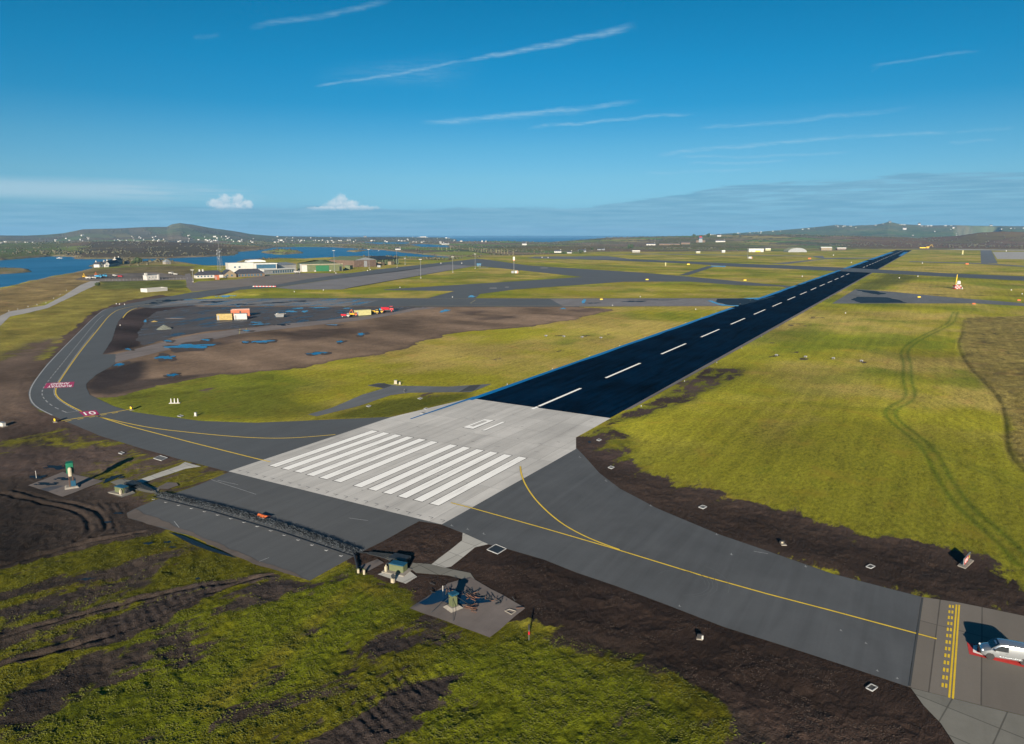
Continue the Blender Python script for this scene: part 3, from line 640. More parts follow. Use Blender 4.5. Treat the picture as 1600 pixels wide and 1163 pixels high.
for q in ([(430, 520), (500, 514), (575, 512), (560, 521), (490, 530), (455, 533)], [(290, 530), (340, 522), (400, 524), (360, 536), (300, 545)], [(330, 497), (440, 489), (420, 500), (340, 505)], [(740, 498), (800, 494), (790, 499), (750, 502)], [(725, 488), (760, 485), (760, 489), (735, 491)], [(895, 484), (925, 482), (935, 485), (905, 487)]):
    zone(q, 5, mcol=(0.062, 0.045, 0.038), mud=2.2, amp=9, k=0.75)
for (x, y, a, b) in ((780, 562, 12, 2.5), (874, 549, 14, 2.5), (896, 547, 8, 2), (830, 572, 6, 1.5), (895, 525, 40, 1.5), (660, 618, 35, 5), (325, 610, 25, 5), (460, 617, 14, 4), (370, 654, 35, 3), (280, 650, 22, 3), (950, 522, 6, 1.5)):
    zone([(x - a, y), (x - a * .4, y - b), (x + a * .6, y - b), (x + a, y), (x + a * .3, y + b), (x - a * .5, y + b)], 1.6, mcol=(0.075, 0.055, 0.040), mud=0.25, amp=2.5, k=0.7)
zone([(500, 655), (600, 625), (735, 612), (735, 622), (620, 650), (600, 653)], 3, gcol=(0.092, 0.098, 0.010), amp=2)
zone([(160, 618), (300, 600), (420, 600), (520, 640), (480, 650), (400, 658), (300, 655), (205, 640)], 6, gcol=(0.105, 0.115, 0.012), amp=6, k=0.8)
zone([(200, 470), (300, 459), (370, 454), (350, 461), (240, 470)], 5, mcol=(0.08, 0.062, 0.055), mud=0.8, amp=3)
# right of the runway
zone([(1165, 575), (1110, 575), (1040, 606), (960, 652), (903, 684), (905, 705), (930, 735), (970, 740), (1010, 745), (990, 712), (1000, 690), (960, 665), (1030, 648), (1100, 620), (1160, 590)], 3.0, gcol=(0.115, 0.12, 0.012), mcol=(0.052, 0.036, 0.033), mud=0.12, amp=3, rough=0.7)
zone([(903, 690), (912, 712), (940, 742), (975, 768), (1030, 796), (1130, 838), (1300, 897), (1439, 933), (1500, 942), (1620, 968), (1900, 1030), (1900, 1010), (1620, 935), (1590, 905), (1560, 876), (1480, 858), (1420, 838), (1330, 845), (1290, 822), (1240, 795), (1160, 790), (1080, 765), (1030, 748), (985, 745), (925, 715)], 6.5, mcol=(0.047, 0.033, 0.027), mud=0.85, amp=9, rough=0.8, grow=2.2)
for (x, y, a, b) in ((1213, 557, 12, 2.5), (1240, 551, 14, 3), (1258, 560, 14, 3), (1302, 562, 14, 2.5), (1346, 566, 16, 2.5), (1250, 508, 20, 3), (1275, 497, 14, 2), (1207, 537, 10, 2), (1085, 613, 18, 5), (1105, 603, 20, 4)):
    zone([(x - a, y), (x - a * .4, y - b), (x + a * .6, y - b), (x + a, y), (x + a * .3, y + b), (x - a * .5, y + b)], 1.6, mcol=(0.065, 0.052, 0.035), mud=0.2, amp=2.5, k=0.75)
zone([(1320, 455), (1385, 428), (1440, 432), (1420, 440), (1360, 455)], 8, gcol=(0.10, 0.105, 0.015), amp=6)
rough_f = zone([(1507, 497), (1494, 540), (1510, 569), (1535, 595), (1561, 623), (1569, 646), (1576, 711), (1597, 734), (2100, 760), (2000, 500), (1620, 492)], 2.0, gcol=(0.200, 0.160, 0.045), mcol=(0.100, 0.080, 0.030), mud=-0.22, amp=3, rough=1.0)
# bottom: dark bare soil, and moss/turf clods on the left and centre; foreground shade is put into these colours
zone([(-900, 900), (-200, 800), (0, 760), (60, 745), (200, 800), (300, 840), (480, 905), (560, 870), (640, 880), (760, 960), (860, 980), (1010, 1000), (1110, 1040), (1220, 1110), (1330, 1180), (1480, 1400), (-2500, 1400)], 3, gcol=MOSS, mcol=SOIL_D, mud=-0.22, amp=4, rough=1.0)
zone([(-300, 800), (0, 752), (130, 770), (205, 800), (235, 825), (200, 838), (120, 845), (30, 870), (-200, 900)], 2.5, mcol=(0.034, 0.026, 0.022), mud=1.0, amp=3, rough=0.9, grow=2.2)
zone([(560, 868), (655, 812), (700, 822), (765, 852), (900, 896), (1130, 982), (1321, 1043), (1421, 1078), (1500, 1170), (1540, 1300), (1420, 1300), (1250, 1170), (1175, 1100), (1090, 1045), (1000, 1000), (900, 972), (830, 958), (740, 935), (640, 950), (600, 900)], 2.0, mcol=(0.040, 0.027, 0.022), mud=1.15, amp=3, rough=0.9, grow=2.2)
zone([(860, 975), (960, 985), (1040, 1020), (1000, 1040), (880, 1010)], 4, mcol=(0.062, 0.042, 0.032), mud=1.0, amp=3, k=0.7)
zone([(250, 965), (420, 925), (560, 885), (650, 920), (640, 960), (480, 1060), (300, 1163), (60, 1163), (100, 1080)], 3, gcol=MOSS_B_SHADED, mud=-0.75, amp=4, k=0.9)
zone([(700, 1020), (860, 1000), (1000, 1040), (1100, 1120), (1150, 1200), (760, 1200), (640, 1130)], 3, gcol=MOSS_B_SHADED, mud=-0.45, amp=4, k=0.8)
for q in ([(230, 940), (330, 905), (360, 915), (260, 960), (150, 1010), (150, 985)], [(0, 1090), (120, 1040), (160, 1050), (40, 1110)], [(520, 1120), (620, 1040), (720, 1040), (640, 1130), (540, 1180)], [(560, 1010), (620, 985), (640, 1010), (590, 1040)], [(0, 960), (100, 930), (90, 950), (0, 990)], [(380, 905), (480, 912), (430, 925), (350, 935)]):
    zone(q, 1.5, mcol=(0.034, 0.027, 0.025), mud=0.5, amp=3)
zone([(560, 900), (640, 930), (620, 945), (560, 925), (500, 985), (440, 1040), (330, 1120), (300, 1110), (430, 1010), (520, 930)], 1.5, gcol=(0.095, 0.085, 0.008), mud=-0.6, amp=1.5, k=0.8)
ga_, gb_ = G(0, 1000), G(480, 890); an_ = math.atan2(gb_[1] - ga_[1], gb_[0] - ga_[0]); SU = X * math.cos(an_) + Y * math.sin(an_); SV = -X * math.sin(an_) + Y * math.cos(an_)
fgz = sstep(-3, 3, sdist(X, Y, GL([(-900, 880), (0, 850), (200, 838), (480, 908), (560, 900), (640, 940), (765, 1000), (1200, 1110), (1400, 1400), (-2500, 1400)]), 8))
stk = fbm(SU / 5.5, SV, 2.6, 4, 201) * 3.4 + fbm(SU / 2, SV, 9.0, 3, 202) * 2.4
MUD += fgz * (stk * 0.85 - 1.6 * (aa - 0.05) - 0.12)
# wheel tracks in the right field
TRK = GL([(1493, 488), (1491, 492), (1487, 504), (1473, 512), (1445, 525), (1422, 538), (1411, 551), (1418, 566), (1417, 595), (1424, 615), (1419, 626), (1388, 641), (1396, 657), (1427, 680), (1453, 703), (1471, 740), (1484, 760), (1505, 791), (1547, 826), (1581, 857), (1600, 880)])
TRK2 = GL([(1388, 641), (1320, 638), (1260, 630)]); TRK3 = GL([(1440, 690), (1500, 722), (1600, 760), (1700, 800)])
def smoothline(pts, it=2):
    for _ in range(it):
        q = [pts[0]]
        for a, b_ in zip(pts, pts[1:]): q += [(a[0] * .75 + b_[0] * .25, a[1] * .75 + b_[1] * .25), (a[0] * .25 + b_[0] * .75, a[1] * .25 + b_[1] * .75)]
        pts = q + [pts[-1]]
    return pts
TRK = smoothline(TRK)
d = pdist(X, Y, TRK, 12)
tm = np.exp(-((d - 1.2) / 0.6) ** 2)[:, None] * 0.6
GCOL *= 1 - tm * np.array((0.85, 0.60, 0.7))
tm = np.exp(-(d / 2.3) ** 2)[:, None] * 0.25; GCOL[:] = GCOL * (1 - tm) + np.array((0.11, 0.125, 0.012)) * tm
for q in (TRK2, TRK3):
    d2 = pdist(X, Y, smoothline(q), 9); tm = np.exp(-((d2 - 1.2) / 1.0) ** 2)[:, None] * 0.4; GCOL[:] = GCOL * (1 - tm) + np.array((0.095, 0.115, 0.012)) * tm
DITCH = smoothline(GL([(1507, 499), (1503, 520), (1494, 540), (1510, 569), (1535, 595), (1561, 623), (1569, 646), (1570, 680), (1576, 711), (1597, 734)]))
d3 = pdist(X, Y, DITCH, 8); tm = np.exp(-(d3 / 0.7) ** 2)[:, None] * 0.45; GCOL[:] = GCOL * (1 - tm) + np.array((0.045, 0.040, 0.014)) * tm
# mowing stripes between the tracks and the ditch
mow = zone([(1425, 545), (1490, 545), (1560, 640), (1575, 730), (1480, 700), (1430, 640)], 6, k=1.0)
st_ = 0.5 + 0.5 * np.sin((d3) * 2 * np.pi / 3.4 + 3 * n_mid); dd = mow * (d3 < 7.9)
GCOL *= (1 - 0.0 * dd)[:, None]
cu_, su_ = math.cos(R(20)), math.sin(R(20)); stv = 0.5 + 0.5 * np.sin((X * cu_ + Y * su_) * 2 * np.pi / 3.2 + 5 * n_big)
GCOL *= (1 - 0.16 * mow * stv)[:, None]
MCOL *= np.clip(svar, 0.45, 1.9)[:, None]
GCOL *= (1 + 0.05 * np.sin(X * 2 * np.pi / 5.2 + 2 * n_mid) * (A0 > azel(900, 600)[0] - 0.0))[:, None]
GCOL *= np.clip(1 + 0.75 * fbm(X, Y, 32, 5, 301) + 0.5 * rough_f * fbm(X, Y, 2.6, 3, 303) * 2, 0.5, 1.6)[:, None]
lf_ = (A0 < azel(420, 460)[0]) * (np.hypot(X, Y) > 230); GCOL *= np.clip(1 + lf_ * 1.1 * fbm(X, Y, 9, 4, 302), 0.5, 1.7)[:, None]
# ---- far country: patchwork of fields, heath, woods
A_ = np.arctan2(X, Y); Rr = np.hypot(X, Y)
aL, aM = azel(640, 368)[0], azel(850, 368)[0]
far_start = np.interp(A_, [azel(q, 368)[0] for q in (-400, 0, 300, 520, 700, 760, 860, 960, 1100, 1300, 1340, 1600, 2000)],
                      [900, 1000, 1250, 1500, 1300, 1500, 1750, 2100, 2200, 2300, 2750, 2750, 2750])
fm = sstep(0, 120, Rr - far_start + n_far * 260)
cs = 150.0; wx = X + 120 * fbm(X, Y, 240, 3, 51); wy = Y + 120 * fbm(X, Y, 240, 3, 52)
ca, sa = math.cos(0.5), math.sin(0.5); ux = (wx * ca - wy * sa) / (cs * 1.7); uy = (wx * sa + wy * ca) / cs
hid = (np.floor(ux).astype(np.int64) * 92821 + np.floor(uy).astype(np.int64) * 68917) & 1023; hv = ((hid * 7919) % 1009) / 1009.0
pal = np.array([(0.050, 0.075, 0.016), (0.085, 0.098, 0.022), (0.120, 0.100, 0.035), (0.060, 0.048, 0.030), (0.036, 0.045, 0.020), (0.095, 0.072, 0.045), (0.055, 0.085, 0.020), (0.078, 0.070, 0.030)])
fc = pal[(hv * 7.99).astype(int)] * 1.9
ex = np.minimum(ux - np.floor(ux), 1 - (ux - np.floor(ux))) * cs * 1.7; ey = np.minimum(uy - np.floor(uy), 1 - (uy - np.floor(uy))) * cs
hedge = 1 - sstep(4, 12, np.minimum(ex, ey)); fc = fc * (1 - hedge[:, None]) + np.array((0.030, 0.034, 0.018)) * hedge[:, None]
heath = sstep(0.0, 0.16, fbm(X, Y, 420, 5, 61))[:, None]
fc = fc * (1 - heath * 0.85) + (np.array((0.135, 0.090, 0.055)) * (1 + 0.9 * fbm(X, Y, 60, 3, 62))[:, None]) * heath * 0.85
GCOL[:] = GCOL * (1 - fm[:, None]) + fc * fm[:, None]; MUD[:] = np.where(fm > 0.5, -1.6, MUD)
def fzone(q, f, c, k=1.0, amp=30, mud=None): zone(q, f, gcol=c, amp=amp, k=k, mud=mud)
fzone([(110, 400), (150, 381), (300, 380), (370, 392), (365, 400), (250, 404), (125, 404)], 40, (0.062, 0.045, 0.030), 0.85)
fzone([(-100, 398), (0, 383), (105, 384), (100, 399), (0, 404)], 40, (0.062, 0.085, 0.020), 0.75)
fzone([(1320, 388), (1330, 380), (1620, 380), (1640, 389)], 60, (0.105, 0.058, 0.034), 0.75)
fzone([(1000, 388), (1040, 381), (1130, 381), (1180, 386), (1160, 390)], 40, (0.098, 0.085, 0.022), 0.7)
fzone([(1270, 378), (1340, 378), (1340, 380.5), (1260, 380.5)], 40, (0.05, 0.10, 0.02), 0.9)
fzone([(760, 388), (840, 384), (960, 386), (930, 392), (780, 394)], 40, (0.085, 0.075, 0.020), 0.6)
mt = sstep(4800, 6000, Rr)[:, None]; n_mt = fbm(X, Y, 260, 5, 71)[:, None]
hillc = np.where(A_[:, None] < azel(900, 368)[0], np.array((0.070, 0.072, 0.052)), np.array((0.055, 0.090, 0.034))) * (1 + 1.2 * n_mt)
rk = sstep(60, 130, H)[:, None] * 0.6; hillc = hillc * (1 - rk) + np.array((0.085, 0.080, 0.070)) * rk
GCOL[:] = GCOL * (1 - mt * 0.7) + hillc * mt * 0.7
# thin mown tracks crossing the far turf
for pts, wd in (([(860, 409), (1000, 419), (1085, 424)], 4), ([(900, 396), (1050, 396), (1150, 404)], 5), ([(1437, 403), (1532, 405)], 5), ([(1350, 458), (1600, 463)], 2)):
    d4 = pdist(X, Y, GL(pts), 30); tm = np.exp(-(d4 / wd) ** 2)[:, None] * 0.8; GCOL[:] = GCOL * (1 - tm) + np.array((0.055, 0.060, 0.035)) * tm

# ---- water basins and shores
shore = np.full(X.shape, -1e3)
for q in WATERS: shore = np.maximum(shore, sdist(X, Y, q, 260))
for q in ISLANDS: shore = np.minimum(shore, -sdist(X, Y, q, 260))
sea_m = (A_ > SEA_BEHIND[0]) & (A_ < SEA_BEHIND[1]); sb = sstep(5200, 5600, Rr) * sstep(0, 0.03, A_ - SEA_BEHIND[0]) * sstep(0, 0.03, SEA_BEHIND[1] - A_)
shn = shore + np.clip(Rr / 1500, 0.2, 2.0) * (n_mid * 10 + n_big * 16)
wtr = sstep(-6, 14, shn)
H = H * (1 - sstep(-60, 0, shn)) + wtr * (Z_SEA - 3.0) + 1.2 * np.exp(-((shn + 14) / 9) ** 2) * (Rr > 1500)
H = H * (1 - sb) - 9 * sb
rockm = (np.exp(-((shn + 4) / 9) ** 2) * (Rr > 900) * (Rr < 4500))[:, None] * (0.55 + 0.45 * sstep(-0.1, 0.2, n_big)[:, None])
GCOL[:] = GCOL * (1 - rockm) + np.array((0.20, 0.165, 0.105)) * rockm
H += kk * (aa * (0.10 + 0.85 * ROUGH) * (1 + 0.0 * MUD)) - 0.02
# wheel ruts and furrows in the wet ground at lower left
U1 = smoothline(GL([(0, 770), (60, 785), (130, 800), (145, 830), (120, 845)])); U2 = smoothline(GL([(-60, 900), (120, 850), (200, 836)])); U3 = smoothline(GL([(0, 1040), (180, 990), (300, 930), (420, 900)])); U4 = smoothline(GL([(310, 1163), (440, 1030), (560, 925), (600, 905)])); U5 = smoothline(GL([(-50, 1010), (120, 960), (260, 925), (400, 905)]))
for q, a in ((U1, 1.0), (U2, 0.8), (U3, 0.8), (U4, 0.45), (U5, 0.6)):
    for off in (0.0, 2.1):
        dq = pdist(X, Y, [(x + off * 0.5, y + off) for x, y in q], 6) + 0.5 * n_hi
        H -= kk * 0.20 * a * np.exp(-(dq / 0.38) ** 2) - kk * 0.08 * a * np.exp(-((dq - 0.8) / 0.35) ** 2)
        MUD += 1.3 * a * np.exp(-(dq / 0.9) ** 2) * (kk > 0.1)
for q in ([(230, 940), (330, 905), (360, 915), (260, 960), (150, 1010), (150, 985)], [(520, 1120), (620, 1040), (720, 1040), (640, 1130), (540, 1180)], [(140, 770), (200, 790), (190, 835), (130, 830)]):
    fmk = sstep(-1, 2, sdist(X, Y, GL(q), 6)); ang = R(70)
    H += kk * fmk * 0.05 * np.sin((X * math.cos(ang) + Y * math.sin(ang) + n_mid * 2) * 2 * np.pi / 1.15)
dk = pdist(X, Y, DITCH, 8); H -= 0.28 * np.exp(-(dk / 0.6) ** 2) * (Rr < 420)
# keep clear of every sheet
H = np.where(pd < 0.25, np.minimum(H, -0.04), H)

def grid_mesh(name, i0, i1, **tg):
    n = i1 - i0
    vs = np.stack([X, Y, H], 1)[i0 * NA:i1 * NA]
    a = np.arange((n - 1) * NA).reshape(n - 1, NA); bq = np.roll(a, -1, axis=1)
    fs = np.stack([a, a + NA, bq + NA, bq], 2).reshape(-1, 4)
    me = bpy.data.meshes.new(name); me.vertices.add(len(vs)); me.vertices.foreach_set('co', vs.astype(np.float32).ravel())
    me.loops.add(fs.size); me.loops.foreach_set('vertex_index', fs.astype(np.int32).ravel())
    me.polygons.add(len(fs)); me.polygons.foreach_set('loop_start', np.arange(0, fs.size, 4, dtype=np.int32))
    me.update(calc_edges=True); me.polygons.foreach_set('use_smooth', np.ones(len(fs), bool))
    for nm, arr in (('gcol', GCOL), ('mcol', MCOL)):
        at = me.attributes.new(nm, 'FLOAT_COLOR', 'POINT'); c4 = np.ones((len(vs), 4), np.float32); c4[:, :3] = arr[i0 * NA:i1 * NA]; at.data.foreach_set('color', c4.ravel())
    for nm, arr in (('mud', MUD), ('rough', ROUGH)):
        at = me.attributes.new(nm, 'FLOAT', 'POINT'); at.data.foreach_set('value', arr[i0 * NA:i1 * NA].astype(np.float32))
    me.materials.append(MATS['ground']); me.update()
    o = bpy.data.objects.new(name, me); COL.objects.link(o); return tag(o, **tg)
i_split = int(np.searchsorted(RAD, 4900))
grid_mesh('ground', 0, i_split + 1, kind='structure')
grid_mesh('hills', i_split, NR, kind='structure')
def zat(x, y):                                            # ground height at a point (outside the fine relief)
    r = math.hypot(x, y); i = min(NR - 1, int(np.searchsorted(RAD, r))); a = math.degrees(math.atan2(x, y))
    j = int(round((a + 82) / 0.082)) if -82 <= a <= 24 else 0
    return float(H[i * NA + max(0, min(j, len(az_f) - 1))])
# sea sheet
mb = MB(); n = 72; rr_ = [200, 2000, 12000, 90000]; vs = []
for r in rr_: vs += [(r * math.cos(2 * math.pi * i / n), r * math.sin(2 * math.pi * i / n), Z_SEA) for i in range(n)]
mb.add(vs, [(k * n + i, k * n + (i + 1) % n, (k + 1) * n + (i + 1) % n, (k + 1) * n + i) for k in range(3) for i in range(n)])
mb.build('sea_water', mat='sea', kind='structure')

# ------------------------------------------------------------------ pavements
sheet('taxiway_road', P_LEFT, 'asphalt_left', amp=0.12, step=4)
sheet('concrete_apron', P_APRON_B, 'asphalt_brown')
sheet('concrete_bay', P_BAYS[0], 'apron_grey')
sheet('gravel_yard', P_YARD, 'yard_gravel', amp=0.8, step=5)
sheet('gravel_track', P_TRACK, 'track_gravel', amp=0.3, step=5)
sheet('cross_taxiway_road', P_CROSS, 'asphalt_left')
sheet('old_apron', GL([(232, 480), (290, 467.5), (330, 467.3), (455, 467), (520, 467), (592, 469), (560, 478.8), (440, 478.4), (300, 477.3), (262, 478)]), 'apron_wet')
sheet('taxiway_surface', GL([(860, 467.5), (1183, 466.4), (1150, 478.2), (880, 479)]), 'apron_grey')
sheet('crossing_taxiway', P_CRIGHT, 'asphalt_old')
sheet('link_road', P_LINK, 'asphalt_old', amp=0.1)
sheet('taxiway_road', P_RIGHT, 'asphalt', amp=0.10, step=4)
sheet('overrun_road', P_OVER, 'asphalt_overrun', amp=0.15, step=3)
sheet('taxiway_apron', P_BROWN, 'concrete_brown_shaded', amp=0.05)
sheet('old_concrete_apron', P_OLD, 'concrete_old_shaded', amp=0.08)
sheet('runway_shoulder', [(XR - 0.2, 176), (XR + 1.1, 180), (XR + 1.6, 300), (XR + 1.8, 600), (XR + 2, 2650), (XR - 0.2, 2650)], 'shoulder', amp=0.15, step=8)
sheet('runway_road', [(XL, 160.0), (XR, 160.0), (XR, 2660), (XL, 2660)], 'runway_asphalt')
sheet('runway_threshold', P_THRESH, 'concrete_new', amp=0.05, step=6)
sheet('crossing_runway', P_DRUN, 'asphalt_far')
sheet('far_taxiway', GL([(1060, 430.5), (1083, 423), (1105, 416.2), (1125, 415.8), (1115, 417.3), (1075, 430.5)]), 'asphalt_far')
sheet('far_taxiway', GL([(1200, 412.6), (1287, 404.6), (1270, 401.5), (1272, 400), (1286, 400), (1288, 403), (1372, 402.8), (1370, 404), (1289, 405.2), (1230, 412.8)]), 'asphalt_old')
sheet('far_taxiway', GL([(940, 399), (1000, 396.6), (1100, 397.8), (1270, 400), (1270, 400.9), (1100, 398.8), (1000, 397.6)]), 'asphalt_old')
sheet('far_taxiway', GL([(1422, 408.3), (1532, 411.2), (1600, 415.5), (1760, 424), (1760, 426), (1600, 417.2), (1532, 412.8), (1420, 409.6)]), 'asphalt_old')
sheet('far_taxiway', GL([(1532, 391.5), (1549, 391.5), (1559, 412), (1533, 411.6)]), 'asphalt_old')
sheet('far_apron', GL([(1551, 394), (1760, 393), (1760, 407), (1558, 405)]), 'concrete_far')
sheet('perimeter_road', GL([(1290, 389.2), (1450, 388.6), (1620, 391), (1620, 392), (1450, 390.2), (1290, 390)]), 'concrete_far')
sheet('side_apron', GL([(823, 403.5), (835, 401.2), (950, 400.5), (990, 405.8), (900, 405.3), (835, 404)]), 'asphalt_old')
sheet('access_road', GL([(289, 428.5), (297, 427.5), (303, 440), (300, 446), (292, 447)]), 'track_gravel')
sheet('coast_path', GL([(-60, 508), (0, 494), (15, 487), (70, 477.5), (100, 462), (125, 446), (142, 439.5), (156, 439.5), (153, 444.5), (135, 452.5), (112, 464), (75, 481.5), (38, 490.5), (15, 495), (0, 510), (-60, 545)]), 'concrete_far', amp=0.2)
# paths and pads
sheet('concrete_path', GL([(666, 889), (722, 845), (723, 833), (763, 851), (742, 856), (705, 886), (690, 889)]), 'concrete_path', amp=0.05)
sheet('concrete_path', GL([(645, 880), (672, 882), (735, 896), (745, 911), (700, 900), (650, 896), (640, 888)]), 'concrete_old_shaded', amp=0.15)
sheet('concrete_path', GL([(212, 752), (280, 728), (289, 722.5), (314, 729.5), (290, 733), (218, 757)]), 'concrete_path', amp=0.05)
sheet('concrete_slab', PAD_R, 'concrete_pad', amp=0.1, step=2)
sheet('concrete_slab', PAD_L, 'concrete_pad', amp=0.1, step=2)
sheet('concrete_slab', GL([(590, 898), (630, 885), (652, 902), (634, 913)]), 'concrete_path')
sheet('concrete_slab', GL([(166, 770), (200, 762), (212, 771), (190, 778)]), 'concrete_old_shaded')
sheet('concrete_slab', GL([(172, 754), (188, 749), (214, 752), (250, 764), (245, 772), (200, 765)]), 'concrete_old_shaded', amp=0.2, step=2)
sheet('concrete_slab', GL([(243, 764), (262, 754), (276, 755), (279, 759), (262, 765)]), 'concrete_pad', amp=0.2, step=2)
sheet('concrete_slab', GL([(560, 886), (590, 874), (600, 880), (576, 893)]), 'concrete_pad', amp=0.2, step=2)
sheet('concrete_slab', GL([(600, 873), (615, 868), (635, 876), (625, 884)]), 'concrete_old_shaded', amp=0.2, step=2)
# darker relaid panels and a light seam
sheet('asphalt_patch', GL([(575, 602), (600, 599), (612, 603), (600, 607.5)]), 'patch_asphalt')
sheet('asphalt_patch', GL([(717, 613), (735, 602.5), (752, 601.5), (740, 611)]), 'patch_asphalt')
sheet('asphalt_patch', GL([(1440, 934.5), (1443, 935), (1423, 1074), (1419.5, 1073)]), 'patch_asphalt')
0 and sheet('asphalt_patch', GL([(300, 723.5), (357, 737.5), (362, 739), (420, 722), (414, 720.5), (357, 735.5)]), 'asphalt_left')

sheet('dust_film', GL([(199, 803), (212, 796), (236, 807), (290, 829), (350, 853), (415, 881), (440, 889), (483, 907), (420, 888.5), (365, 869), (300, 838), (240, 822), (200, 810)]), 'dust', amp=0.3, step=1.5)
# damp film and puddles
def blob(cx, cy, a, b, rot=0.0, n=22, rag=0.28, z=0.0):
    """ragged puddle outline: photo centre, half sizes in photo px, on the ground"""
    out = []; ph = [random.uniform(0, 6.28) for _ in range(4)]
    for i in range(n):
        t_ = 2 * math.pi * i / n; k = 1 + rag * (0.5 * math.sin(2 * t_ + ph[0]) + 0.35 * math.sin(3 * t_ + ph[1]) + 0.35 * math.sin(5 * t_ + ph[2]) + 0.2 * math.sin(8 * t_ + ph[3]))
        x, y = a * k * math.cos(t_), b * k * math.sin(t_); out.append(G(cx + x * math.cos(rot) - y * math.sin(rot), cy + x * math.sin(rot) + y * math.cos(rot)))
    return out
ZP = [0.080]
def puddle(poly, mat='puddle'):
    big = len(poly) < 16
    ZP[0] += 0.0004; sheet('puddle', poly, mat, z=ZP[0], amp=1.2 if big and mat == 'puddle_dark' and math.hypot(*poly[0]) > 300 else 0.0, step=5)
def hug(cx, cy, a, b, mat='puddle', rot=0.0, rag=0.5):
    if mat == 'puddle' and 500 < cy < 600: sheet('damp_ground', blob(cx + 2, cy + .4, a * 1.45, b * 1.6, rot, rag=.5), 'damp')
    puddle(blob(cx, cy, a * .85, b * .85, rot, n=34, rag=rag), mat)
    if a > 9: puddle(blob(cx + a * 1.1, cy - b * .5, a * .35, b * .35, rot, rag=.4), mat); puddle(blob(cx - a * 1.15, cy + b * .3, a * .22, b * .3, rot, rag=.4), mat)
for q in ((295, 541.5, 28, 4.2, -.04), (257, 559, 12, 3.2), (186, 570, 9, 2.2, -.2), (269, 586.5, 9, 2.2), (262, 533, 6, 1.6), (322, 531.5, 7, 1.5), (410, 534, 13, 2.2, -.05), (383, 534.8, 5, 1.5), (495, 552.5, 12, 2, -.05), (531, 534.2, 5, 1.6), (564, 522.5, 7, 1.8, -.1),
          (695, 486, 8, 2, -.1), (880, 482.5, 6, 0.8), (737, 463.5, 7, 1.5), (352, 463.2, 12, 1.5), (455, 487, 8, 1.6), (476, 487, 6, 1.4), (467, 482, 8, 1), (500, 480.8, 12, 0.8), (543, 482, 7, .8), (372, 478.9, 5, .5), (400, 534 - 30, 9, 1), (385, 517, 8, .8), (912, 471.5, 3.5, 3.6),
          (405, 507, 12, 1.0), (227, 502, 2, 3), (200, 546, 5, 1.2), (520, 508, 8, .8)):
    hug(*q[:4], rot=q[4] if len(q) > 4 else 0)
for q in ((88, 731, 15, 3.5), (58, 746.5, 10, 3.5), (72, 757, 14, 3), (174, 748.5, 14, 3.6, -.35), (100, 749, 12, 2.5), (232, 850, 9, 2, -.2), (262, 848, 6, 2), (135, 906, 10, 2, -.2), (168, 817, 6, 2), (1140 / 4 * 0 + 921, 691.5, 3.5, 1.6), (270, 856, 6, 1.6), (310, 905, 6, 2), (185, 803, 7, 2),
          (440, 508, 10, 1.2), (330, 472, 14, 1.2), (265, 470, 16, 1.6), (240, 474, 10, 1.2), (430, 473.5, 16, 1.0), (470, 471, 14, .8), (380, 476, 14, .8), (925, 474, 10, .8), (990, 471.5, 14, 1.2), (1020, 469, 30, .5)):
    hug(*q[:4], mat='puddle_dark', rot=q[4] if len(q) > 4 else 0)
puddle(GL([(262, 832), (285, 838), (305, 846), (330, 857), (352, 865), (372, 874), (350, 868.5), (325, 861), (300, 852), (283, 843)]), 'puddle_dark')
puddle(GL([(1120, 467.5), (1187, 466.2), (1212, 463), (1200, 467), (1160, 477), (1140, 477.5), (1118, 472)]), 'puddle_dark')
puddle(GL([(1105, 470), (1112, 470), (1124, 475), (1140, 477.4), (1155, 477.5), (1153, 479), (1128, 478), (1115, 474)]))
puddle(GL([(1160, 466.2), (1185, 465.5), (1188, 466.8), (1172, 467.6)]))
puddle(GL([(1330, 469), (1340, 464), (1385, 465), (1405, 469), (1418, 473.5), (1345, 474)]), 'puddle_dark')
puddle(GL([(1337, 453), (1365, 455), (1385, 459), (1372, 461), (1350, 457)]), 'puddle_dark')
# wet strip standing against the left edge of the runway (broken by the side turnings)
def xy_strip(y0, y1, w0, w1, mat='wet_edge', x0=XL):
    n = max(2, int((y1 - y0) / 12)); L = []; Rt = []
    for i in range(n + 1):
        y = y0 + (y1 - y0) * i / n; w = (w0 + (w1 - w0) * i / n) * (1 + random.uniform(-.18, .18)); L.append((x0 - 0.1, y)); Rt.append((x0 + w, y))
    puddle(L + Rt[::-1], mat)
xy_strip(166, 475, 1.7, 2.6); xy_strip(545, 720, 3.2, 3.4); xy_strip(735, 1070, 3.5, 4.5); xy_strip(1120, 1500, 5, 7); xy_strip(1560, 2300, 7, 10)
xy_strip(140, 170, 0.35, 1.2, x0=XL - 0.3)
xy_strip(1900, 2350, -6, -10, x0=XR)
puddle(GL([(1110, 415.3), (1135, 416), (1132, 417.5), (1112, 416.8)]))
# damp stain on the slab in front
puddle(GL([(654, 944), (668, 936), (678, 926), (700, 921), (722, 925), (740, 931), (760, 936), (768, 942), (742, 945), (716, 946), (700, 944), (690, 941), (675, 946), (664, 947)]), 'wet_film')

# ------------------------------------------------------------------ painted markings (thin sheets)
ZM = 0.055
def marks(name, mb, mat): return mb.build(name, mat=mat, kind='structure')
def G3(px, py, z=ZM): x, y = G(px, py); return (x, y, z)
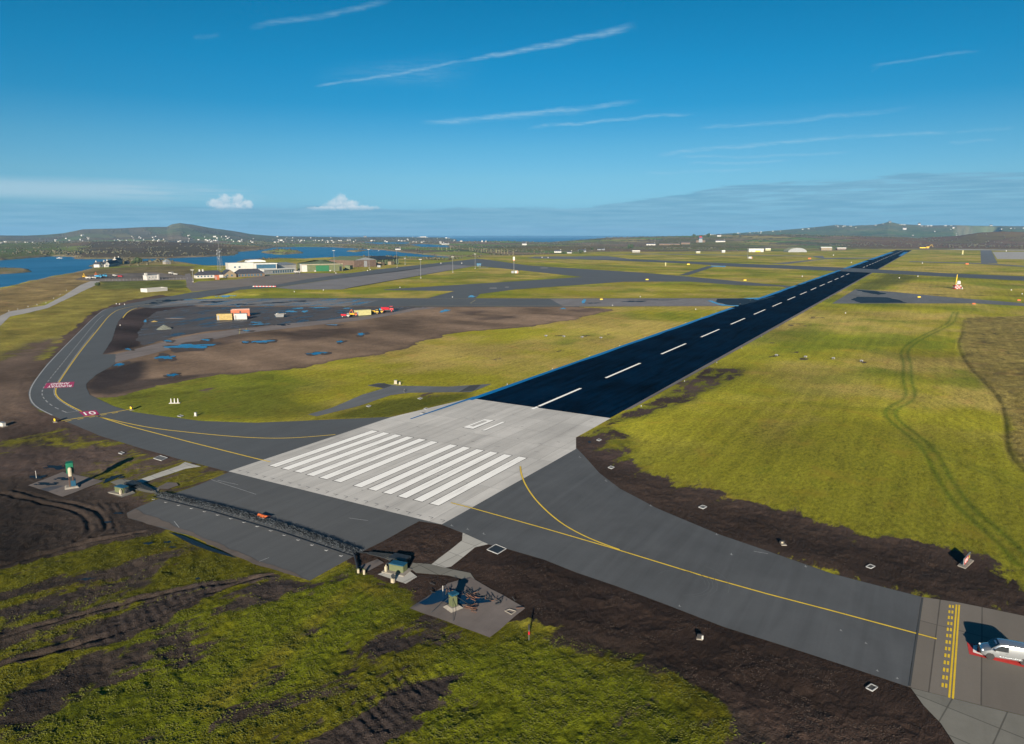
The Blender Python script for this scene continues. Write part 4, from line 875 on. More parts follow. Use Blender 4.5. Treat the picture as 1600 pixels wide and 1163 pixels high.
# twelve threshold bars with dark outlines
x_first = XL - 1.6; W_ = 1.95
bars = MB(); outl = MB()
for i in range(12):
    x0 = -115.0 + i * 3.62 + (1.75 if i > 5 else 0)
    y0, y1 = 95.3 + random.uniform(-.1, .1), 126.9 + random.uniform(-.1, .1)
    outl.box(x0 + W_ / 2, (y0 + y1) / 2, ZM - 0.005, W_ + 0.34, y1 - y0 + 0.4, 0.002)
    bars.box(x0 + W_ / 2, (y0 + y1) / 2, ZM - 0.001, W_, y1 - y0, 0.002)
marks('threshold_outline_marking', outl, 'black_outline'); marks('threshold_marking', bars, 'white_paint')
dash = MB(); y = 169.8
dash.box(-91.6, 183.3, ZM - .001, 0.9, 27.5, 0.002)
dash.box(-91.6, 167.3, ZM - .001, 0.9, 3.2, 0.002)
y = 216.3
while y < 2600: 960 < y < 1130 or dash.box(-91.4, y + 16.2, ZM - .001, 0.9, 32.5, 0.002); y += 56.5
marks('centre_line_marking', dash, 'white_paint')
def digits(corn_px, text, mat, nm, z=ZM): return text_mesh(nm, text, mat, [Vector(G(*c)) for c in corn_px], z, kind='structure')
# runway number 01
ol = MB(); nb_ = MB()
def quadpx(mb, pts, z): mb.add([(*G(*q), z) for q in pts], [(0, 1, 2, 3)])
o4 = [(723.5, 668.2), (739.2, 670.6), (772.0, 657.2), (756.8, 655.2)]; i4 = [(734, 665.9), (739.4, 666.8), (761.4, 658.4), (756.0, 657.6)]
for k in range(4):
    a, b_, c_, d_ = o4[k], o4[(k + 1) % 4], i4[(k + 1) % 4], i4[k]; quadpx(nb_, (a, b_, c_, d_), ZM + .003)
quadpx(nb_, [(753, 673), (758, 673.3), (789.5, 659.8), (784.5, 659.3)], ZM + .003); quadpx(nb_, [(781, 661), (784.8, 661.4), (787.5, 660.2), (784, 659.7)], ZM + .004)
quadpx(ol, [(722.3, 668.5), (739.5, 671.4), (773.8, 657.2), (756.5, 654.8)], ZM - .004); quadpx(ol, [(752, 673.2), (758.4, 673.8), (790.6, 659.7), (784.3, 659)], ZM - .004)
quadpx(ol, [(734.3, 665.8), (739.2, 666.6), (761.0, 658.4), (756.2, 657.7)], ZM - .002)
marks('runway_number_outline_marking', ol, 'black_outline'); marks('runway_number_marking', nb_, 'white_paint')
inn = MB(); quadpx(inn, [(734.8, 665.7), (739.0, 666.4), (760.5, 658.4), (756.4, 657.8)], ZM + .001); marks('number_infill_marking', inn, 'concrete_new')
# yellow lines
def P2(l): return GL(l)
ye = MB(); bl = MB()
for pts in ([(704.5, 786), (736, 794), (850, 826), (955, 856.5), (1100, 901), (1200, 929), (1300, 955), (1463.5, 999)],):
    line_mb(ye, P2(pts), 0.28, ZM, smooth=0); line_mb(bl, P2(pts), 0.40, ZM - .003, smooth=0)
for pts in ([(813, 729), (814, 740), (820, 757), (835, 780), (860, 805), (887, 825), (925, 844), (968, 859.5)],):
    line_mb(ye, P2(pts), 0.28, ZM + .002); line_mb(bl, P2(pts), 0.40, ZM - .002)
for pts, s_ in (([(151, 650.5), (200, 666), (300, 692), (400, 717), (422, 722)], 0), ([(152, 651), (190, 660), (240, 670), (300, 676.5), (345, 681), (400, 685), (450, 685.3), (490, 682.5), (524, 679.5)], 2), ([(127, 643), (105, 632), (88, 620.5), (86, 610), (92, 597), (125, 549.5), (150, 519), (175, 487.5), (200, 480), (245, 474)], 2)):
    line_mb(ye, P2(pts), 0.34, ZM, smooth=s_)
line_mb(ye, P2([(192, 497), (198, 489), (206, 484), (214, 481.5)]), 0.5, ZM)
marks('taxiway_line_marking', ye, 'yellow_paint'); marks('taxiway_line_edging_marking', bl, 'black_outline')
hb = MB(); line_mb(hb, P2([(96, 658), (150, 649), (201, 640.5)]), 0.45, ZM + .004, smooth=0); line_mb(hb, P2([(102, 659), (152, 650.5), (190, 643.8)]), 0.4, ZM + .004, dash=(1.4, 1.4), smooth=0)
line_mb(hb, P2([(88, 617), (92, 623), (107, 634), (131, 645)]), 0.35, ZM + .004, dash=(1.0, 1.2))
marks('hold_bar_marking', hb, 'yellow_paint')
wl = MB()
line_mb(wl, P2([(82, 649.3), (60, 639), (48.5, 628), (45.5, 615), (51, 600), (76, 567), (126, 517), (146, 497), (161, 485), (176, 480)]), 0.35, ZM)
line_mb(wl, P2([(123, 643.5), (103, 633), (86, 621), (83.5, 610), (90, 597), (122.5, 549.5), (147, 519)]), 0.22, ZM)
line_mb(wl, P2([(104, 645.3), (123, 642.6)]), 0.25, ZM, smooth=0)
line_mb(wl, P2([(104, 645), (87, 638), (75, 630), (66, 620), (65.5, 610), (75, 596), (92, 575), (153, 499), (163, 492)]), 0.30, ZM, dash=(3.2, 2.6))
marks('edge_line_marking', wl, 'white_worn')
# mandatory paint: RUNWAY AHEAD and 01, read by traffic coming from the far left
pk = MB(); quadpx(pk, [(73, 599), (116.5, 596.8), (114.5, 605.3), (68, 607.3)], ZM + .004); quadpx(pk, [(123, 644), (150, 641.5), (156, 648.5), (132, 651)], ZM + .004); marks('mandatory_panel_marking', pk, 'pink_paint')
digits([(112.5, 601.6), (75, 602.8), (73.5, 606.4), (111, 605.0)], 'RUNWAY', 'white_paint', 'runway_ahead_lettering', ZM + .008)
digits([(109, 597.8), (80, 599.4), (78.5, 602.2), (108, 600.9)], 'AHEAD', 'white_paint', 'runway_ahead_lettering', ZM + .008)
digits([(147, 642.8), (129.5, 644.8), (134, 649.4), (151.5, 647.4)], '01', 'white_paint', 'runway_designator_lettering', ZM + .008)
# runway holding position on the brown concrete
hp = MB()
def lerp2(a, b, u): return (a[0] + (b[0] - a[0]) * u, a[1] + (b[1] - a[1]) * u)
T1, B1 = G(1494.5, 945.5), G(1483, 1091); T2, B2 = G(1498.8, 945.8), G(1488.8, 1092.5); T3, B3 = G(1484.3, 945.5), G(1472, 1080); T4, B4 = G(1489, 946), G(1477.5, 1081)
line_mb(hp, [T1, B1], 0.19, ZM, smooth=0); line_mb(hp, [T2, B2], 0.19, ZM, smooth=0)
for a, b_ in ((T3, B3), (T4, B4)):
    n = 13
    for k in range(n): line_mb(hp, [lerp2(a, b_, (k + .05) / n), lerp2(a, b_, (k + .56) / n)], 0.21, ZM, smooth=0)
marks('holding_position_marking', hp, 'yellow_bright')
RB = [(1510.8, 1004.5), (1514.5, 1023), (1600, 1043.5), (1640, 1052), (1636, 1034), (1560, 1014)]
rp = MB(); rp.add([(*G(*q), ZM) for q in RB], [tuple(range(6))]); marks('mandatory_panel_marking', rp, 'red_paint')
wo = MB()
line_mb(wo, P2([(1524, 1010), (1520.5, 1015), (1522, 1020), (1530, 1023), (1548, 1027.5)]), 0.42, ZM + .01)
line_mb(wo, P2([(1524, 1010), (1540, 1013.5), (1552, 1017)]), 0.42, ZM + .01)
marks('mandatory_lettering', wo, 'white_paint')
# surveyors' white ticks along the edges, faint old paint bars
tk = MB()
for (x, y) in ((706, 822), (731, 828), (756, 835), (1143, 867), (1017, 791), (947, 752), (1259, 886), (1120, 836), (1062, 948), (1371, 1049), (1402, 1061), (1353, 1006), (1314, 986), (906, 715)):
    a = G(x - 2.5, y - .5); b_ = G(x + 2.5, y + .8); line_mb(tk, [a, b_], 0.07, ZM, smooth=0); a = G(x - .5, y - 2); b_ = G(x + .3, y + 1); line_mb(tk, [a, b_], 0.07, ZM + .002, smooth=0)
for a, b_ in (((1178, 862), (1200, 866)), ((545, 810), (575, 814)), ((330, 750), (400, 773)), ((340, 751), (372, 758)), ((400, 880), (420, 872)), ((272, 815), (280, 825))):
    line_mb(tk, P2([a, b_]), 0.10, ZM, smooth=0)
marks('survey_marking', tk, 'white_worn')
# old tyre scuffs: circles on the right taxiway
sc_ = MB(); cx0, cy0 = G(1092, 905)
for r_, a0_, a1_ in ((3.9, -1.2, 1.9), (4.4, -.9, 1.2), (3.4, .2, 3.0), (5.0, -.4, .8), (6.5, .0, 1.3)):
    line_mb(sc_, [(cx0 - 2 + r_ * math.cos(t_), cy0 - 2 + r_ * math.sin(t_)) for t_ in np.linspace(a0_, a1_, 14)], 0.07, ZM, smooth=0)
marks('tyre_scuff_marking', sc_, 'asphalt_old')
# shallow joint marks along the south edge of the threshold slab
jm = MB()
for i in range(22):
    x = XL - 4.5 + i * 2.42; jm.box(x, 90.3 + random.uniform(-.2, .2), ZM - .004, 0.9, 0.13, 0.002); jm.box(x + .5, 90.0, ZM - .003, 0.12, 0.8, 0.002)
for _ in range(34): jm.box(random.uniform(-117, -68), random.uniform(88, 166), ZM - .004, random.uniform(.3, 1.3), random.uniform(.08, .22), 0.004, random.uniform(-.3, .3))
marks('slab_repair_marking', jm, 'asphalt_old')
fa = MB()
for (a, b_) in (((735, 474), (743, 469)), ((735, 475), (760, 473.5)), ((375, 514), (374, 522)), ((385, 513), (384.5, 519))): line_mb(fa, P2([a, b_]), 0.5, ZM, smooth=0)
line_mb(fa, P2([(600, 466.8), (900, 467.3)]), 0.7, ZM, smooth=0); line_mb(fa, P2([(640, 478), (1140, 478)]), 0.6, ZM, smooth=0)
marks('old_line_marking', fa, 'yellow_faint')
lp = MB()
for (x, y, a) in ((770, 450.5, 6), (792, 449, 3), (850, 419, 6), (755, 419, 8)): lp.add([(*G(x - a, y + .3), ZM), (*G(x + a, y + .3), ZM), (*G(x + a, y - .4), ZM), (*G(x - a * .8, y - .4), ZM)], [(0, 1, 2, 3)])
marks('worn_patch_marking', lp, 'concrete_far')

# ------------------------------------------------------------------ the van and its painted stand
fw_ = G(1549, 1030.5); rw_ = G(1597, 1039); van_a = math.atan2(fw_[1] - rw_[1], fw_[0] - rw_[0])
lx, ly = -math.sin(van_a), math.cos(van_a)                # van's left
mx, my = (fw_[0] + rw_[0]) / 2 - lx * 0.82, (fw_[1] + rw_[1]) / 2 - ly * 0.82
van = thing('parked_van', 'silver panel van with a driver in a yellow vest, parked over the red painted panel', 'van', (mx, my, ZM), van_a)
ST = [(-2.42, .42, 1.55, .88, .74), (-2.38, .34, 1.84, .93, .78), (-2.20, .30, 1.91, .95, .80), (-1.0, .28, 1.94, .96, .81), (0.2, .28, 1.94, .96, .81), (0.75, .28, 1.90, .96, .79), (1.05, .28, 1.74, .96, .76), (1.35, .28, 1.48, .96, .74),
      (1.62, .28, 1.22, .95, .74), (1.95, .28, 1.12, .93, .72), (2.25, .30, 1.00, .88, .66), (2.45, .34, .82, .78, .60), (2.54, .40, .62, .66, .55)]
def vring(x, zb, zt, w, rw):
    belt = min(1.12, zt - .14); pts = [(w * .90, zb), (w, zb + .12), (w, (zb + belt) / 2), (w * .985, belt), ((w + rw) / 2 * 1.01, (belt + zt - .08) / 2), (rw, zt - .07), (rw * .86, zt - .01), (rw * .4, zt + .012)]
    return [(x, y, z) for y, z in pts] + [(x, -y, z) for y, z in pts[::-1]]
b_ = MB(); vs = []; nr = 16
for s_ in ST: vs += vring(*s_)
fs = [(k * nr + i, k * nr + (i + 1) % nr, (k + 1) * nr + (i + 1) % nr, (k + 1) * nr + i) for k in range(len(ST) - 1) for i in range(nr)] + [tuple(range(nr)), tuple(range((len(ST) - 1) * nr, len(ST) * nr))]
b_.add(vs, fs); vb = b_.build('body', van, 'van_silver', smooth=True)
md = vb.modifiers.new('edge', 'BEVEL'); md.width = 0.02; md.segments = 2; md.limit_method = 'ANGLE'; md.angle_limit = R(35)
ws = MB().add([(0.80, .70, 1.885), (0.80, -.70, 1.885), (1.60, -.80, 1.24), (1.60, .80, 1.24), (1.2, .80, 1.60), (1.2, -.80, 1.60)], [(0, 1, 5, 4), (4, 5, 2, 3)])
for v in range(6): ws.v[v] = (ws.v[v][0] + .02, ws.v[v][1], ws.v[v][2] + .02)
ws.build('windscreen', van, 'glass_dark')
for sgn in (1, -1):
    g_ = MB().add([(1.42, sgn * .955, 1.16), (0.92, sgn * .90, 1.58), (0.62, sgn * .875, 1.76), (-.02, sgn * .875, 1.78), (-.02, sgn * .978, 1.16)], [(0, 1, 2, 3, 4)])
    for i in range(5): g_.v[i] = (g_.v[i][0], g_.v[i][1] + sgn * .012, g_.v[i][2])
    g_.build('side_window', van, 'glass_dark')
    MB().box(1.30, sgn * 1.06, 1.14, .12, .20, .22).build('door_mirror', van, 'black_plastic', bevel=.03)
    MB().box(2.36, sgn * .66, .78, .22, .24, .16).build('headlight', van, 'lamp_clear', bevel=.04)
    MB().box(-2.42, sgn * .84, .95, .06, .12, .55).build('tail_light', van, 'tail_red', bevel=.02)
    MB().box(-.3, sgn * .975, .42, 2.2, .03, .14).build('side_moulding', van, 'van_silver', bevel=.012)
    dh = MB().box(.12, sgn * .985, 1.0, .18, .03, .035).build('door_handle', van, 'black_plastic')
    for wx_ in (1.635, -1.635):
        wh = MB().wheel(wx_, sgn * .84, .335, .335, .23).build('wheel', van, 'rubber', smooth=False)
        rim = MB().wheel(wx_, sgn * .90, .335, .20, .13, 16).build('rim', wh, 'rim_metal')
        arch = MB().wheel(wx_, sgn * .90, .36, .42, .14, 22).build('wheel_arch', van, 'black_plastic')
MB().box(2.50, 0, .36, .12, 1.4, .22).build('bumper', van, 'black_plastic', bevel=.04)
MB().box(2.49, 0, .64, .06, 1.0, .10).build('grille', van, 'black_plastic', bevel=.02)
for s2 in (1, -1):
    MB().box(.35 + 0 * s2, s2 * .83 * .5 + .18, 1.10, .35, .42, .42).build('seat_back', van, 'black_plastic')
# driver, seen through the near window: one continuous small torso and head
dr = MB(); dr.mat('hivis'); prof = [(0, .16, .20), (.25, .18, .23), (.45, .17, .24), (.53, .09, .12), (.57, .06, .06), (.62, .08, .08), (.72, .095, .085), (.81, .07, .065), (.84, .01, .01)]
vs = []; n = 12
for z, rx, ry in prof: vs += [(.45 + rx * math.cos(2 * math.pi * i / n), .90 + ry * math.sin(2 * math.pi * i / n) - .27, .95 + z) for i in range(n)]
dr.add(vs, [(k * n + i, k * n + (i + 1) % n, (k + 1) * n + (i + 1) % n, (k + 1) * n + i) for k in range(len(prof) - 1) for i in range(n)])
dr.mats = ['hivis', 'skin']; dr.mi = [0 if (f[0] // n) < 3 else 1 for f in dr.f]
person = dr.build('person', None, smooth=True, label='driver in a bright yellow-green vest sitting behind the van side window', cat='person')
person.location = (mx, my, ZM); person.rotation_euler = (0, 0, van_a)
# ------------------------------------------------------------------ red location sign beside the holding point
A_s, B_s = G(1505, 885.6), G(1514.6, 874.6); sa_ = math.atan2(B_s[1] - A_s[1], B_s[0] - A_s[0]); Ls = math.hypot(B_s[0] - A_s[0], B_s[1] - A_s[1])
sg = thing('airfield_sign', 'red and black airfield sign on a pale concrete plinth beside bare soil', 'sign', ((A_s[0] + B_s[0]) / 2, (A_s[1] + B_s[1]) / 2, 0.0), sa_)
bp = GL([(1495.9, 884.2), (1508.5, 889), (1521.8, 876.7), (1509.5, 872)])
c0 = Vector(((A_s[0] + B_s[0]) / 2, (A_s[1] + B_s[1]) / 2)); rot = lambda p: ((p[0] - c0.x) * math.cos(-sa_) - (p[1] - c0.y) * math.sin(-sa_), (p[0] - c0.x) * math.sin(-sa_) + (p[1] - c0.y) * math.cos(-sa_))
MB().prism([rot(p_) for p_ in bp], -.1, .10).build('plinth', sg, 'stone_light', bevel=.02)
MB().box(0, 0, .22, Ls, .16, 1.0).build('cabinet', sg, 'galv', bevel=.02)
MB().box(-Ls * .18, -.085, .27, Ls * .58, .015, .9).build('red_panel', sg, 'red_paint')
MB().box(Ls * .30, -.085, .27, Ls * .34, .015, .9).build('black_panel', sg, 'black_outline')
text_mesh('lettering', '01', 'white_paint', [Vector(v) for v in ((-Ls * .40, -.097, .42), (Ls * .04, -.097, .42), (Ls * .04, -.097, 1.02), (-Ls * .40, -.097, 1.02))], 0, sg)
text_mesh('lettering', 'A', 'yellow_bright', [Vector(v) for v in ((Ls * .20, -.097, .42), (Ls * .40, -.097, .42), (Ls * .40, -.097, 1.02), (Ls * .20, -.097, 1.02))], 0, sg)
for s2 in (-.35, .35): MB().box(Ls * s2, 0, .08, .08, .10, .16).build('leg', sg, 'dark_steel')

# ------------------------------------------------------------------ arrester net lying folded across the overrun
NA_, NB_ = G(247, 774.5), G(559, 866.5)
nl = math.hypot(NB_[0] - NA_[0], NB_[1] - NA_[1]); na = math.atan2(NB_[1] - NA_[1], NB_[0] - NA_[0])
net = thing('barrier_net', 'long dark folded aircraft arrester net lying across the tarmac overrun', 'barrier net', (NA_[0], NA_[1], 0.04), na)
b_ = MB(); b_.mat('net_black')
n = 260; row = []; rr = random.Random(3)
cross = 9; vs = []
for i in range(n + 1):
    x = nl * i / n; w = 1.55 + .2 * math.sin(i * .31) + rr.uniform(-.2, .2); endk = min(1, (i + 1) / 6, (n - i + 1) / 6); sag = 1.3 * math.sin(math.pi * i / n)
    for j in range(cross):
        u = j / (cross - 1); vs.append((x + rr.uniform(-.05, .05), sag + (u - .5) * w * (0.4 + .6 * endk), max(0, (math.sin(math.pi * u) ** .7) * .42 * endk + rr.uniform(-.12, .14) * (0 < j < cross - 1))))
b_.add(vs, [(i * cross + j, (i + 1) * cross + j, (i + 1) * cross + j + 1, i * cross + j + 1) for i in range(n) for j in range(cross - 1)])
b_.build('net_bundle', net)
b_ = MB()
for k in range(3400):                                     # loops of webbing standing up out of the bundle
    b_.mat('net_grey' if rr.random() < .42 else 'net_black')
    u = rr.random(); x = nl * u; sag = 1.3 * math.sin(math.pi * u); y = sag + rr.uniform(-.7, .8); z = .28 * (1 - abs(y - sag) ** 2 * .6) + rr.uniform(0, .12)
    a = rr.uniform(0, 3.14); l = rr.uniform(.12, .38); h = rr.uniform(.08, .38); ca_, sa2 = math.cos(a) * l, math.sin(a) * l; t_ = .03
    b_.add([(x - ca_, y - sa2, z), (x, y, z + h), (x + ca_, y + sa2, z), (x - ca_, y - sa2 + t_, z + t_), (x, y + t_, z + h + t_), (x + ca_, y + sa2 + t_, z + t_)], [(0, 1, 4, 3), (1, 2, 5, 4), (0, 3, 4, 1), (1, 4, 5, 2)])
b_.build('webbing', net)
for k in range(15):
    u = (k + .35) / 14.9; MB().box(nl * u, -1.9 + 1.3 * math.sin(math.pi * u), .02, .45, .16, .03).box(nl * u + .2, -1.8 + 1.3 * math.sin(math.pi * u), .02, .12, .35, .04).build('ground_anchor', net, 'white_worn')
b_ = MB(); b_.beam((0, -1.2, .12), (nl * .33, -.35, .12), .05); b_.beam((nl * .33, -.35, .12), (nl * .66, -.35, .12), .05); b_.beam((nl * .66, -.35, .12), (nl, -1.1, .12), .05); b_.build('edge_cable', net, 'net_black')
oc = thing('orange_cover', 'crumpled orange cover draped over the middle of the dark arrester net', 'cover', (*G(411.5, 811), 0.40), na)
b_ = MB(); vs = [((i - 3) * .36 + rr.uniform(-.06, .06), (j - 2) * .33, .22 * math.sin(j * .8) + rr.uniform(0, .14)) for i in range(7) for j in range(5)]
b_.add(vs, [(i * 5 + j, (i + 1) * 5 + j, (i + 1) * 5 + j + 1, i * 5 + j + 1) for i in range(6) for j in range(4)]); b_.build('sheet', oc, 'orange')
MB().beam((-1.0, -.7, .02), (1.1, -.6, .08), .05).build('tie_rope', oc, 'white_paint')
# stanchion machines at both ends of the net
def machine(px, py, rz, mirror, label):
    x, y = G(px, py); t_ = thing('barrier_winch', label, 'winch', (x, y, 0.05), rz, None)
    MB().box(0, 0, -.05, 3.6, 2.4, .20).build('plinth', t_, 'stone_light', bevel=.04)
    MB().box(.2, .1, .17, 2.3, 1.25, 1.0).build('housing', t_, 'green_box', bevel=.05)
    MB().box(.2, .1, 1.17, 2.4, 1.35, .10, top=.92).build('lid', t_, 'blue_lid', bevel=.03)
    b2 = MB().wheel(-1.35 * mirror, .1, .65, .42, .5, 16); b2.box(-1.35 * mirror, .1, .17, .9, .8, .3); b2.build('winch_drum', t_, 'dark_steel')
    MB().box(-1.2 * mirror, -.9, .17, .32, .32, .75).cyl(-1.2 * mirror, -.9, .9, 1.15, .10, .10, 8).build('control_box', t_, 'cream')
    for dx, hh in ((-.6, 1.0), (.8, .8)): MB().beam((dx, .9, .17), (dx, .9, .3 + hh), .05).build('post', t_, 'green_box')
    return t_
mr = machine(620, 893, na + .15, 1, 'green steel winch with a blue lid at the near end of the folded net')
ml = machine(189, 770, na + .1, -1, 'green steel winch with a blue lid beside the far left end of the folded net')
def mast(pa, pb, wa, wb, label):
    A, B = G(*pa), G(*pb); L = math.hypot(B[0] - A[0], B[1] - A[1]); t_ = thing('net_stanchion', label, 'mast', (A[0], A[1], .0), math.atan2(B[1] - A[1], B[0] - A[0]))
    b2 = MB()
    for s2 in (-1, -.33, .33, 1): b2.beam((0, s2 * wa, .55), (L, s2 * wb, .35), .09)
    for k in range(9): u = k / 8; w = wa + (wb - wa) * u; b2.beam((L * u, -w, .5 - .15 * u), (L * u, w, .5 - .15 * u), .05)
    b2.build('lattice', t_, 'dark_steel')
    b2 = MB().prism([(-.6, -wa), (2.2, -wa * .95), (2.2, wa * .95), (-.6, wa)], .25, .75); b2.build('foot_plate', t_, 'dark_steel', bevel=.04)
    MB().beam((L, 0, .35), (L + 1.6, 0, .1), .06).build('tip', t_, 'dark_steel')
mast((632, 879), (576, 867.5), .95, .25, 'dark steel net stanchion lying flat beside the near green winch')
mast((204, 759), (238, 769), .95, .25, 'dark steel net stanchion lying flat beside the far left green winch')
cb = MB(); pts = [G(551, 864), G(554, 872), G(557, 884), G(559, 893)]
for a, b2 in zip(pts, pts[1:]): cb.beam((*a, .45), (*b2, .30), .16)
cb.build('net_cable', mat='net_black', label='thick black cable bundle running from the net end down to the green bollards', cat='cable')
for (x, y, l_) in ((560, 897, 'short pale green bollard at the end of the black net cable'), (569, 898, 'short pale green bollard a step right of the black net cable')):
    b_ = thing('bollard', l_, 'bollard', (*G(x, y), .0)); MB().cyl(0, 0, -.1, .75, .17, .17, 12).build('post', b_, 'cream'); MB().cyl(0, 0, .75, .85, .2, .1, 12).build('cap', b_, 'green_box')
sg_ = thing('cable_sheave', 'pale green pulley unit standing in front of the near winch slab', 'pulley', (*G(614, 910), .0)); MB().box(0, 0, -.1, .5, .4, .7).build('stand', sg_, 'cream', bevel=.04); MB().wheel(.1, 0, .9, .35, .18, 14).build('pulley', sg_, 'dark_steel')
# tall green cabinet on the left slab
gx, gy = G(112.7, 761.5)
gt = thing('mast_cabinet', 'tall post carrying a bright green cabinet and a cream tank over a puddled slab', 'cabinet', (gx, gy, 0.07), R(-28))
MB().box(0, 0, -.1, 2.6, 2.6, .35, top=.7).build('base', gt, 'stone_light'); MB().box(-.1, .3, .2, 1.1, .8, 1.1).build('base_unit', gt, 'blue_lid', bevel=.05)
b_ = MB()
for a, c_ in ((-.35, -.35), (.35, -.35), (-.35, .35), (.35, .35)): b_.beam((a, c_, .2), (a * .8, c_ * .8, 3.0), .07)
for z in (.9, 1.7, 2.4): b_.beam((-.33, -.33, z), (.33, -.33, z + .5), .035); b_.beam((.33, .33, z), (-.33, .33, z + .5), .035)
b_.build('post_frame', gt, 'rust'); MB().box(.05, .1, .3, .5, .5, 2.7).build('column', gt, 'dark_steel')
MB().box(-.15, 0, 2.85, 1.55, 1.2, 2.0).build('green_cabinet', gt, 'green_bright', bevel=.04)
MB().cyl(1.05, .0, 2.5, 3.9, .36, .36, 14).cyl(1.05, 0, 3.9, 4.15, .36, .15, 14).build('tank', gt, 'cream'); MB().beam((.4, 0, 3.2), (1.0, 0, 3.2), .05).build('bracket', gt, 'dark_steel')
# matching column on the near slab
nx_, ny_ = G(708, 950); nc_ = thing('cable_column', 'short green column with cable arms on a pale foot in the stained near slab', 'column', (nx_, ny_, 0.07), R(-20))
MB().box(0, 0, -.05, 2.0, 2.0, .35, top=.6).build('foot', nc_, 'stone_light'); MB().box(0, 0, .3, .85, .8, 1.5).build('housing', nc_, 'green_box', bevel=.04); MB().box(0, .1, 1.8, 1.0, 1.1, .22).build('lid', nc_, 'blue_lid', bevel=.04)
for a, l_, z in ((2.9, 2.6, 1.75), (.1, 3.2, 1.6), (-1.75, 3.0, 0.1), (-.6, 3.6, .15), (2.3, 1.6, 1.9)):
    MB().beam((0, 0, 1.8), (l_ * math.cos(a), l_ * math.sin(a), z), .035).build('cable_arm', nc_, 'dark_steel')
wd = thing('scrap_frame', 'rusty tangle of bent rods lying on the near stained slab', 'scrap', (*G(738, 951), .07), 0)
b_ = MB(); rr = random.Random(9); p_ = [(rr.uniform(-1.3, 1.6), rr.uniform(-1.2, 1.0), rr.uniform(.05, .5)) for _ in range(12)]
for i in range(11): b_.beam(p_[i], p_[i + 1], .035)
b_.build('rods', wd, 'rust')
wd2 = thing('cable_heap', 'heap of dark cables and rusty fittings along the far side of the near slab', 'scrap', (*G(740, 934), .07), R(10))
for _ in range(60):
    b_ = MB(); mt_ = 'rust' if rr.random() < .35 else 'dark_steel'; x, y = rr.gauss(0, 2.6), rr.gauss(0, .55); b_.beam((x, y, rr.uniform(0, .3)), (x + rr.uniform(-.9, .9), y + rr.uniform(-.4, .4), rr.uniform(0, .6)), .05).build('rod', wd2, mt_)
fr_ = MB(); c4_ = GL([(789, 956), (796, 953.5), (806, 956.5), (799, 961.5)])
for i in range(4): fr_.beam((*c4_[i], .12), (*c4_[(i + 1) % 4], .12), .07)
fr_.build('pit_cover', mat='stone_light', label='small pale square pit frame at the right end of the stained slab', cat='pit frame')
pf = thing('marker_pole', 'thin red and black marker pole standing in the soil right of the near slab', 'pole', (*G(826.5, 1001), 0.0)); MB().cyl(0, 0, -.1, 2.0, .035, .035, 8).build('pole', pf, 'galv'); MB().cyl(0, 0, .8, 1.15, .11, .11, 10).build('red_band', pf, 'machine_red'); MB().cyl(0, 0, 1.4, 2.05, .12, .10, 10).build('black_head', pf, 'black_plastic')
def pole_small(px, py, h, lab): t_ = thing('marker_pole', lab, 'pole', (*G(px, py), 0.0)); MB().cyl(0, 0, -.1, h, .05, .04, 8).build('pole', t_, 'white_wall'); MB().cyl(0, 0, h, h + .08, .07, .05, 8).build('cap', t_, 'white_wall')
pole_small(57, 748, 1.5, 'thin white pole standing in the blue puddle left of the green cabinet'); pole_small(692, 925, .8, 'short white post at the left corner of the near stained slab')
# pit covers
def cover(px, py, a, b2, lab, cat='pit cover', w=.07, mat_='white_worn', inner='asphalt_old'):
    P4 = GL([(px - a, py + b2 * .1), (px - a * .1, py - b2), (px + a, py - b2 * .1), (px + a * .1, py + b2)]); cx_ = sum(p[0] for p in P4) / 4; cy_ = sum(p[1] for p in P4) / 4
    t_ = thing('pit_cover', lab, cat, (cx_, cy_, 0.06)); L_ = [(p[0] - cx_, p[1] - cy_) for p in P4]
    MB().prism([(x * .98, y * .98) for x, y in L_], -.15, .02).build('lid', t_, inner)
    f_ = MB()
    for i in range(4): f_.beam((*L_[i], .03), (*L_[(i + 1) % 4], .03), w, n=4)
    f_.build('frame', t_, mat_)
cover(776, 859, 15, 7.5, 'largest white framed pit cover, beside the concrete path and the tarmac edge', inner='dark_steel', mat_='white_worn')
cover(1362, 1075.5, 9, 5.5, 'black grated pit cover with a pale frame in the soil at the bottom right', inner='black_outline')
cover(1360, 886, 7, 3.2, 'black grated pit cover in the soil left of the red sign', inner='black_outline')
cover(1098, 793, 6.5, 2.8, 'pale pit cover alone in the soil below the middle of the right field')
cover(955, 731, 5, 2.2, 'pale pit cover nearest the corner of the concrete threshold')
cover(936, 688, 4, 1.6, 'small pale pit cover beside a tiny blue pool right of the threshold')
cover(251, 716.5, 11, 4, 'grey rectangular pit cover in the grass above the pale left path', mat_='white_worn')
cover(190, 708.5, 5, 1.8, 'small pale pit cover on the bare ground right of the green cabinet')
cover(662, 646, 5, 1.6, 'pale pit cover in the grass wedge nearest the threshold corner'); cover(666, 639, 4, 1.2, 'second pale pit cover just behind the one nearest the threshold corner'); cover(576, 635, 4, 1.4, 'pale pit cover at the left of the grass wedge'); cover(656.5, 623, 4, 1.3, 'pale pit cover in the brown patch of the grass wedge')
cover(282, 650.5, 5, 1.6, 'pale pit cover on bare soil beside the left taxiway edge')
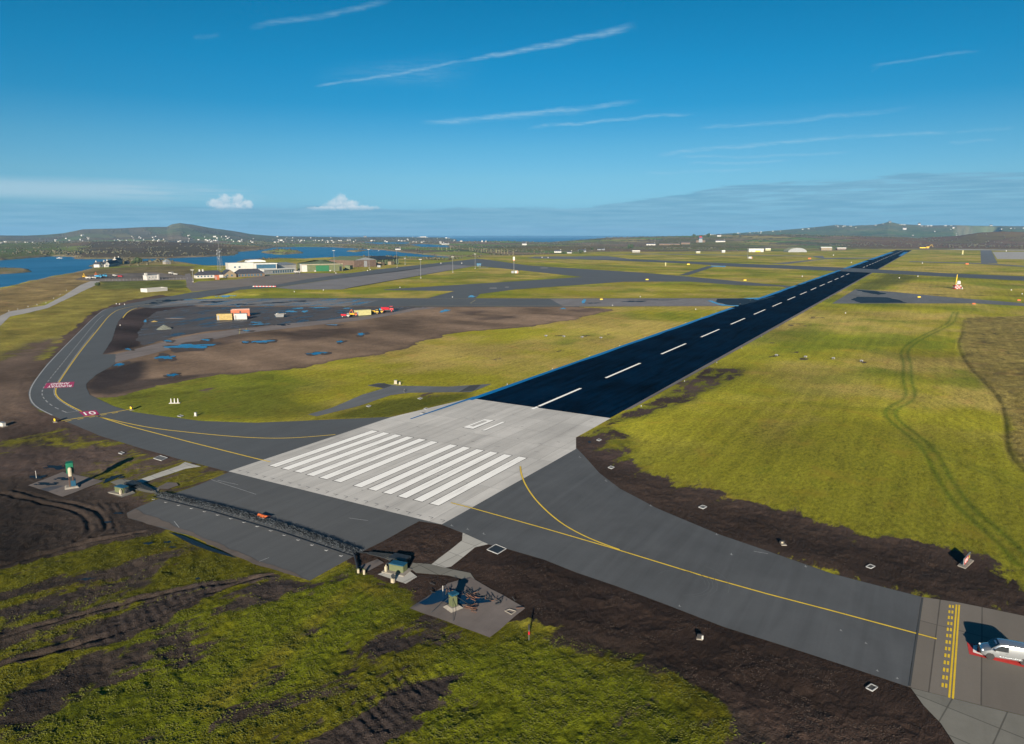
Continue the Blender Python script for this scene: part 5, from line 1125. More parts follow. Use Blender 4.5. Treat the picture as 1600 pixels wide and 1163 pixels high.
# ------------------------------------------------------------------ small airfield fittings
def edge_sign(name, px, py, w, h, lab, panel='yellow_bright', rz=0.0, txt=None):
    t_ = thing(name, lab, 'marker board', (*G(px, py), .0), rz)
    MB().box(0, 0, -.05, w * 1.2, .7, .12).build('plinth', t_, 'stone_light'); MB().box(0, 0, .25, w, .22, h).build('board', t_, panel, bevel=.03); MB().box(0, .16, .25, w * .9, .10, h * .9).build('rear_housing', t_, 'dark_steel')
    for s2 in (-.35, .35): MB().box(w * s2, 0, .07, .07, .12, .2).build('leg', t_, 'dark_steel')
    return t_
def guard_light(px, py, lab, rz):
    t_ = thing('guard_light', lab, 'warning light', (*G(px, py), .0), rz)
    MB().box(0, 0, -.05, 1.5, .8, .12).build('plinth', t_, 'stone_light'); MB().box(0, .12, .35, 1.3, .16, .8).build('backboard', t_, 'black_plastic', bevel=.04); MB().box(0, -.06, .2, .85, .25, .45).build('body', t_, 'yellow_bright', bevel=.05)
    for s2 in (-1, 1): MB().cyl(s2 * .33, -.02, .55, .85, .15, .15, 12).build('lamp', t_, 'yellow_bright')
guard_light(86, 659.5, 'yellow guard light with black backboard at the outer end of the yellow hold bar', R(-15)); guard_light(205, 640.5, 'yellow guard light with black backboard at the inner end of the yellow hold bar', R(-15))
fp = thing('slanted_marker', 'three white slanted posts standing on a white base in the green infield', 'marker frame', (*G(273, 630), 0.0), R(35))
MB().box(0, 0, -.05, 3.0, .8, .16).build('base', fp, 'white_wall')
for k in range(3): MB().box(-.95 + k * .95, 0, .1, .32, .28, 1.25, top=.6).build('post', fp, 'white_wall')
def box_unit(name, px, py, s_, lab, cat='cabinet', mat_='white_wall', rz=.4, grp=None):
    t_ = thing(name, lab, cat, (*G(px, py), 0.0), rz, grp); MB().box(0, 0, -.05, s_[0] * 1.5, s_[1] * 1.6, .12).build('plinth', t_, 'stone_light'); MB().box(0, 0, .07, *s_).build('housing', t_, mat_, bevel=.03); MB().box(0, 0, .07 + s_[2], s_[0] * 1.1, s_[1] * 1.1, .06).build('lid', t_, 'galv'); return t_
box_unit('equipment_box', 306, 650, (.55, .5, .85), 'small white box on a dark soil patch beside the left taxiway bend')
box_unit('equipment_box', 4, 666, (1.6, .8, .9), 'white box on the bare ground at the far left edge of the photo', rz=.1)
box_unit('equipment_box', 618.5, 600, (.9, .7, 1.1), 'larger cream box of the pair at the link road end', mat_='cream'); box_unit('equipment_box', 625, 601, (.5, .5, .8), 'smaller cream box of the pair at the link road end', mat_='cream')
box_unit('equipment_box', 632, 613, (.3, .3, .8), 'slim dark box on the near kerb of the link road', mat_='dark_steel')
lt = thing('ground_light', 'black light fitting with a pale foot in the soil beside the right taxiway middle', 'light fitting', (*G(1223, 851), 0.0), .5)
MB().box(.1, -.1, -.05, .8, .5, .12).build('foot', lt, 'stone_light'); MB().box(-.1, .15, .1, .75, .3, .45).build('housing', lt, 'black_plastic', bevel=.05); MB().box(-.1, -.02, .2, .3, .05, .25).build('lens', lt, 'cream')
lt2 = thing('ground_light', 'black and white light fitting in the soil below the right taxiway', 'light fitting', (*G(1093, 998), 0.0), .3)
MB().box(0, 0, -.05, .7, .5, .12).build('foot', lt2, 'stone_light'); MB().box(0, 0, .1, .6, .3, .5).build('housing', lt2, 'black_plastic', bevel=.05); MB().cyl(.32, -.1, .05, .5, .12, .12, 10).build('lamp', lt2, 'white_wall')
def papi(px, py, lab):
    t_ = thing('approach_light_unit', lab, 'light unit', (*G(px, py), 0.0), 0, 'angle light units beside the runway'); MB().box(0, 0, .45, 1.0, 1.3, .32).build('housing', t_, 'white_wall', bevel=.03)
    MB().box(0, -.66, .5, .8, .04, .2).build('lens', t_, 'glass_dark')
    for a in (-.35, .35): MB().cyl(a, 0, -.05, .48, .05, .05, 8).build('leg', t_, 'galv')
    return t_
L4 = ('outermost', 'second from outermost', 'second from runway', 'nearest to the runway')
for k, (x, y) in enumerate(((853, 526.5), (881, 527.5), (909.5, 528.5), (939, 529.5))): papi(x, y, 'white light unit left of the runway, ' + L4[k] + ' of four')
for k, (x, y) in enumerate(((1346, 566), (1302, 562), (1258.5, 559.5), (1213, 557))): papi(x, y, 'white light unit in the right field, ' + L4[k] + ' of four')
# runway edge lights
el_ = thing('edge_light', 'small white edge light standing in line along the blue left runway edge', 'edge light', (XL - .8, 190, 0), 0, 'edge lights along the left side of the runway')
MB().cyl(0, 0, -.05, .14, .16, .16, 10).build('base', el_, 'galv'); MB().cyl(0, 0, .14, .42, .11, .07, 10).build('lens', el_, 'white_wall')
for k in range(1, 16): dup(el_, (XL - .8, 190 + 31.5 * k, 0))
for k in range(14):
    dup(el_, (XR + 2.4, 184 + 40 * k, 0), label='small white edge light standing in line along the grassy right runway edge', group='edge lights along the right side of the runway')
# white distance markers and lit sign boards in the turf
LOCS = [('white', 957, 478, 'white marker on the far kerb of the grey cross taxiway stub'), ('white', 1000.5, 464.5, 'white marker in the turf above the grey cross taxiway'), ('white', 1087, 484, 'white and black marker in the turf near the runway corner'), ('white', 1321, 490, 'white and black marker in the right field near the runway'),
        ('white', 1253.5, 432.5, 'white marker left of the runway before the crossing runway'), ('white', 1405, 435, 'white marker right of the runway after the crossing runway'), ('white', 1434, 432.5, 'tiny pale marker right of the runway beside the crossing runway'),
        ('white', 1441, 412, 'white marker in the far turf right of the runway'), ('tall', 1040, 416, 'tall cream marker post between the two far taxiways'), ('white', 1580, 454, 'white cube marker at the right edge of the photo'), ('white', 1597, 460, 'white cube marker lying furthest right beside a dark strip'),
        ('yellow', 939.5, 469, 'bright yellow board at the grey start of the cross taxiway'), ('yellow', 1164, 439, 'long amber board beside the taxiway in the middle turf'), ('yellow', 1011, 438, 'dark yellow board on the near edge of the dark taxiway'), ('yellow', 1075.5, 414, 'yellow board before the crossing runway'),
        ('orange', 1265, 405, 'orange and white board beside the far turning'), ('orange', 1521.5, 476, 'orange board at the near kerb of the right taxiway'), ('orange', 1592, 470.5, 'orange board at the right edge beyond the right taxiway'), ('orange', 1511, 413.5, 'brown orange board on the far right taxiway'),
        ('yellow', 1436, 465.5, 'faint yellow board on the right taxiway'), ('white', 1330, 411, 'small white marker left of the runway in the far turf'), ('white', 1302, 399.5, 'tiny white marker in the furthest turf'), ('tall', 1504, 398, 'thin yellow post far right of the runway end'), ('white', 1572, 393, 'small white box on the far pale apron'),
        ('white', 847, 403, 'left one of two tiny white markers at the grey turning'), ('white', 856.5, 403, 'right one of two tiny white markers at the grey turning'), ('white', 505.5, 454, 'white marker in the narrow grass strip by the red and white barrier'), ('white', 625, 450, 'white and brown marker on the round turf island'),
        ('white', 689, 412, 'white marker left of the twin floodlights'), ('white', 721.5, 412, 'white marker between the twin floodlights'), ('white', 182, 475.5, 'first white stone left of the bend'), ('white', 187, 476, 'second white stone left of the bend'), ('white', 195, 476.5, 'third white stone left of the bend'),
        ('white', 525, 427.5, 'white marker before the green hangar'), ('white', 574.5, 423.5, 'larger white marker before the brown hangar'), ('white', 578.5, 422, 'smaller white marker before the brown hangar'), ('white', 707, 465, 'pale marker at the concrete kerb'), ('white', 460, 456.5, 'pale marker on the strip grass edge'), ('white', 188, 509, 'white stone beside the dark soil rim')]
for kind_, x, y, lab in LOCS:
    m_ = mpp(x, y)
    if kind_ == 'white': box_unit('marker_box', x, y, (1.1 * m_, 0.8 * m_, 1.2 * m_), lab, 'marker')
    elif kind_ == 'tall': pp = thing('marker_post', lab, 'marker post', (*G(x, y), 0)); MB().box(0, 0, 0, 1.4 * m_, 1.2 * m_, 5.5 * m_).build('post', pp, 'container_cream'); MB().box(0, 0, 0, 2.4 * m_, 2 * m_, .4 * m_).build('base', pp, 'stone_light')
    else: edge_sign('sign_board', x, y, 4.2 * m_, 1.4 * m_, lab, 'yellow_bright' if kind_ == 'yellow' else 'orange', rz=YAW)
# red and white water barriers across the taxiway at the buildings
for k in range(7):
    x = 397.5 + k * 5.2; y = 448 - .0 * k; m_ = mpp(x, y); o_ = thing('road_barrier', 'red and white plastic barrier block in the row across the taxiway by the buildings', 'barrier', (*G(x, y + .3), 0), YAW, 'row of red and white barrier blocks')
    MB().box(-1.1 * m_, 0, 0, 2.4 * m_, 1.0, 1.3 * m_, top=.8).build('white_block', o_, 'white_wall'); MB().box(1.4 * m_, 0, 0, 2.4 * m_, 1.0, 1.3 * m_, top=.8).build('red_block', o_, 'machine_red')

# ------------------------------------------------------------------ construction yard
def frame(px, py, rz=YAW): return (*G(px, py), 0.03), rz
def container(name, p0, p1, depth, h_px, mat_, lab, zb=0.0, open_=False):
    A, B = G(*p0), G(*p1); L = math.hypot(B[0] - A[0], B[1] - A[1]); a = math.atan2(B[1] - A[1], B[0] - A[0]); m_ = mpp(*p0); h = h_px * m_
    t_ = thing(name, lab, 'container', ((A[0] + B[0]) / 2, (A[1] + B[1]) / 2, 0.05 + zb), a)
    if open_:
        b2 = MB().box(0, .12, .1, L, .08, h - .1).box(0, depth - .12, .1, L, .08, h - .1).box(-L / 2 + .08, depth / 2, .1, .08, depth - .3, h - .1).box(L / 2 - .08, depth / 2, .1, .08, depth - .3, h - .1).box(0, depth / 2, .1, L - .2, depth - .3, .1)
        b2.build('wall', t_, mat_); MB().box(0, .1, h, L, .16, .12).box(0, depth - .1, h, L, .16, .12).box(-L / 2 + .08, depth / 2, h, .16, depth, .12).box(L / 2 - .08, depth / 2, h, .16, depth, .12).build('rim', t_, 'white_wall')
        MB().box(0, .06, .2, .9, .06, h * .75).build('door', t_, 'dark_steel')
    else:
        b2 = MB().box(0, depth / 2, .1, L, depth, h - .1); n_ = int(L / .6)
        for k in range(n_): b2.box(-L / 2 + (k + .5) * L / n_, -.03, .25, .25, .06, h - .5)
        b2.build('wall', t_, mat_); MB().box(0, depth / 2, h, L * 1.01, depth * 1.01, .10).build('roof', t_, 'galv' if mat_ == 'white_wall' else mat_)
        MB().box(-L / 2 + .8, -.05, .15, .9, .06, h * .75).build('door', t_, 'grey_wall')
    for s2 in (-.45, .45): MB().box(L * s2, depth / 2, 0, .3, depth * .9, .12).build('skid', t_, 'dark_steel')
    return t_
container('storage_container', (339, 501), (363, 500.5), 4, 9, 'container_yellow', 'weathered yellow container left of the white one in the gravel yard')
container('storage_container', (366, 500), (386, 499.5), 3.5, 8.5, 'white_wall', 'white container in front of the orange skip in the gravel yard')
container('waste_skip', (361, 495), (390.5, 494), 5, 9.5, 'container_orange', 'open orange skip with a white rim behind the white container', open_=True)
ysk = thing('rubble_skip', 'small grey skip of rubble alone right of the containers', 'skip', *frame(438, 496)); MB().add([(-2, -1.2, .2), (2.2, -1.2, .2), (2.2, 1.2, .2), (-2, 1.2, .2), (-2.9, -1.6, 2.0), (2.9, -1.6, 2.0), (2.9, 1.6, 2.0), (-2.9, 1.6, 2.0)], [(0, 3, 2, 1), (0, 1, 5, 4), (1, 2, 6, 5), (2, 3, 7, 6), (3, 0, 4, 7)]).build('tub', ysk, 'galv')
b_ = MB(); rr = random.Random(4)
for _ in range(26): b_.box(rr.uniform(-2, 2), rr.uniform(-1.1, 1.1), 1.3 + rr.random() * .4, rr.uniform(.4, 1.1), rr.uniform(.3, .8), rr.uniform(.3, .7), rr.random() * 3)
b_.build('rubble', ysk, 'stone_light')
hp_ = MB(); n = 26; rings = 9; vs = [(0, 0, 3.6)]
for k in range(1, rings):
    u = k / (rings - 1)
    for i in range(n): a = 2 * math.pi * i / n; r_ = 4.6 * u * (1 + .12 * math.sin(3 * a + 1) + rr.uniform(-.04, .04)); vs.append((r_ * math.cos(a) * 1.3, r_ * math.sin(a), max(-.1, 3.6 * (1 - u) ** .95 + rr.uniform(-.14, .14) - .1 * u)))
hp_.add(vs, [(0, 1 + i, 1 + (i + 1) % n) for i in range(n)] + [(1 + k * n + i, 1 + (k + 1) * n + i, 1 + (k + 1) * n + (i + 1) % n, 1 + k * n + (i + 1) % n) for k in range(rings - 2) for i in range(n)])
hh_ = hp_.build('gravel_heap', mat='gravel_heap', smooth=False, label='grey cone of gravel at the left side of the construction yard', cat='gravel heap'); hh_.location = (*G(256, 514.5), .03); hh_.rotation_euler = (0, 0, YAW); hh_.scale = (.68, .68, .62)
oh = dup(hh_, (*G(241, 503), .0)); oh.scale = (.34, .34, .2); oh.data = oh.data.copy(); oh.data.materials.clear(); oh.data.materials.append(MATS['container_yellow']); oh['label'] = 'low sandy heap just behind the grey gravel cone'; oh.name = 'sand_heap'
oh2 = dup(oh, (*G(272, 498), .0)); oh2.scale = (1.1, .5, .12); oh2['label'] = 'long low pale spoil heap behind the gravel cone'; oh2.name = 'spoil_heap'; oh2.data = oh2.data.copy(); oh2.data.materials.clear(); oh2.data.materials.append(MATS['track_gravel'])
def machine_truck(name, px, py, L, col, lab, cat, cab='front', body=None, boom=False, cabcol=None, rz=YAW):
    t_ = thing(name, lab, cat, (*G(px, py), .03), rz); s_ = L / 6.0
    MB().box(0, 0, .6 * s_, 5.6 * s_, 1.9 * s_, .35 * s_).build('chassis', t_, 'dark_steel')
    for sx in (-1.9, 1.7):
        for sy in (-.95, .95):
            w_ = MB().wheel(sx * s_, sy * s_, .6 * s_, .6 * s_, .45 * s_, 14).build('wheel', t_, 'rubber'); MB().wheel(sx * s_, sy * s_ * 1.12, .6 * s_, .3 * s_, .3 * s_, 10).build('rim', w_, cabcol or col)
    MB().box(1.6 * s_, 0, .95 * s_, 1.7 * s_, 1.8 * s_, .75 * s_).box(1.5 * s_, 0, 2.4 * s_, 1.5 * s_, 1.6 * s_, .15 * s_).build('cab', t_, cabcol or col, bevel=.05); MB().box(1.5 * s_, 0, 1.7 * s_, 1.45 * s_, 1.55 * s_, .7 * s_).build('windows', t_, 'glass_dark')
    MB().add([(-2.8 * s_, -.9 * s_, 1.0 * s_), (.4 * s_, -.9 * s_, 1.0 * s_), (.4 * s_, .9 * s_, 1.0 * s_), (-2.8 * s_, .9 * s_, 1.0 * s_), (-3.0 * s_, -1.1 * s_, 2.1 * s_), (.6 * s_, -1.1 * s_, 2.0 * s_), (.6 * s_, 1.1 * s_, 2.0 * s_), (-3.0 * s_, 1.1 * s_, 2.1 * s_)], [(0, 3, 2, 1), (4, 5, 6, 7), (0, 1, 5, 4), (1, 2, 6, 5), (2, 3, 7, 6), (3, 0, 4, 7)]).build('body', t_, body or col)
    if boom: MB().beam((-.5 * s_, 0, 2 * s_), (-1.5 * s_, 0, 4.6 * s_), .18 * s_).beam((-1.5 * s_, 0, 4.6 * s_), (-3.4 * s_, 0, 2.2 * s_), .14 * s_).build('boom', t_, col); MB().box(-3.4 * s_, 0, 1.6 * s_, .8 * s_, .9 * s_, .7 * s_).build('bucket', t_, 'dark_steel')
    return t_
machine_truck('site_vehicle', 540.5, 496, 5.5, 'white_wall', 'white plant vehicle with red markings at the left of the plant line', 'plant vehicle', body='machine_red')
machine_truck('excavator', 553, 494, 5.0, 'orange', 'orange excavator with raised yellow arm left of the long cream container', 'excavator', boom=True, body='machine_yellow')
container('storage_container', (557, 494), (580, 492.5), 4, 8, 'container_cream', 'long pale cream container in the line of parked machines')
machine_truck('dump_truck', 585.5, 490.5, 6.0, 'machine_yellow', 'left yellow dumper just right of the cream container', 'dump truck', boom=False)
machine_truck('dump_truck', 593.5, 489.5, 5.0, 'machine_yellow', 'right yellow dumper beside the red tractor', 'dump truck', body='black_plastic')
machine_truck('tractor', 606.5, 487.5, 8.5, 'machine_red', 'bright red tractor unit at the right end of the plant line', 'tractor', cabcol='machine_red')
machine_truck('site_vehicle', 598, 486, 4.2, 'machine_blue', 'dark blue plant vehicle behind the dumper and the red tractor', 'plant vehicle')
# ------------------------------------------------------------------ buildings across the airfield
def bframe(p0, p1):
    A, B = G(*p0), G(*p1); L = math.hypot(B[0] - A[0], B[1] - A[1]); return ((A[0] + B[0]) / 2, (A[1] + B[1]) / 2, 0.0), math.atan2(B[1] - A[1], B[0] - A[0]), L
def wing(t_, x0, x1, y0, y1, hw, hr, axis, wallm, roofm, over=.4):
    """walls and pitched/flat roof of one wing in the thing's frame"""
    w = MB(); r = MB(); th = .25
    if axis == 'x':
        ym = (y0 + y1) / 2; w.xprism([(y0, -1), (y1, -1), (y1, hw), (ym, hr), (y0, hw)], x0, x1)
        k = (hr - hw) / (ym - y0 + 1e-6); e0 = hw - over * k
        r.xprism([(y0 - over, e0 + .05), (ym, hr + .05), (y1 + over, e0 + .05), (y1 + over, e0 + th), (ym, hr + th + .05), (y0 - over, e0 + th)], x0 - over, x1 + over)
    elif axis == 'y':
        xm = (x0 + x1) / 2; w.yprism([(x0, -1), (x1, -1), (x1, hw), (xm, hr), (x0, hw)], y0, y1); k = (hr - hw) / (xm - x0 + 1e-6); e0 = hw - over * k
        r.yprism([(x0 - over, e0 + .05), (xm, hr + .05), (x1 + over, e0 + .05), (x1 + over, e0 + th), (xm, hr + th + .05), (x0 - over, e0 + th)], y0 - over, y1 + over)
    elif axis == 'hip':
        w.box((x0 + x1) / 2, (y0 + y1) / 2, -1, x1 - x0, y1 - y0, hw + 1); ym = (y0 + y1) / 2; d_ = (y1 - y0) / 2
        r.add([(x0 - over, y0 - over, hw), (x1 + over, y0 - over, hw), (x1 + over, y1 + over, hw), (x0 - over, y1 + over, hw), (x0 + d_, ym, hr), (x1 - d_, ym, hr)], [(0, 3, 2, 1), (0, 1, 5, 4), (1, 2, 5), (2, 3, 4, 5), (3, 0, 4)])
    else:
        w.box((x0 + x1) / 2, (y0 + y1) / 2, -1, x1 - x0, y1 - y0, hw + 1); r.box((x0 + x1) / 2, (y0 + y1) / 2, hw, x1 - x0 + over, y1 - y0 + over, max(.3, hr - hw))
    w.build('wall', t_, wallm); return r.build('roof', t_, roofm)
def windows(t_, xs, y, z, w_, h_, mat_='glazing', nm='window', framem='white_wall'):
    for x in xs:
        f_ = MB().box(x, y - .04, z - .12, w_ + .24, .12, h_ + .24).build(nm, t_, framem); MB().box(x, y - .13, z, w_, .05, h_).build('pane', f_, mat_)
# long bungalow block with slate roofs
loc, a, L = bframe((308, 435.5), (414.5, 432)); k = L / 106.5; m9 = mpp(360, 434)
t_ = thing('slate_roofed_building', 'long low brick building with dark slate roofs and two white chimneys', 'building', loc, a)
X0 = -L / 2
r1 = wing(t_, X0 + 0, X0 + 43 * k, 4, 15, 4.2 * m9, 10.5 * m9, 'hip', 'white_wall', 'slate')
wing(t_, X0 + 41 * k, X0 + 60 * k, 0, 17, 4.5 * m9, 11 * m9, 'y', 'brick_pale', 'slate'); wing(t_, X0 + 60 * k, X0 + 107 * k, 3, 15, 4.5 * m9, 11.5 * m9, 'hip', 'brick', 'slate')
for cx_ in (7, 12): MB().box(X0 + cx_ * k, 9, 8 * m9, 1.4, 1.2, 4.5 * m9).build('chimney', r1, 'white_wall')
windows(t_, [X0 + q * k for q in (3, 8, 13, 18, 23)], 4, 1.2, 1.6, 1.5); windows(t_, [X0 + q * k for q in (46, 53)], 0, 1.4, 1.8, 1.8, framem='stone_light'); windows(t_, [X0 + q * k for q in (66, 71, 76, 81, 86, 91, 96, 101)], 3, .6, 1.8, 2.4, framem='stone_light')
hut = container('storage_container', (336.5, 437.5), (343, 437.3), 4, 6.5, 'container_orange', 'small orange cabin in front of the slate roofed building')
# white terminal block behind
loc, a, L = bframe((361, 430), (435.5, 428)); k = L / 74.5; m9 = mpp(400, 429); X0 = -L / 2
t_ = thing('terminal_building', 'white flat roofed terminal with a blue glass front behind the slate roofs', 'building', loc, a)
wing(t_, X0, X0 + 39 * k, 14, 34, 16 * m9, 16.6 * m9, 'flat', 'white_wall', 'roof_white'); wing(t_, X0 + 38 * k, X0 + 75 * k, 10, 30, 14.2 * m9, 15.4 * m9, 'flat', 'white_wall', 'roof_white', 1.5)
r_ = MB().yprism([(X0 + 34 * k, 16.7 * m9), (X0 + 65 * k, 16.7 * m9), (X0 + 64 * k, 18.5 * m9), (X0 + 56 * k, 20 * m9), (X0 + 44 * k, 20 * m9), (X0 + 36 * k, 19 * m9)], 34.2, 50); r_.build('curved_roof', t_, 'roof_white')
MB().box(X0 + 58 * k, 9.8, 8 * m9, 31 * k, .5, 6 * m9).build('glass_front', t_, 'glazing'); windows(t_, [X0 + 10 * k, X0 + 17 * k], 14, 9.5 * m9, 2.2, 1.8)
loc, a, L = bframe((413, 429.5), (460, 426.5)); m9 = mpp(440, 428); X0 = -L / 2
t_ = thing('departure_hall', 'low long grey roofed hall with a row of blue windows beside the white hangar', 'building', loc, a); wing(t_, X0, -X0, 0, 16, 6.2 * m9, 7.3 * m9, 'flat', 'grey_wall', 'roof_white', 2.0); windows(t_, [X0 + L * q for q in (.30, .38, .46, .54, .62, .70, .78, .86, .94)], 0, 1.2, 2.4, 3.0)
loc, a, L = bframe((435, 427), (467.5, 424.5)); m9 = mpp(450, 425); X0 = -L / 2
t_ = thing('white_hangar', 'plain white walled shed with a shallow grey roof beside the green hangar', 'hangar', loc, a); wing(t_, X0, -X0, 4, 36, 11 * m9, 13.5 * m9, 'x', 'white_wall', 'roof_grey'); MB().box(-L * .32, 3.9, 0, 4, .3, 5).build('door', t_, 'grey_wall')
loc, a, L = bframe((472, 425), (536, 423.5)); k = L / 64; m9 = mpp(500, 424); X0 = -L / 2
t_ = thing('green_hangar', 'wide olive hangar with a bright green sliding door and cream fascia', 'hangar', loc, a)
wing(t_, X0 + 8 * k, -X0, 0, 62, 10.0 * m9, 16.0 * m9, 'hip', 'hangar_olive', 'hangar_roof'); wing(t_, X0, X0 + 8 * k, 0, 12, 10.5 * m9, 11 * m9, 'flat', 'white_wall', 'roof_white')
MB().box(X0 + 31.5 * k, -.3, .2, 20 * k, .5, 8.6 * m9).build('sliding_door', t_, 'hangar_door'); MB().box(0, -.5, 10.2 * m9, L, 1.0, .9 * m9).build('fascia', t_, 'cream'); MB().box(-X0 - 4 * k, -.2, 0, 3.5 * k, .4, 7 * m9).build('side_door', t_, 'hangar_black')
for q in (20.0, 43.5): MB().box(X0 + q * k, -.4, 0, 2.2 * k, .5, 1.6 * m9).build('door_block', t_, 'white_wall')
MB().box(-X0 + .2, 31, 0, .3, 60, 9.5 * m9).build('side_cladding', t_, 'hangar_black')
loc, a, L = bframe((547, 421.5), (551.5, 421)); t_ = thing('green_shed', 'small green lean-to against the dark side of the green hangar', 'shed', loc, a); wing(t_, -L / 2, L / 2, 0, 8, 5, 5.6, 'flat', 'hangar_olive', 'hangar_roof'); MB().box(0, -.1, 0, 1.2, .2, 2.2).build('door', t_, 'hangar_door')
loc, a, L = bframe((553, 418), (588, 416.5)); m9 = mpp(570, 417); t_ = thing('brown_hangar', 'brown panelled hangar with a shallow pale gable and tall sliding doors', 'hangar', loc, a)
wing(t_, -L / 2, L / 2, 0, 60, 10.5 * m9, 15 * m9, 'y', 'hangar_brown', 'hangar_roof', .6)
MB().yprism([(-L / 2, 10.5 * m9), (L / 2, 10.5 * m9), (0, 14.6 * m9)], -.35, -.05).build('gable_front', t_, 'roof_grey')
for q in range(6): MB().box(-L * .42 + q * L * .145, -.25, .1, L * .135, .3, 9.2 * m9).build('sliding_door', t_, 'hangar_brown' if q != 3 else 'grey_wall')
loc, a, L = bframe((589, 415.8), (628, 412.8)); m9 = mpp(610, 414); t_ = thing('dark_roofed_hangar', 'long green hangar with a black roof and small lean-tos furthest along the apron', 'hangar', loc, a)
wing(t_, -L / 2, L / 2, 6, 60, 8.5 * m9, 12.5 * m9, 'x', 'hangar_olive', 'hangar_black', .6)
for q in (-.28, .12): MB().box(L * q, 3, 0, L * .14, 6, 5 * m9).build('lean_to', t_, 'brick_pale'); 
for q in (-.46, -.38, -.15, -.05, .02, .28, .40, .48): MB().box(L * q, 5.6, 0, .7, .7, 8.4 * m9).build('buttress', t_, 'hangar_roof')
box_unit('generator_box', 592.5, 417.8, (5, 3, 3), 'pale box in front of the brown hangar corner', 'cabinet', 'grey_wall')
# sheds on the left
loc, a, L = bframe((229.5, 438), (248.5, 437)); m9 = mpp(240, 437); t_ = thing('white_shed', 'white flat roofed shed with three small windows and a water tank', 'shed', loc, a); wing(t_, -L / 2, L / 2, 0, 7, 6.5 * m9, 7 * m9, 'flat', 'white_wall', 'roof_grey'); windows(t_, [-L * .28, 0, L * .25], 0, 2.4, 1.0, .8); MB().box(-L * .42, 3, 7 * m9, 2.2, 2.2, 2.0).build('water_tank', t_, 'white_wall')
MB().box(L * .45, -.4, 0, 1.6, .8, 5.5).build('porch', t_, 'white_wall')
loc, a, L = bframe((230, 457), (262, 454.5)); m9 = mpp(246, 456); t_ = thing('walled_tank', 'low white walled open tank in the grass below the white shed', 'tank', loc, a)
MB().box(0, .2, -.5, L, .4, 5.0 * m9 + .5).box(0, 8, -.5, L, .4, 5.0 * m9 + .5).box(-L / 2 + .2, 4.1, -.5, .4, 7.4, 5 * m9 + .5).box(L / 2 - .2, 4.1, -.5, .4, 7.4, 5 * m9 + .5).build('wall', t_, 'white_wall'); MB().box(0, 4.1, 1.6, L - .8, 7.3, .3).build('cover', t_, 'hangar_black')
# whitewashed cottages on the point
for (p0, p1, ax, w_, h_, lab) in (((155.5, 418), (161, 417.7), 'y', 4.2, 7.2, 'leftmost whitewashed gable cottage on the shore point'), ((164, 417.7), (170, 417.5), 'y', 4.2, 7.6, 'second whitewashed gable cottage from the left on the point'), ((171, 416.5), (187, 414.5), 'x', 3.6, 7.5, 'long grey roofed cottage with white chimneys behind the two gables'), ((184, 413.8), (192, 412.5), 'x', 6.0, 9.0, 'tall white cottage furthest right on the point')):
    loc, a, L = bframe(p0, p1); m9 = mpp(*p0); t_ = thing('cottage', lab, 'cottage', loc, a); r_ = wing(t_, -L / 2, L / 2, 0, 10 if ax == 'y' else 8, w_ * m9, h_ * m9, ax, 'white_wall', 'slate'); MB().box(L * .3 if ax == 'x' else 0, 4 if ax == 'x' else 8, h_ * m9 - 1, 1.4, 1.4, 2.8).build('chimney', r_, 'white_wall')
    windows(t_, [0] if ax == 'y' else [-L * .3, 0, L * .3], 0, 1.6, 1.4, 1.6)
    if ax == 'x': MB().box(-L * .4, 4, h_ * m9 - 1, 1.4, 1.4, 2.8).build('chimney', r_, 'white_wall')
loc, a, L = bframe((198, 412.5), (203, 412.3)); t_ = thing('stone_barn', 'low grey stone barn between the cottages and the dark tree', 'barn', loc, a); wing(t_, -L / 2, L / 2, 0, 6, 2.6, 4.6, 'x', 'grey_wall', 'slate'); windows(t_, [0], 0, .8, 1, 1.2)
loc, a, L = bframe((259, 413), (267, 412.7)); t_ = thing('stone_barn', 'ruined grey stone barn on the shore right of the dark tree', 'barn', loc, a); wing(t_, -L / 2, L / 2, 0, 8, 3.6, 8.0, 'hip', 'stone_light', 'roof_grey'); windows(t_, [0], 0, .8, 1.2, 1.4)
# lattice mast
ms = thing('lattice_mast', 'tall grey steel lattice radio mast with dishes behind the slate roofed building', 'radio mast', (*G(344.5, 424), 0), .3)
m9 = mpp(344, 424); Hm = 40 * m9; b_ = MB(); nst = 9
def lr(z): return 2.6 * (1 - z / Hm * .62)
for k in range(nst):
    z0, z1 = Hm * .8 * k / nst, Hm * .8 * (k + 1) / nst
    for i in range(4):
        c_ = lambda z, q: (lr(z) * (1, -1, -1, 1)[q % 4], lr(z) * (1, 1, -1, -1)[q % 4], z)
        b_.beam(c_(z0, i), c_(z1, i), .15, 4); b_.beam(c_(z0, i), c_(z1, i + 1), .08, 4); b_.beam(c_(z1, i), c_(z1, i + 1), .08, 4)
b_.build('lattice', ms, 'galv'); MB().beam((0, 0, Hm * .8), (0, 0, Hm), .16).build('antenna', ms, 'galv')
for (x, y, z) in ((2.4, -1.5, .70), (-2.2, -2, .62), (1.8, -2.2, .55), (-2.2, -1.6, .74), (0.5, -2.4, .45)): MB().wheel(x, y, Hm * z, .7, .4, 14).build('dish', ms, 'grey_wall')
MB().box(0, 0, Hm * .66, 5.0, 5.0, .3).box(0, 0, Hm * .5, 5.2, 5.2, .3).build('platform', ms, 'galv')
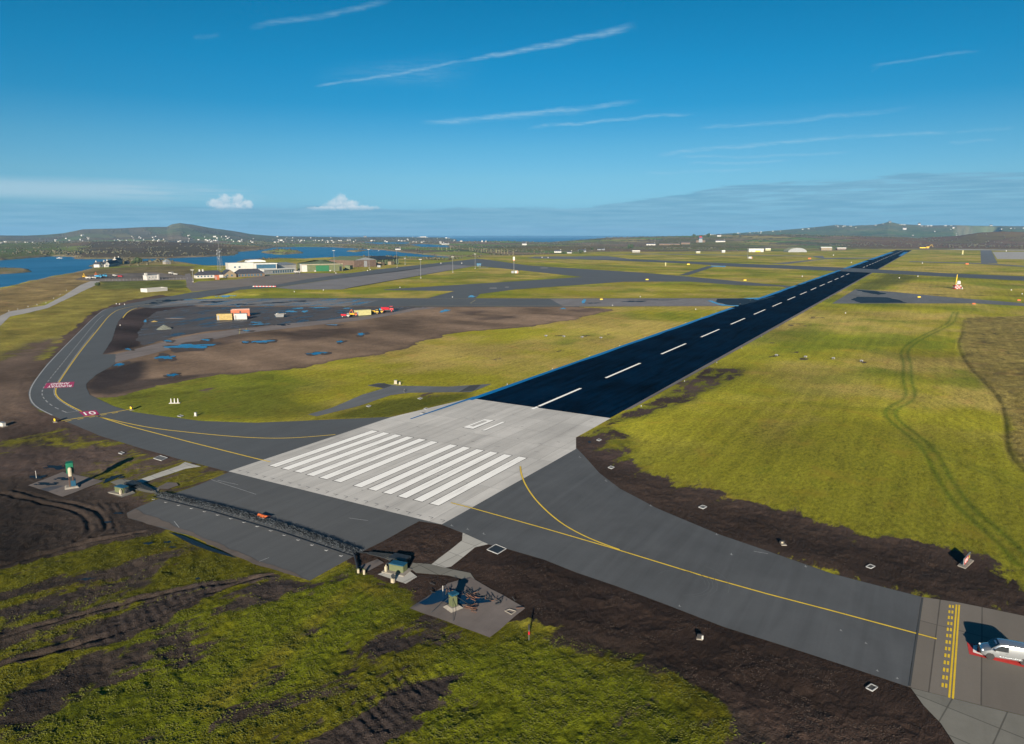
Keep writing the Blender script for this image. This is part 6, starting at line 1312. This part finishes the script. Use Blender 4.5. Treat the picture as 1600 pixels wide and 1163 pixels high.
# floodlight masts
def flood(px, pb, pt, lab):
    m9 = mpp(px, pb); h = (pb - pt) * m9; t_ = thing('floodlight_mast', lab, 'floodlight', (*G(px, pb), 0), YAW); MB().cyl(0, 0, 0, h, .26, .16, 8).build('pole', t_, 'galv'); MB().box(0, 0, h, 3.4, .6, .5).build('lamp_bar', t_, 'white_wall'); MB().box(0, 0, 0, 1.6, 1.6, .8).build('foot', t_, 'stone_light')
flood(523, 425, 393, 'floodlight mast in front of the green hangar'); flood(577, 419.5, 391, 'floodlight mast in front of the brown hangar'); flood(620.5, 418.5, 391, 'floodlight mast in front of the dark roofed hangar'); flood(657.5, 435, 406, 'floodlight mast at the lower left of the round turf island')
flood(707.5, 426, 402, 'floodlight mast in the middle of the turf island edge'); flood(742.5, 420, 397.5, 'floodlight mast beside the dark blue cabin'); flood(633, 413.5, 404, 'short pale mast beyond the dark roofed hangar'); flood(302, 441, 424, 'pale lamp mast by the access road')
loc, a, L = bframe((745, 416.6), (751.5, 416.6)); t_ = thing('blue_cabin', 'dark blue cabin on the taxiway right of the floodlight mast', 'cabin', loc, a); wing(t_, -L / 2, L / 2, 0, 5, 3.6 * mpp(748, 416), 4.2 * mpp(748, 416), 'flat', 'glazing', 'machine_blue'); MB().box(L * .2, -.1, 0, 1.2, .15, 2.4).build('door', t_, 'dark_steel')
m9 = mpp(803, 427); t_ = thing('radar_post', 'thin mast topped by a white and orange box over white cabins in the turf', 'radar mast', (*G(803, 427), 0), YAW); MB().cyl(0, 3, 0, 23 * m9, .3, .25, 8).build('mast', t_, 'galv'); MB().box(0, 3, 20 * m9, 3 * m9, 2, 5.5 * m9).build('radar_head', t_, 'white_wall'); MB().box(0, 3, 19 * m9, 2 * m9, 1.6, 1.2 * m9).build('mount', t_, 'orange')
MB().box(-2 * m9, 0, 0, 4 * m9, 3, 3.6 * m9).build('cabin', t_, 'grey_wall'); MB().box(4 * m9, 0, 0, 5.5 * m9, 3, 3.8 * m9).build('white_cabin', t_, 'white_wall'); MB().box(5.5 * m9, -1.6, 0, 1.4 * m9, .3, 3.6 * m9).build('orange_panel', t_, 'orange')
# glideslope hut on the right
m9 = mpp(1495, 451.5); t_ = thing('glideslope_hut', 'red and white chequered hut with a white radome and yellow mast in the right turf', 'navigation hut', (*G(1495, 451.5), 0), YAW)
w_ = MB()
for i in range(4):
    for j in range(3):
        w_.mat('white_wall' if (i + j) % 2 else 'machine_red'); w_.box((-3.2 + i * 2.1) * m9, 0, j * 1.6 * m9, 2.1 * m9, 3.5, 1.6 * m9)
w_.build('hut', t_); MB().beam((-2.2 * m9, -.3, 4.8 * m9), (1.0 * m9, -.3, 8.3 * m9), .4).build('brace', t_, 'white_wall'); MB().box(1.3 * m9, .5, 6.2 * m9, 5.0 * m9, 3, 4.4 * m9, top=.85).build('radome', t_, 'white_wall', bevel=.3)
MB().beam((-1.2 * m9, 1, 4 * m9), (-.6 * m9, 1, 19 * m9), .55, 4, .25).build('mast', t_, 'yellow_bright'); box_unit('equipment_box', 1503, 452, (1.2 * m9, 1, 2.2 * m9), 'slim white box right beside the chequered hut', 'cabinet')
# far side: shelters, huts and control tower
m9 = mpp(1246, 394); t_ = thing('aircraft_shelter', 'pale green ribbed arched aircraft shelter far beyond the crossing runway', 'shelter', (*G(1246, 394.2), 0), YAW); rad_ = 11 * m9
b_ = MB(); prof = [(rad_ * 1.25 * math.cos(q), rad_ * .55 * math.sin(q)) for q in np.linspace(0, math.pi, 15)]; b_.yprism(prof, 0, 38)
b_.build('vault', t_, 'grey_wall')
for k in range(6): MB().yprism([(x * 1.02, z * 1.03) for x, z in prof], k * 6.6 + .2, k * 6.6 + 1.8).build('rib', t_, 'hangar_olive')
MB().box(0, -.2, 0, rad_ * 1.5, .4, rad_ * .42).build('sliding_door', t_, 'grey_wall')
for k, (x0, x1, y, h_, wm, lab) in enumerate(((1170, 1193, 394, 3.6, 'white_wall', 'white and yellow huts in a row beside the pale radio post'), (1283, 1300, 391.5, 3.6, 'brick_pale', 'pale pink hut row left of the runway end'), (1308, 1322, 391, 2.5, 'hangar_brown', 'low brown hut beside the runway far end'),
        (1030, 1062, 384.5, 2.2, 'brick', 'long brick barrack block below the far tower'), (1064, 1078, 384, 2.8, 'brick', 'second brick barrack block nearer the far tower'), (988, 1000, 395, 2.5, 'stone_light', 'low pale hut at the far left end of the crossing runway'), (1196, 1204, 392, 2.5, 'container_cream', 'small cream hut right of the white and yellow huts'), (1088, 1094, 396, 2.0, 'container_cream', 'small cream block left of the green mound'), (1128, 1133, 395, 2.6, 'white_wall', 'small white block at the right foot of the green mound'))):
    loc, a, L = bframe((x0, y), (x1, y)); m9 = mpp(x0, y); t_ = thing('far_hut', lab, 'hut', (loc[0], loc[1], zat(loc[0], loc[1])), a); wing(t_, -L / 2, L / 2, 0, 12, h_ * m9, h_ * 1.35 * m9, 'x' if k in (3, 4, 1) else 'flat', wm, 'slate' if k in (3, 4) else 'roof_white'); windows(t_, [L * q for q in (-.3, 0, .3)], 0, 1.0, 2.0, 1.6)
    if k == 0: MB().box(L * .1, -1, .3 * m9, L * .3, 1.6, 1.8 * m9).build('yellow_panel', t_, 'yellow_bright')
m9 = mpp(1172, 404); t_ = thing('radio_post', 'thin radio post beside a white and orange domed cabin in the far turf', 'radio post', (*G(1172, 404), 0), YAW); MB().cyl(-4 * m9, 0, 0, 12 * m9, .25, .2, 6).build('mast', t_, 'galv'); MB().cyl(0, 0, 0, 2.6 * m9, 3.4 * m9, 2.6 * m9, 14).build('dome', t_, 'white_wall'); MB().box(1.6 * m9, -2 * m9, .6 * m9, 1.4 * m9, 3, 1.4 * m9).build('orange_panel', t_, 'orange')
x, y = G(1094, 383); m9 = mpp(1094, 383); t_ = thing('control_tower', 'dark control tower with a red roof rising over the far trees', 'control tower', (x, y, zat(x, y)), YAW); MB().box(0, 0, -2, 6 * m9, 12, 5.5 * m9 + 2, top=.8).build('shaft', t_, 'roof_grey'); MB().box(0, 0, 5.5 * m9, 5.6 * m9, 13, 1.8 * m9).build('glass_cabin', t_, 'glazing'); MB().box(0, 0, 7.3 * m9, 4.6 * m9, 12, 1.6 * m9, top=.5).build('roof', t_, 'machine_red'); MB().box(0, 2, -2, 14 * m9, 14, 3 * m9 + 2).build('base_block', t_, 'brick')
m9 = mpp(1452, 389); t_ = thing('excavator', 'yellow excavator with a lifted arm beyond the runway end', 'excavator', (*G(1449, 389.5), 0), YAW); MB().box(0, 0, 0, 5 * m9, 4, 1.2 * m9).build('tracks', t_, 'dark_steel'); MB().box(0, 0, 1.2 * m9, 3.6 * m9, 3.5, 2.2 * m9).build('cab', t_, 'machine_yellow'); MB().beam((1 * m9, 0, 2.6 * m9), (5.5 * m9, 0, 6.0 * m9), .6).beam((5.5 * m9, 0, 6 * m9), (7.5 * m9, 0, 2.4 * m9), .45).build('boom', t_, 'machine_yellow'); MB().box(7.5 * m9, 0, 1.6 * m9, 1.4 * m9, 2, 1.0 * m9).build('bucket', t_, 'dark_steel')
edge_sign('sign_board', 1442, 388.2, 9 * m9, 1.2 * m9, 'long yellow board across the perimeter road at the runway end', 'yellow_bright', YAW)
# car park plant and vehicles at the head of the coast path
for k, (x, y, L_, c_, lab, cat, bm_) in enumerate(((133, 434.5, 6, 'machine_yellow', 'yellow digger at the left end of the coast car park', 'digger', True), (139, 436.2, 6, 'white_wall', 'white van with dark body parked before the yellow digger', 'van', False), (146, 436, 6, 'white_wall', 'second white van from the left in the coast car park', 'van', False), (151.5, 432.5, 6, 'orange', 'orange machine with a tall arm behind the blue lorries', 'excavator', True),
        (155, 434.5, 8, 'machine_blue', 'left bright blue lorry in the coast car park', 'lorry', False), (162, 433.5, 8, 'machine_blue', 'right bright blue lorry in the coast car park', 'lorry', False), (180, 432.5, 6, 'white_wall', 'white pickup apart from the blue lorries', 'pickup', False), (188.5, 433.5, 5, 'machine_red', 'small red car right of the white pickup', 'car', False), (175, 435, 5, 'dark_steel', 'dark car between the blue lorries and the white pickup', 'car', False),
        (268, 429, 7, 'white_wall', 'white trailer parked left of the access road', 'trailer', False), (275, 430, 5, 'white_wall', 'white car just left of the access road', 'car', False), (464.5, 427.5, 8, 'white_wall', 'white coach parked at the corner of the departure hall', 'coach', False), (352, 434.8, 5, 'roof_grey', 'grey car parked before the brick gable', 'car', False))):
    machine_truck(cat.replace('car', 'parked_car') if cat == 'car' else cat, x, y, L_ * 1.1, c_, lab, cat, boom=bm_, rz=YAW + (k % 3 - 1) * .5)
# fence along the coast car park and approach lights across the far turf
fo = thing('fence_post', 'pale post in the fence line between the car park and the green paddock', 'fence post', (*G(165, 439.5), 0), 0, 'fence posts below the car park'); MB().cyl(0, 0, 0, 1.9, .13, .13, 6).build('post', fo, 'galv')
for k in range(1, 24): u = k / 23; dup(fo, (*G(165 + 128 * u, 439.5 - 3.0 * u), 0))
fo2 = thing('path_bollard', 'small white bollard along the grassy side of the coast path', 'bollard', (*G(14, 487), 0), 0, 'white bollards along the coast path'); MB().cyl(0, 0, 0, .8, .16, .13, 8).build('post', fo2, 'white_wall')
for (x, y) in ((28, 484), (44, 480), (58, 477), (72, 474), (84, 467), (94, 461), (104, 454.5)): dup(fo2, (*G(x, y), 0))
ap = thing('approach_light', 'slim cream approach light pole in the row across the far turf', 'light pole', (*G(690, 392), 0), 0, 'approach light poles left of the far taxiway')
m9 = mpp(720, 392); MB().cyl(0, 0, 0, 4.4 * m9, .28, .22, 6).build('pole', ap, 'container_cream'); MB().box(0, 0, 5 * m9, 1.2, .8, .6).build('lamp', ap, 'container_cream')
for (x, y) in ((685, 391), (698, 391.6), (704, 391.6), (734, 393.5), (738, 393.2), (752, 395.5), (756, 394.6), (760, 395.5), (767, 396), (775, 396), (776, 397), (780, 397), (784, 397.2), (788, 397.2), (793, 397.3), (802, 398)): dup(ap, (*G(x, y), zat(*G(x, y))))
# yacht, ship
def hull(L, B_, D): # simple pointed hull, x forward
    st_ = [(-.5, .75, 0), (-.3, 1, .0), (0, 1, 0), (.25, .8, .05), (.42, .35, .12), (.5, .02, .2)]; vs = []
    for x, w, s_ in st_: vs += [(x * L, -w * B_ / 2, D * (1 + s_)), (x * L, -w * B_ * .3, -.3), (x * L, w * B_ * .3, -.3), (x * L, w * B_ / 2, D * (1 + s_))]
    return vs, [(k * 4 + i, (k + 1) * 4 + i, (k + 1) * 4 + (i + 1) % 4, k * 4 + (i + 1) % 4) for k in range(5) for i in range(4)] + [(0, 1, 2, 3)]
x, y = G(93, 404, Z_SEA); t_ = thing('moored_yacht', 'small white yacht moored in the channel left of the cottages', 'yacht', (x, y, Z_SEA), 1.0); MB().add(*hull(11, 3.4, 1.3)).build('hull', t_, 'white_wall'); MB().cyl(.8, 0, 1.2, 12.5, .14, .08, 6).build('mast', t_, 'galv'); MB().box(-.6, 0, 1.3, 4, 1.8, .8, top=.7).build('cabin', t_, 'white_wall'); MB().beam((.8, 0, 2.6), (-3.8, 0, 2.5), .16).build('boom', t_, 'machine_blue')
aS, eS = azel(660, 369); rS = 9400; t_ = thing('ferry_ship', 'long white ferry on the horizon left of the open sea', 'ship', (rS * math.sin(aS), rS * math.cos(aS), 14), YAW); MB().box(0, 0, 0, 140, 22, 11).build('hull', t_, 'white_wall'); MB().box(10, 0, 11, 80, 18, 7, top=.9).build('superstructure', t_, 'white_wall'); MB().box(-30, 0, 18, 9, 8, 8).build('funnel', t_, 'machine_blue')
# ------------------------------------------------------------------ far houses, one by one
rr = random.Random(21)
def house_mesh(nm, w, d, h, rh, wm, rm):
    b2 = MB(); b2.mat(wm); b2.xprism([(-d / 2, -3), (d / 2, -3), (d / 2, h), (0, h + rh), (-d / 2, h)], -w / 2, w / 2); b2.mat(rm)
    b2.xprism([(-d / 2 - .3, h - .2), (0, h + rh + .05), (d / 2 + .3, h - .2), (d / 2 + .3, h + .15), (0, h + rh + .4), (-d / 2 - .3, h + .15)], -w / 2 - .2, w / 2 + .2)
    b2.mat(wm); b2.box(w * .4, 0, h + rh - .8, 1.0, 1.0, 2.0); return b2
protos = [house_mesh('h', 11, 8, 5, 3, 'white_wall', 'slate'), house_mesh('h', 18, 8, 5, 3, 'white_wall', 'slate'), house_mesh('h', 12, 9, 5, 3, 'stone_light', 'roof_grey'), house_mesh('h', 24, 11, 5.5, 3, 'white_wall', 'roof_white'), house_mesh('h', 12, 9, 5, 3.5, 'brick', 'slate')]
pm = []
for p_ in protos:
    o_ = p_.build('distant_house'); pm.append(o_.data); bpy.data.objects.remove(o_)
CL = [(75, 140, 368, 372, 12, 5900, 'tiny white house on the left flank of the far mountain'), (150, 300, 367.5, 373, 34, 5600, 'tiny white house in the town under the far mountain'), (300, 400, 364, 372.5, 26, 5700, 'tiny white house on the right slope of the far mountain'),
      (400, 560, 371, 375, 26, 5600, 'tiny white house in the strip of town right of the mountain'), (430, 520, 376.5, 378.5, 14, None, 'white house in the row behind the wide blue bay'), (560, 640, 377, 379, 14, None, 'white house beside the narrow upper inlet'), (640, 760, 374, 381, 24, None, 'white house scattered beyond the golden shore'),
      (770, 930, 370.5, 376, 34, None, 'tiny white house below the strip of open sea'), (930, 1080, 369.8, 377.5, 44, None, 'tiny white house in the scattered village left of the tower'), (1080, 1230, 371, 379, 26, None, 'tiny white house among the dark trees right of the tower'), (1230, 1400, 367, 376, 20, None, 'tiny pale house on the green slope behind the runway end'),
      (1400, 1480, 370, 374.5, 18, None, 'white house in the farm cluster right of the runway end'), (1470, 1600, 366, 373, 16, None, 'pale house below the hills at the right edge'), (0, 75, 371, 377, 10, 5200, 'pale house in the flat fields at the far left'), (1420, 1600, 358, 366, 12, 8000, 'tiny pale farm on the far right hills')]
nh = 0
for x0, x1, y0, y1, n, r0, lab in CL:
    for k in range(n):
        px, py = rr.uniform(x0, x1), rr.uniform(y0, y1)
        if r0: a_, _ = azel(px, 368); r_ = r0 * rr.uniform(.82, 1.0)
        else: gx_, gy_ = G(px, max(py, 370.5)); a_ = math.atan2(gx_, gy_); r_ = min(math.hypot(gx_, gy_), 8200)
        x, y = r_ * math.sin(a_), r_ * math.cos(a_); z = zat(x, y)
        if z < -1.0: continue
        o_ = bpy.data.objects.new('distant_house', pm[rr.choice((0, 0, 1, 1, 3, 2, 4 if 1000 < px < 1250 else 0))]); COL.objects.link(o_); o_.location = (x, y, z + 1.2); o_.rotation_euler = (0, 0, YAW + rr.choice((0, 1.57)) + rr.uniform(-.5, .5))
        s_ = rr.uniform(.75, 1.25) * (0.85 if r_ < 4500 else 0.68); o_.scale = (s_, s_, s_); tag(o_, lab, 'house', 'houses: ' + lab); nh += 1
print('houses', nh)
for (x0, x1, y, h_, lab, wm) in [(a + ('grey_wall',) if 'grey' in a[4] else a + ('white_wall',)) for a in ((866, 877, 395, 4.5, 'largest white farmhouse near the far taxiway'), (886, 893, 396, 3.6, 'white farmhouse with a dark gable right of the largest one'), (904, 916, 394, 4.5, 'grey gabled farmhouse behind a dark bush'), (933, 945, 391, 2.6, 'low grey brown farm building above the grey turning'), (1010, 1024, 384.5, 3.5, 'white farmhouse at the left end of the brick barracks'), (1118, 1133, 383, 3.2, 'white bungalow right of the far tower'), (1120, 1126, 381, 3.5, 'white gable house behind the white bungalow'), (816, 823, 384, 4.5, 'lone white house in the dark heath'), (690, 702, 382.5, 2.4, 'long white hall near the golden shore'), (618, 626, 391, 4, 'white house on the spit behind the hangar floodlights'), (580, 593, 391.5, 2, 'row of white cottages on the spit'), (568, 573, 374, 2.5, 'white block above the blue inlet'), (1409, 1415, 376, 3.6, 'largest white farm right of the runway end'), (1432, 1436, 375, 3.2, 'white barn beside the largest farm'), (1486, 1489, 376, 2.6, 'white house left of the blue lake'), (1544, 1548, 375, 2.2, 'white house right above the blue lake'), (1386, 1390, 374.5, 2.5, 'white farm left of the largest farm'))]:
    loc, a, L = bframe((x0, y), (x1, y)); m9 = mpp(x0, y); t_ = thing('farmhouse', lab, 'farmhouse', (loc[0], loc[1], zat(loc[0], loc[1]) - .3), a + rr.uniform(-.3, .3)); r_ = wing(t_, -L / 2, L / 2, 0, 9, h_ * .55 * m9, h_ * m9, 'x', wm, 'slate'); MB().box(L * .42, 4.5, h_ * m9 - 1.5, 1.6, 1.4, 3.2).build('chimney', r_, wm); windows(t_, [-L * .3, 0, L * .3], 0, 1.8, 1.8, 1.8)
# ------------------------------------------------------------------ woods, hedges, trees, clods
ico = bmesh.new(); bmesh.ops.create_icosphere(ico, subdivisions=1, radius=1.0); IV = np.array([v.co[:] for v in ico.verts]); IF = np.array([[v.index for v in f.verts] for f in ico.faces]); ico.free()
ico = bmesh.new(); bmesh.ops.create_icosphere(ico, subdivisions=2, radius=1.0); IV2 = np.array([v.co[:] for v in ico.verts]); IF2 = np.array([[v.index for v in f.verts] for f in ico.faces]); ico.free()
def scatter(name, pos, size, flat, mat_, iv=IV, if_=IF, jit=.28, parent=None, **tg):
    n = len(pos); k = len(iv); rg = np.random.default_rng(5)
    v = iv[None] * (1 + rg.uniform(-jit, jit, (n, k, 1))); a = rg.uniform(0, 6.28, n); c, s = np.cos(a)[:, None], np.sin(a)[:, None]
    st = rg.uniform(.7, 1.4, (n, 1)); x = v[:, :, 0] * st; y = v[:, :, 1] / st
    v = np.stack([x * c - y * s, x * s + y * c, v[:, :, 2]], 2) * size[:, None, None]; v[:, :, 2] *= flat if np.isscalar(flat) else flat[:, None]
    v += pos[:, None, :]; f = (if_[None] + (np.arange(n) * k)[:, None, None]).reshape(-1, 3)
    me = bpy.data.meshes.new(name); me.vertices.add(n * k); me.vertices.foreach_set('co', v.astype(np.float32).ravel()); me.loops.add(f.size); me.loops.foreach_set('vertex_index', f.astype(np.int32).ravel()); me.polygons.add(len(f)); me.polygons.foreach_set('loop_start', np.arange(0, f.size, 3, dtype=np.int32)); me.update(calc_edges=True)
    me.polygons.foreach_set('use_smooth', np.ones(len(f), bool)); me.materials.append(MATS[mat_]); o = bpy.data.objects.new(name, me); COL.objects.link(o)
    if parent: o.parent = parent
    return tag(o, **tg)
rg = np.random.default_rng(12)
def gidx(x, y):
    r = np.hypot(x, y); a = np.degrees(np.arctan2(x, y)); i = np.clip(np.searchsorted(RAD, r), 0, NR - 1); j = np.clip(np.round((a + 82) / 0.082).astype(int), 0, len(az_f) - 1); return i * NA + j
n0 = 60000; a = np.radians(rg.uniform(-78, 14, n0)); r = 1250 * np.exp(rg.random(n0) * math.log(6500 / 1250)); x = r * np.sin(a); y = r * np.cos(a); gi = gidx(x, y)
clus = fbm(x, y, 260, 3, 91) + .6 * fbm(x, y, 60, 2, 92); hv_ = hedge[gi]
ok = (rg.random(n0) < .6) & (fm[gi] > .85) & (H[gi] > -.9) & ((clus > .12) | ((hv_ > .6) & (rg.random(n0) < .8)) | (rg.random(n0) < .02)) & ~((r < 3200) & (np.degrees(a) > 0 - 12) )
x, y, r, gi, clus = x[ok], y[ok], r[ok], gi[ok], clus[ok]; print('far trees', len(x))
szt = rg.uniform(1.0, 3.2, len(x)) * np.where(clus > .2, 1.25, .9) * (1 + (r > 4000) * .3)
scatter('woodland', np.stack([x, y, H[gi] + szt * .35], 1), szt, 0.85, 'leaf_far', kind='stuff', label='far dark woods, gorse and hedgerows scattered over the country beyond the airfield', cat='woodland')
def tree(px, py, h_px, lab, cat='tree', spread=1.0):
    m9 = mpp(px, py); h = h_px * m9; gx_, gy_ = G(px, py); t_ = thing('tree', lab, cat, (gx_, gy_, zat(gx_, gy_))); MB().cyl(0, 0, -.5, h * .5, h * .06, h * .03, 8).beam((0, 0, h * .35), (h * .2, 0, h * .6), h * .02).beam((0, 0, h * .35), (-h * .22, h * .1, h * .62), h * .02).build('trunk', t_, 'bark')
    rg2 = np.random.default_rng(int(px)); n = 420; p_ = rg2.normal(0, 1, (n, 3)); p_ /= np.linalg.norm(p_, axis=1)[:, None]; p_ *= rg2.uniform(.35, 1, (n, 1)) ** .5
    p_ *= (1 + .35 * np.sin(p_[:, :1] * 4 + px)); p_ = p_ * np.array([h * .52 * spread, h * .5 * spread, h * .40]) + np.array([0, 0, h * .60]); scatter('crown', p_, rg2.uniform(.05, .13, n) * h, .7, 'leaf', parent=t_)
for (x, y, h_, lab, sp) in ((217, 412, 8, 'dark windblown tree right of the white cottages', 1.2), (209, 412.5, 4, 'low dark bush left of the windblown tree', 1.5), (262, 411.5, 4, 'dark bush beside the ruined barn', 1.6), (908, 396, 5, 'dark bush before the grey gabled farmhouse', 1.4), (1540 / 4 + 600 - .0, 389, 7, 'round dark tree above the far taxiway right of the farmhouses', 1.0), (1084, 381, 4, 'dark tree left of the control tower', 1.0), (1106, 381, 4.5, 'tall dark tree right of the control tower', 1.2), (1148, 381, 3.5, 'broad dark tree right of the white bungalow', 1.6), (925, 391, 3.5, 'bush between the grey farm buildings', 1.8), (880, 396.5, 3, 'dark bush between the two white farmhouses', 1.5), (153, 447, 4.5, 'dark bush at the bend of the coast path', 1.3)):
    tree(x, y, h_, lab, spread=sp)
gm = GL([(1100, 396), (1146, 396)]); mdx = (gm[0][0] + gm[1][0]) / 2; mdy = (gm[0][1] + gm[1][1]) / 2
# clods and tufts in the rough foreground
def near_pts(n, ylo=760):
    px = rg.uniform(-20, 1500, n); py = rg.uniform(ylo, 1180, n); P_ = np.array([G(a_, b2) for a_, b2 in zip(px, py)]); return P_[:, 0], P_[:, 1]
x, y = near_pts(60000); gi = gidx(x, y); sel = (pd[gi] > 1.2) & (ROUGH[gi] > .75); x, y, gi = x[sel], y[sel], gi[sel]; cl = fbm(x, y, 3.2, 3, 97)
s1 = (MUD[gi] < .35) & (cl > -.12); q = np.stack([x, y, H[gi] + .02], 1)
scatter('moss_tufts', q[s1][:14000], rg.uniform(.04, .13, s1.sum())[:14000], .30, 'tussock', kind='stuff', label='mossy tufts of grass over the rough foreground', cat='grass')
s2_ = (MUD[gi] > .5) & (cl > .02)
paint('soil_clod', (0.036, 0.026, 0.021), 0.95, 0.4, 1.0)
scatter('soil_clods', q[s2_][:4000], rg.uniform(.03, .10, s2_.sum())[:4000], .35, 'soil_clod', kind='stuff', label='clods of bare earth in the foreground verges', cat='soil')

# ------------------------------------------------------------------ the air between here and the hills
m = bpy.data.materials.new('haze'); m.use_nodes = True; t = NT(m.node_tree)
v_ = t.n('ShaderNodeVolumePrincipled', ins={'Color': (0.30, 0.62, 1.0, 1), 'Density': 0.000044, 'Anisotropy': 0.1})
t.t.links.new(v_.outputs[0], t.n('ShaderNodeOutputMaterial').inputs['Volume']); MATS['haze'] = m
hz = MB().box(0, 0, -14, 34000, 34000, 232).build('haze', mat='haze', kind='stuff', label='thin pale blue air over the far hills', cat='haze')
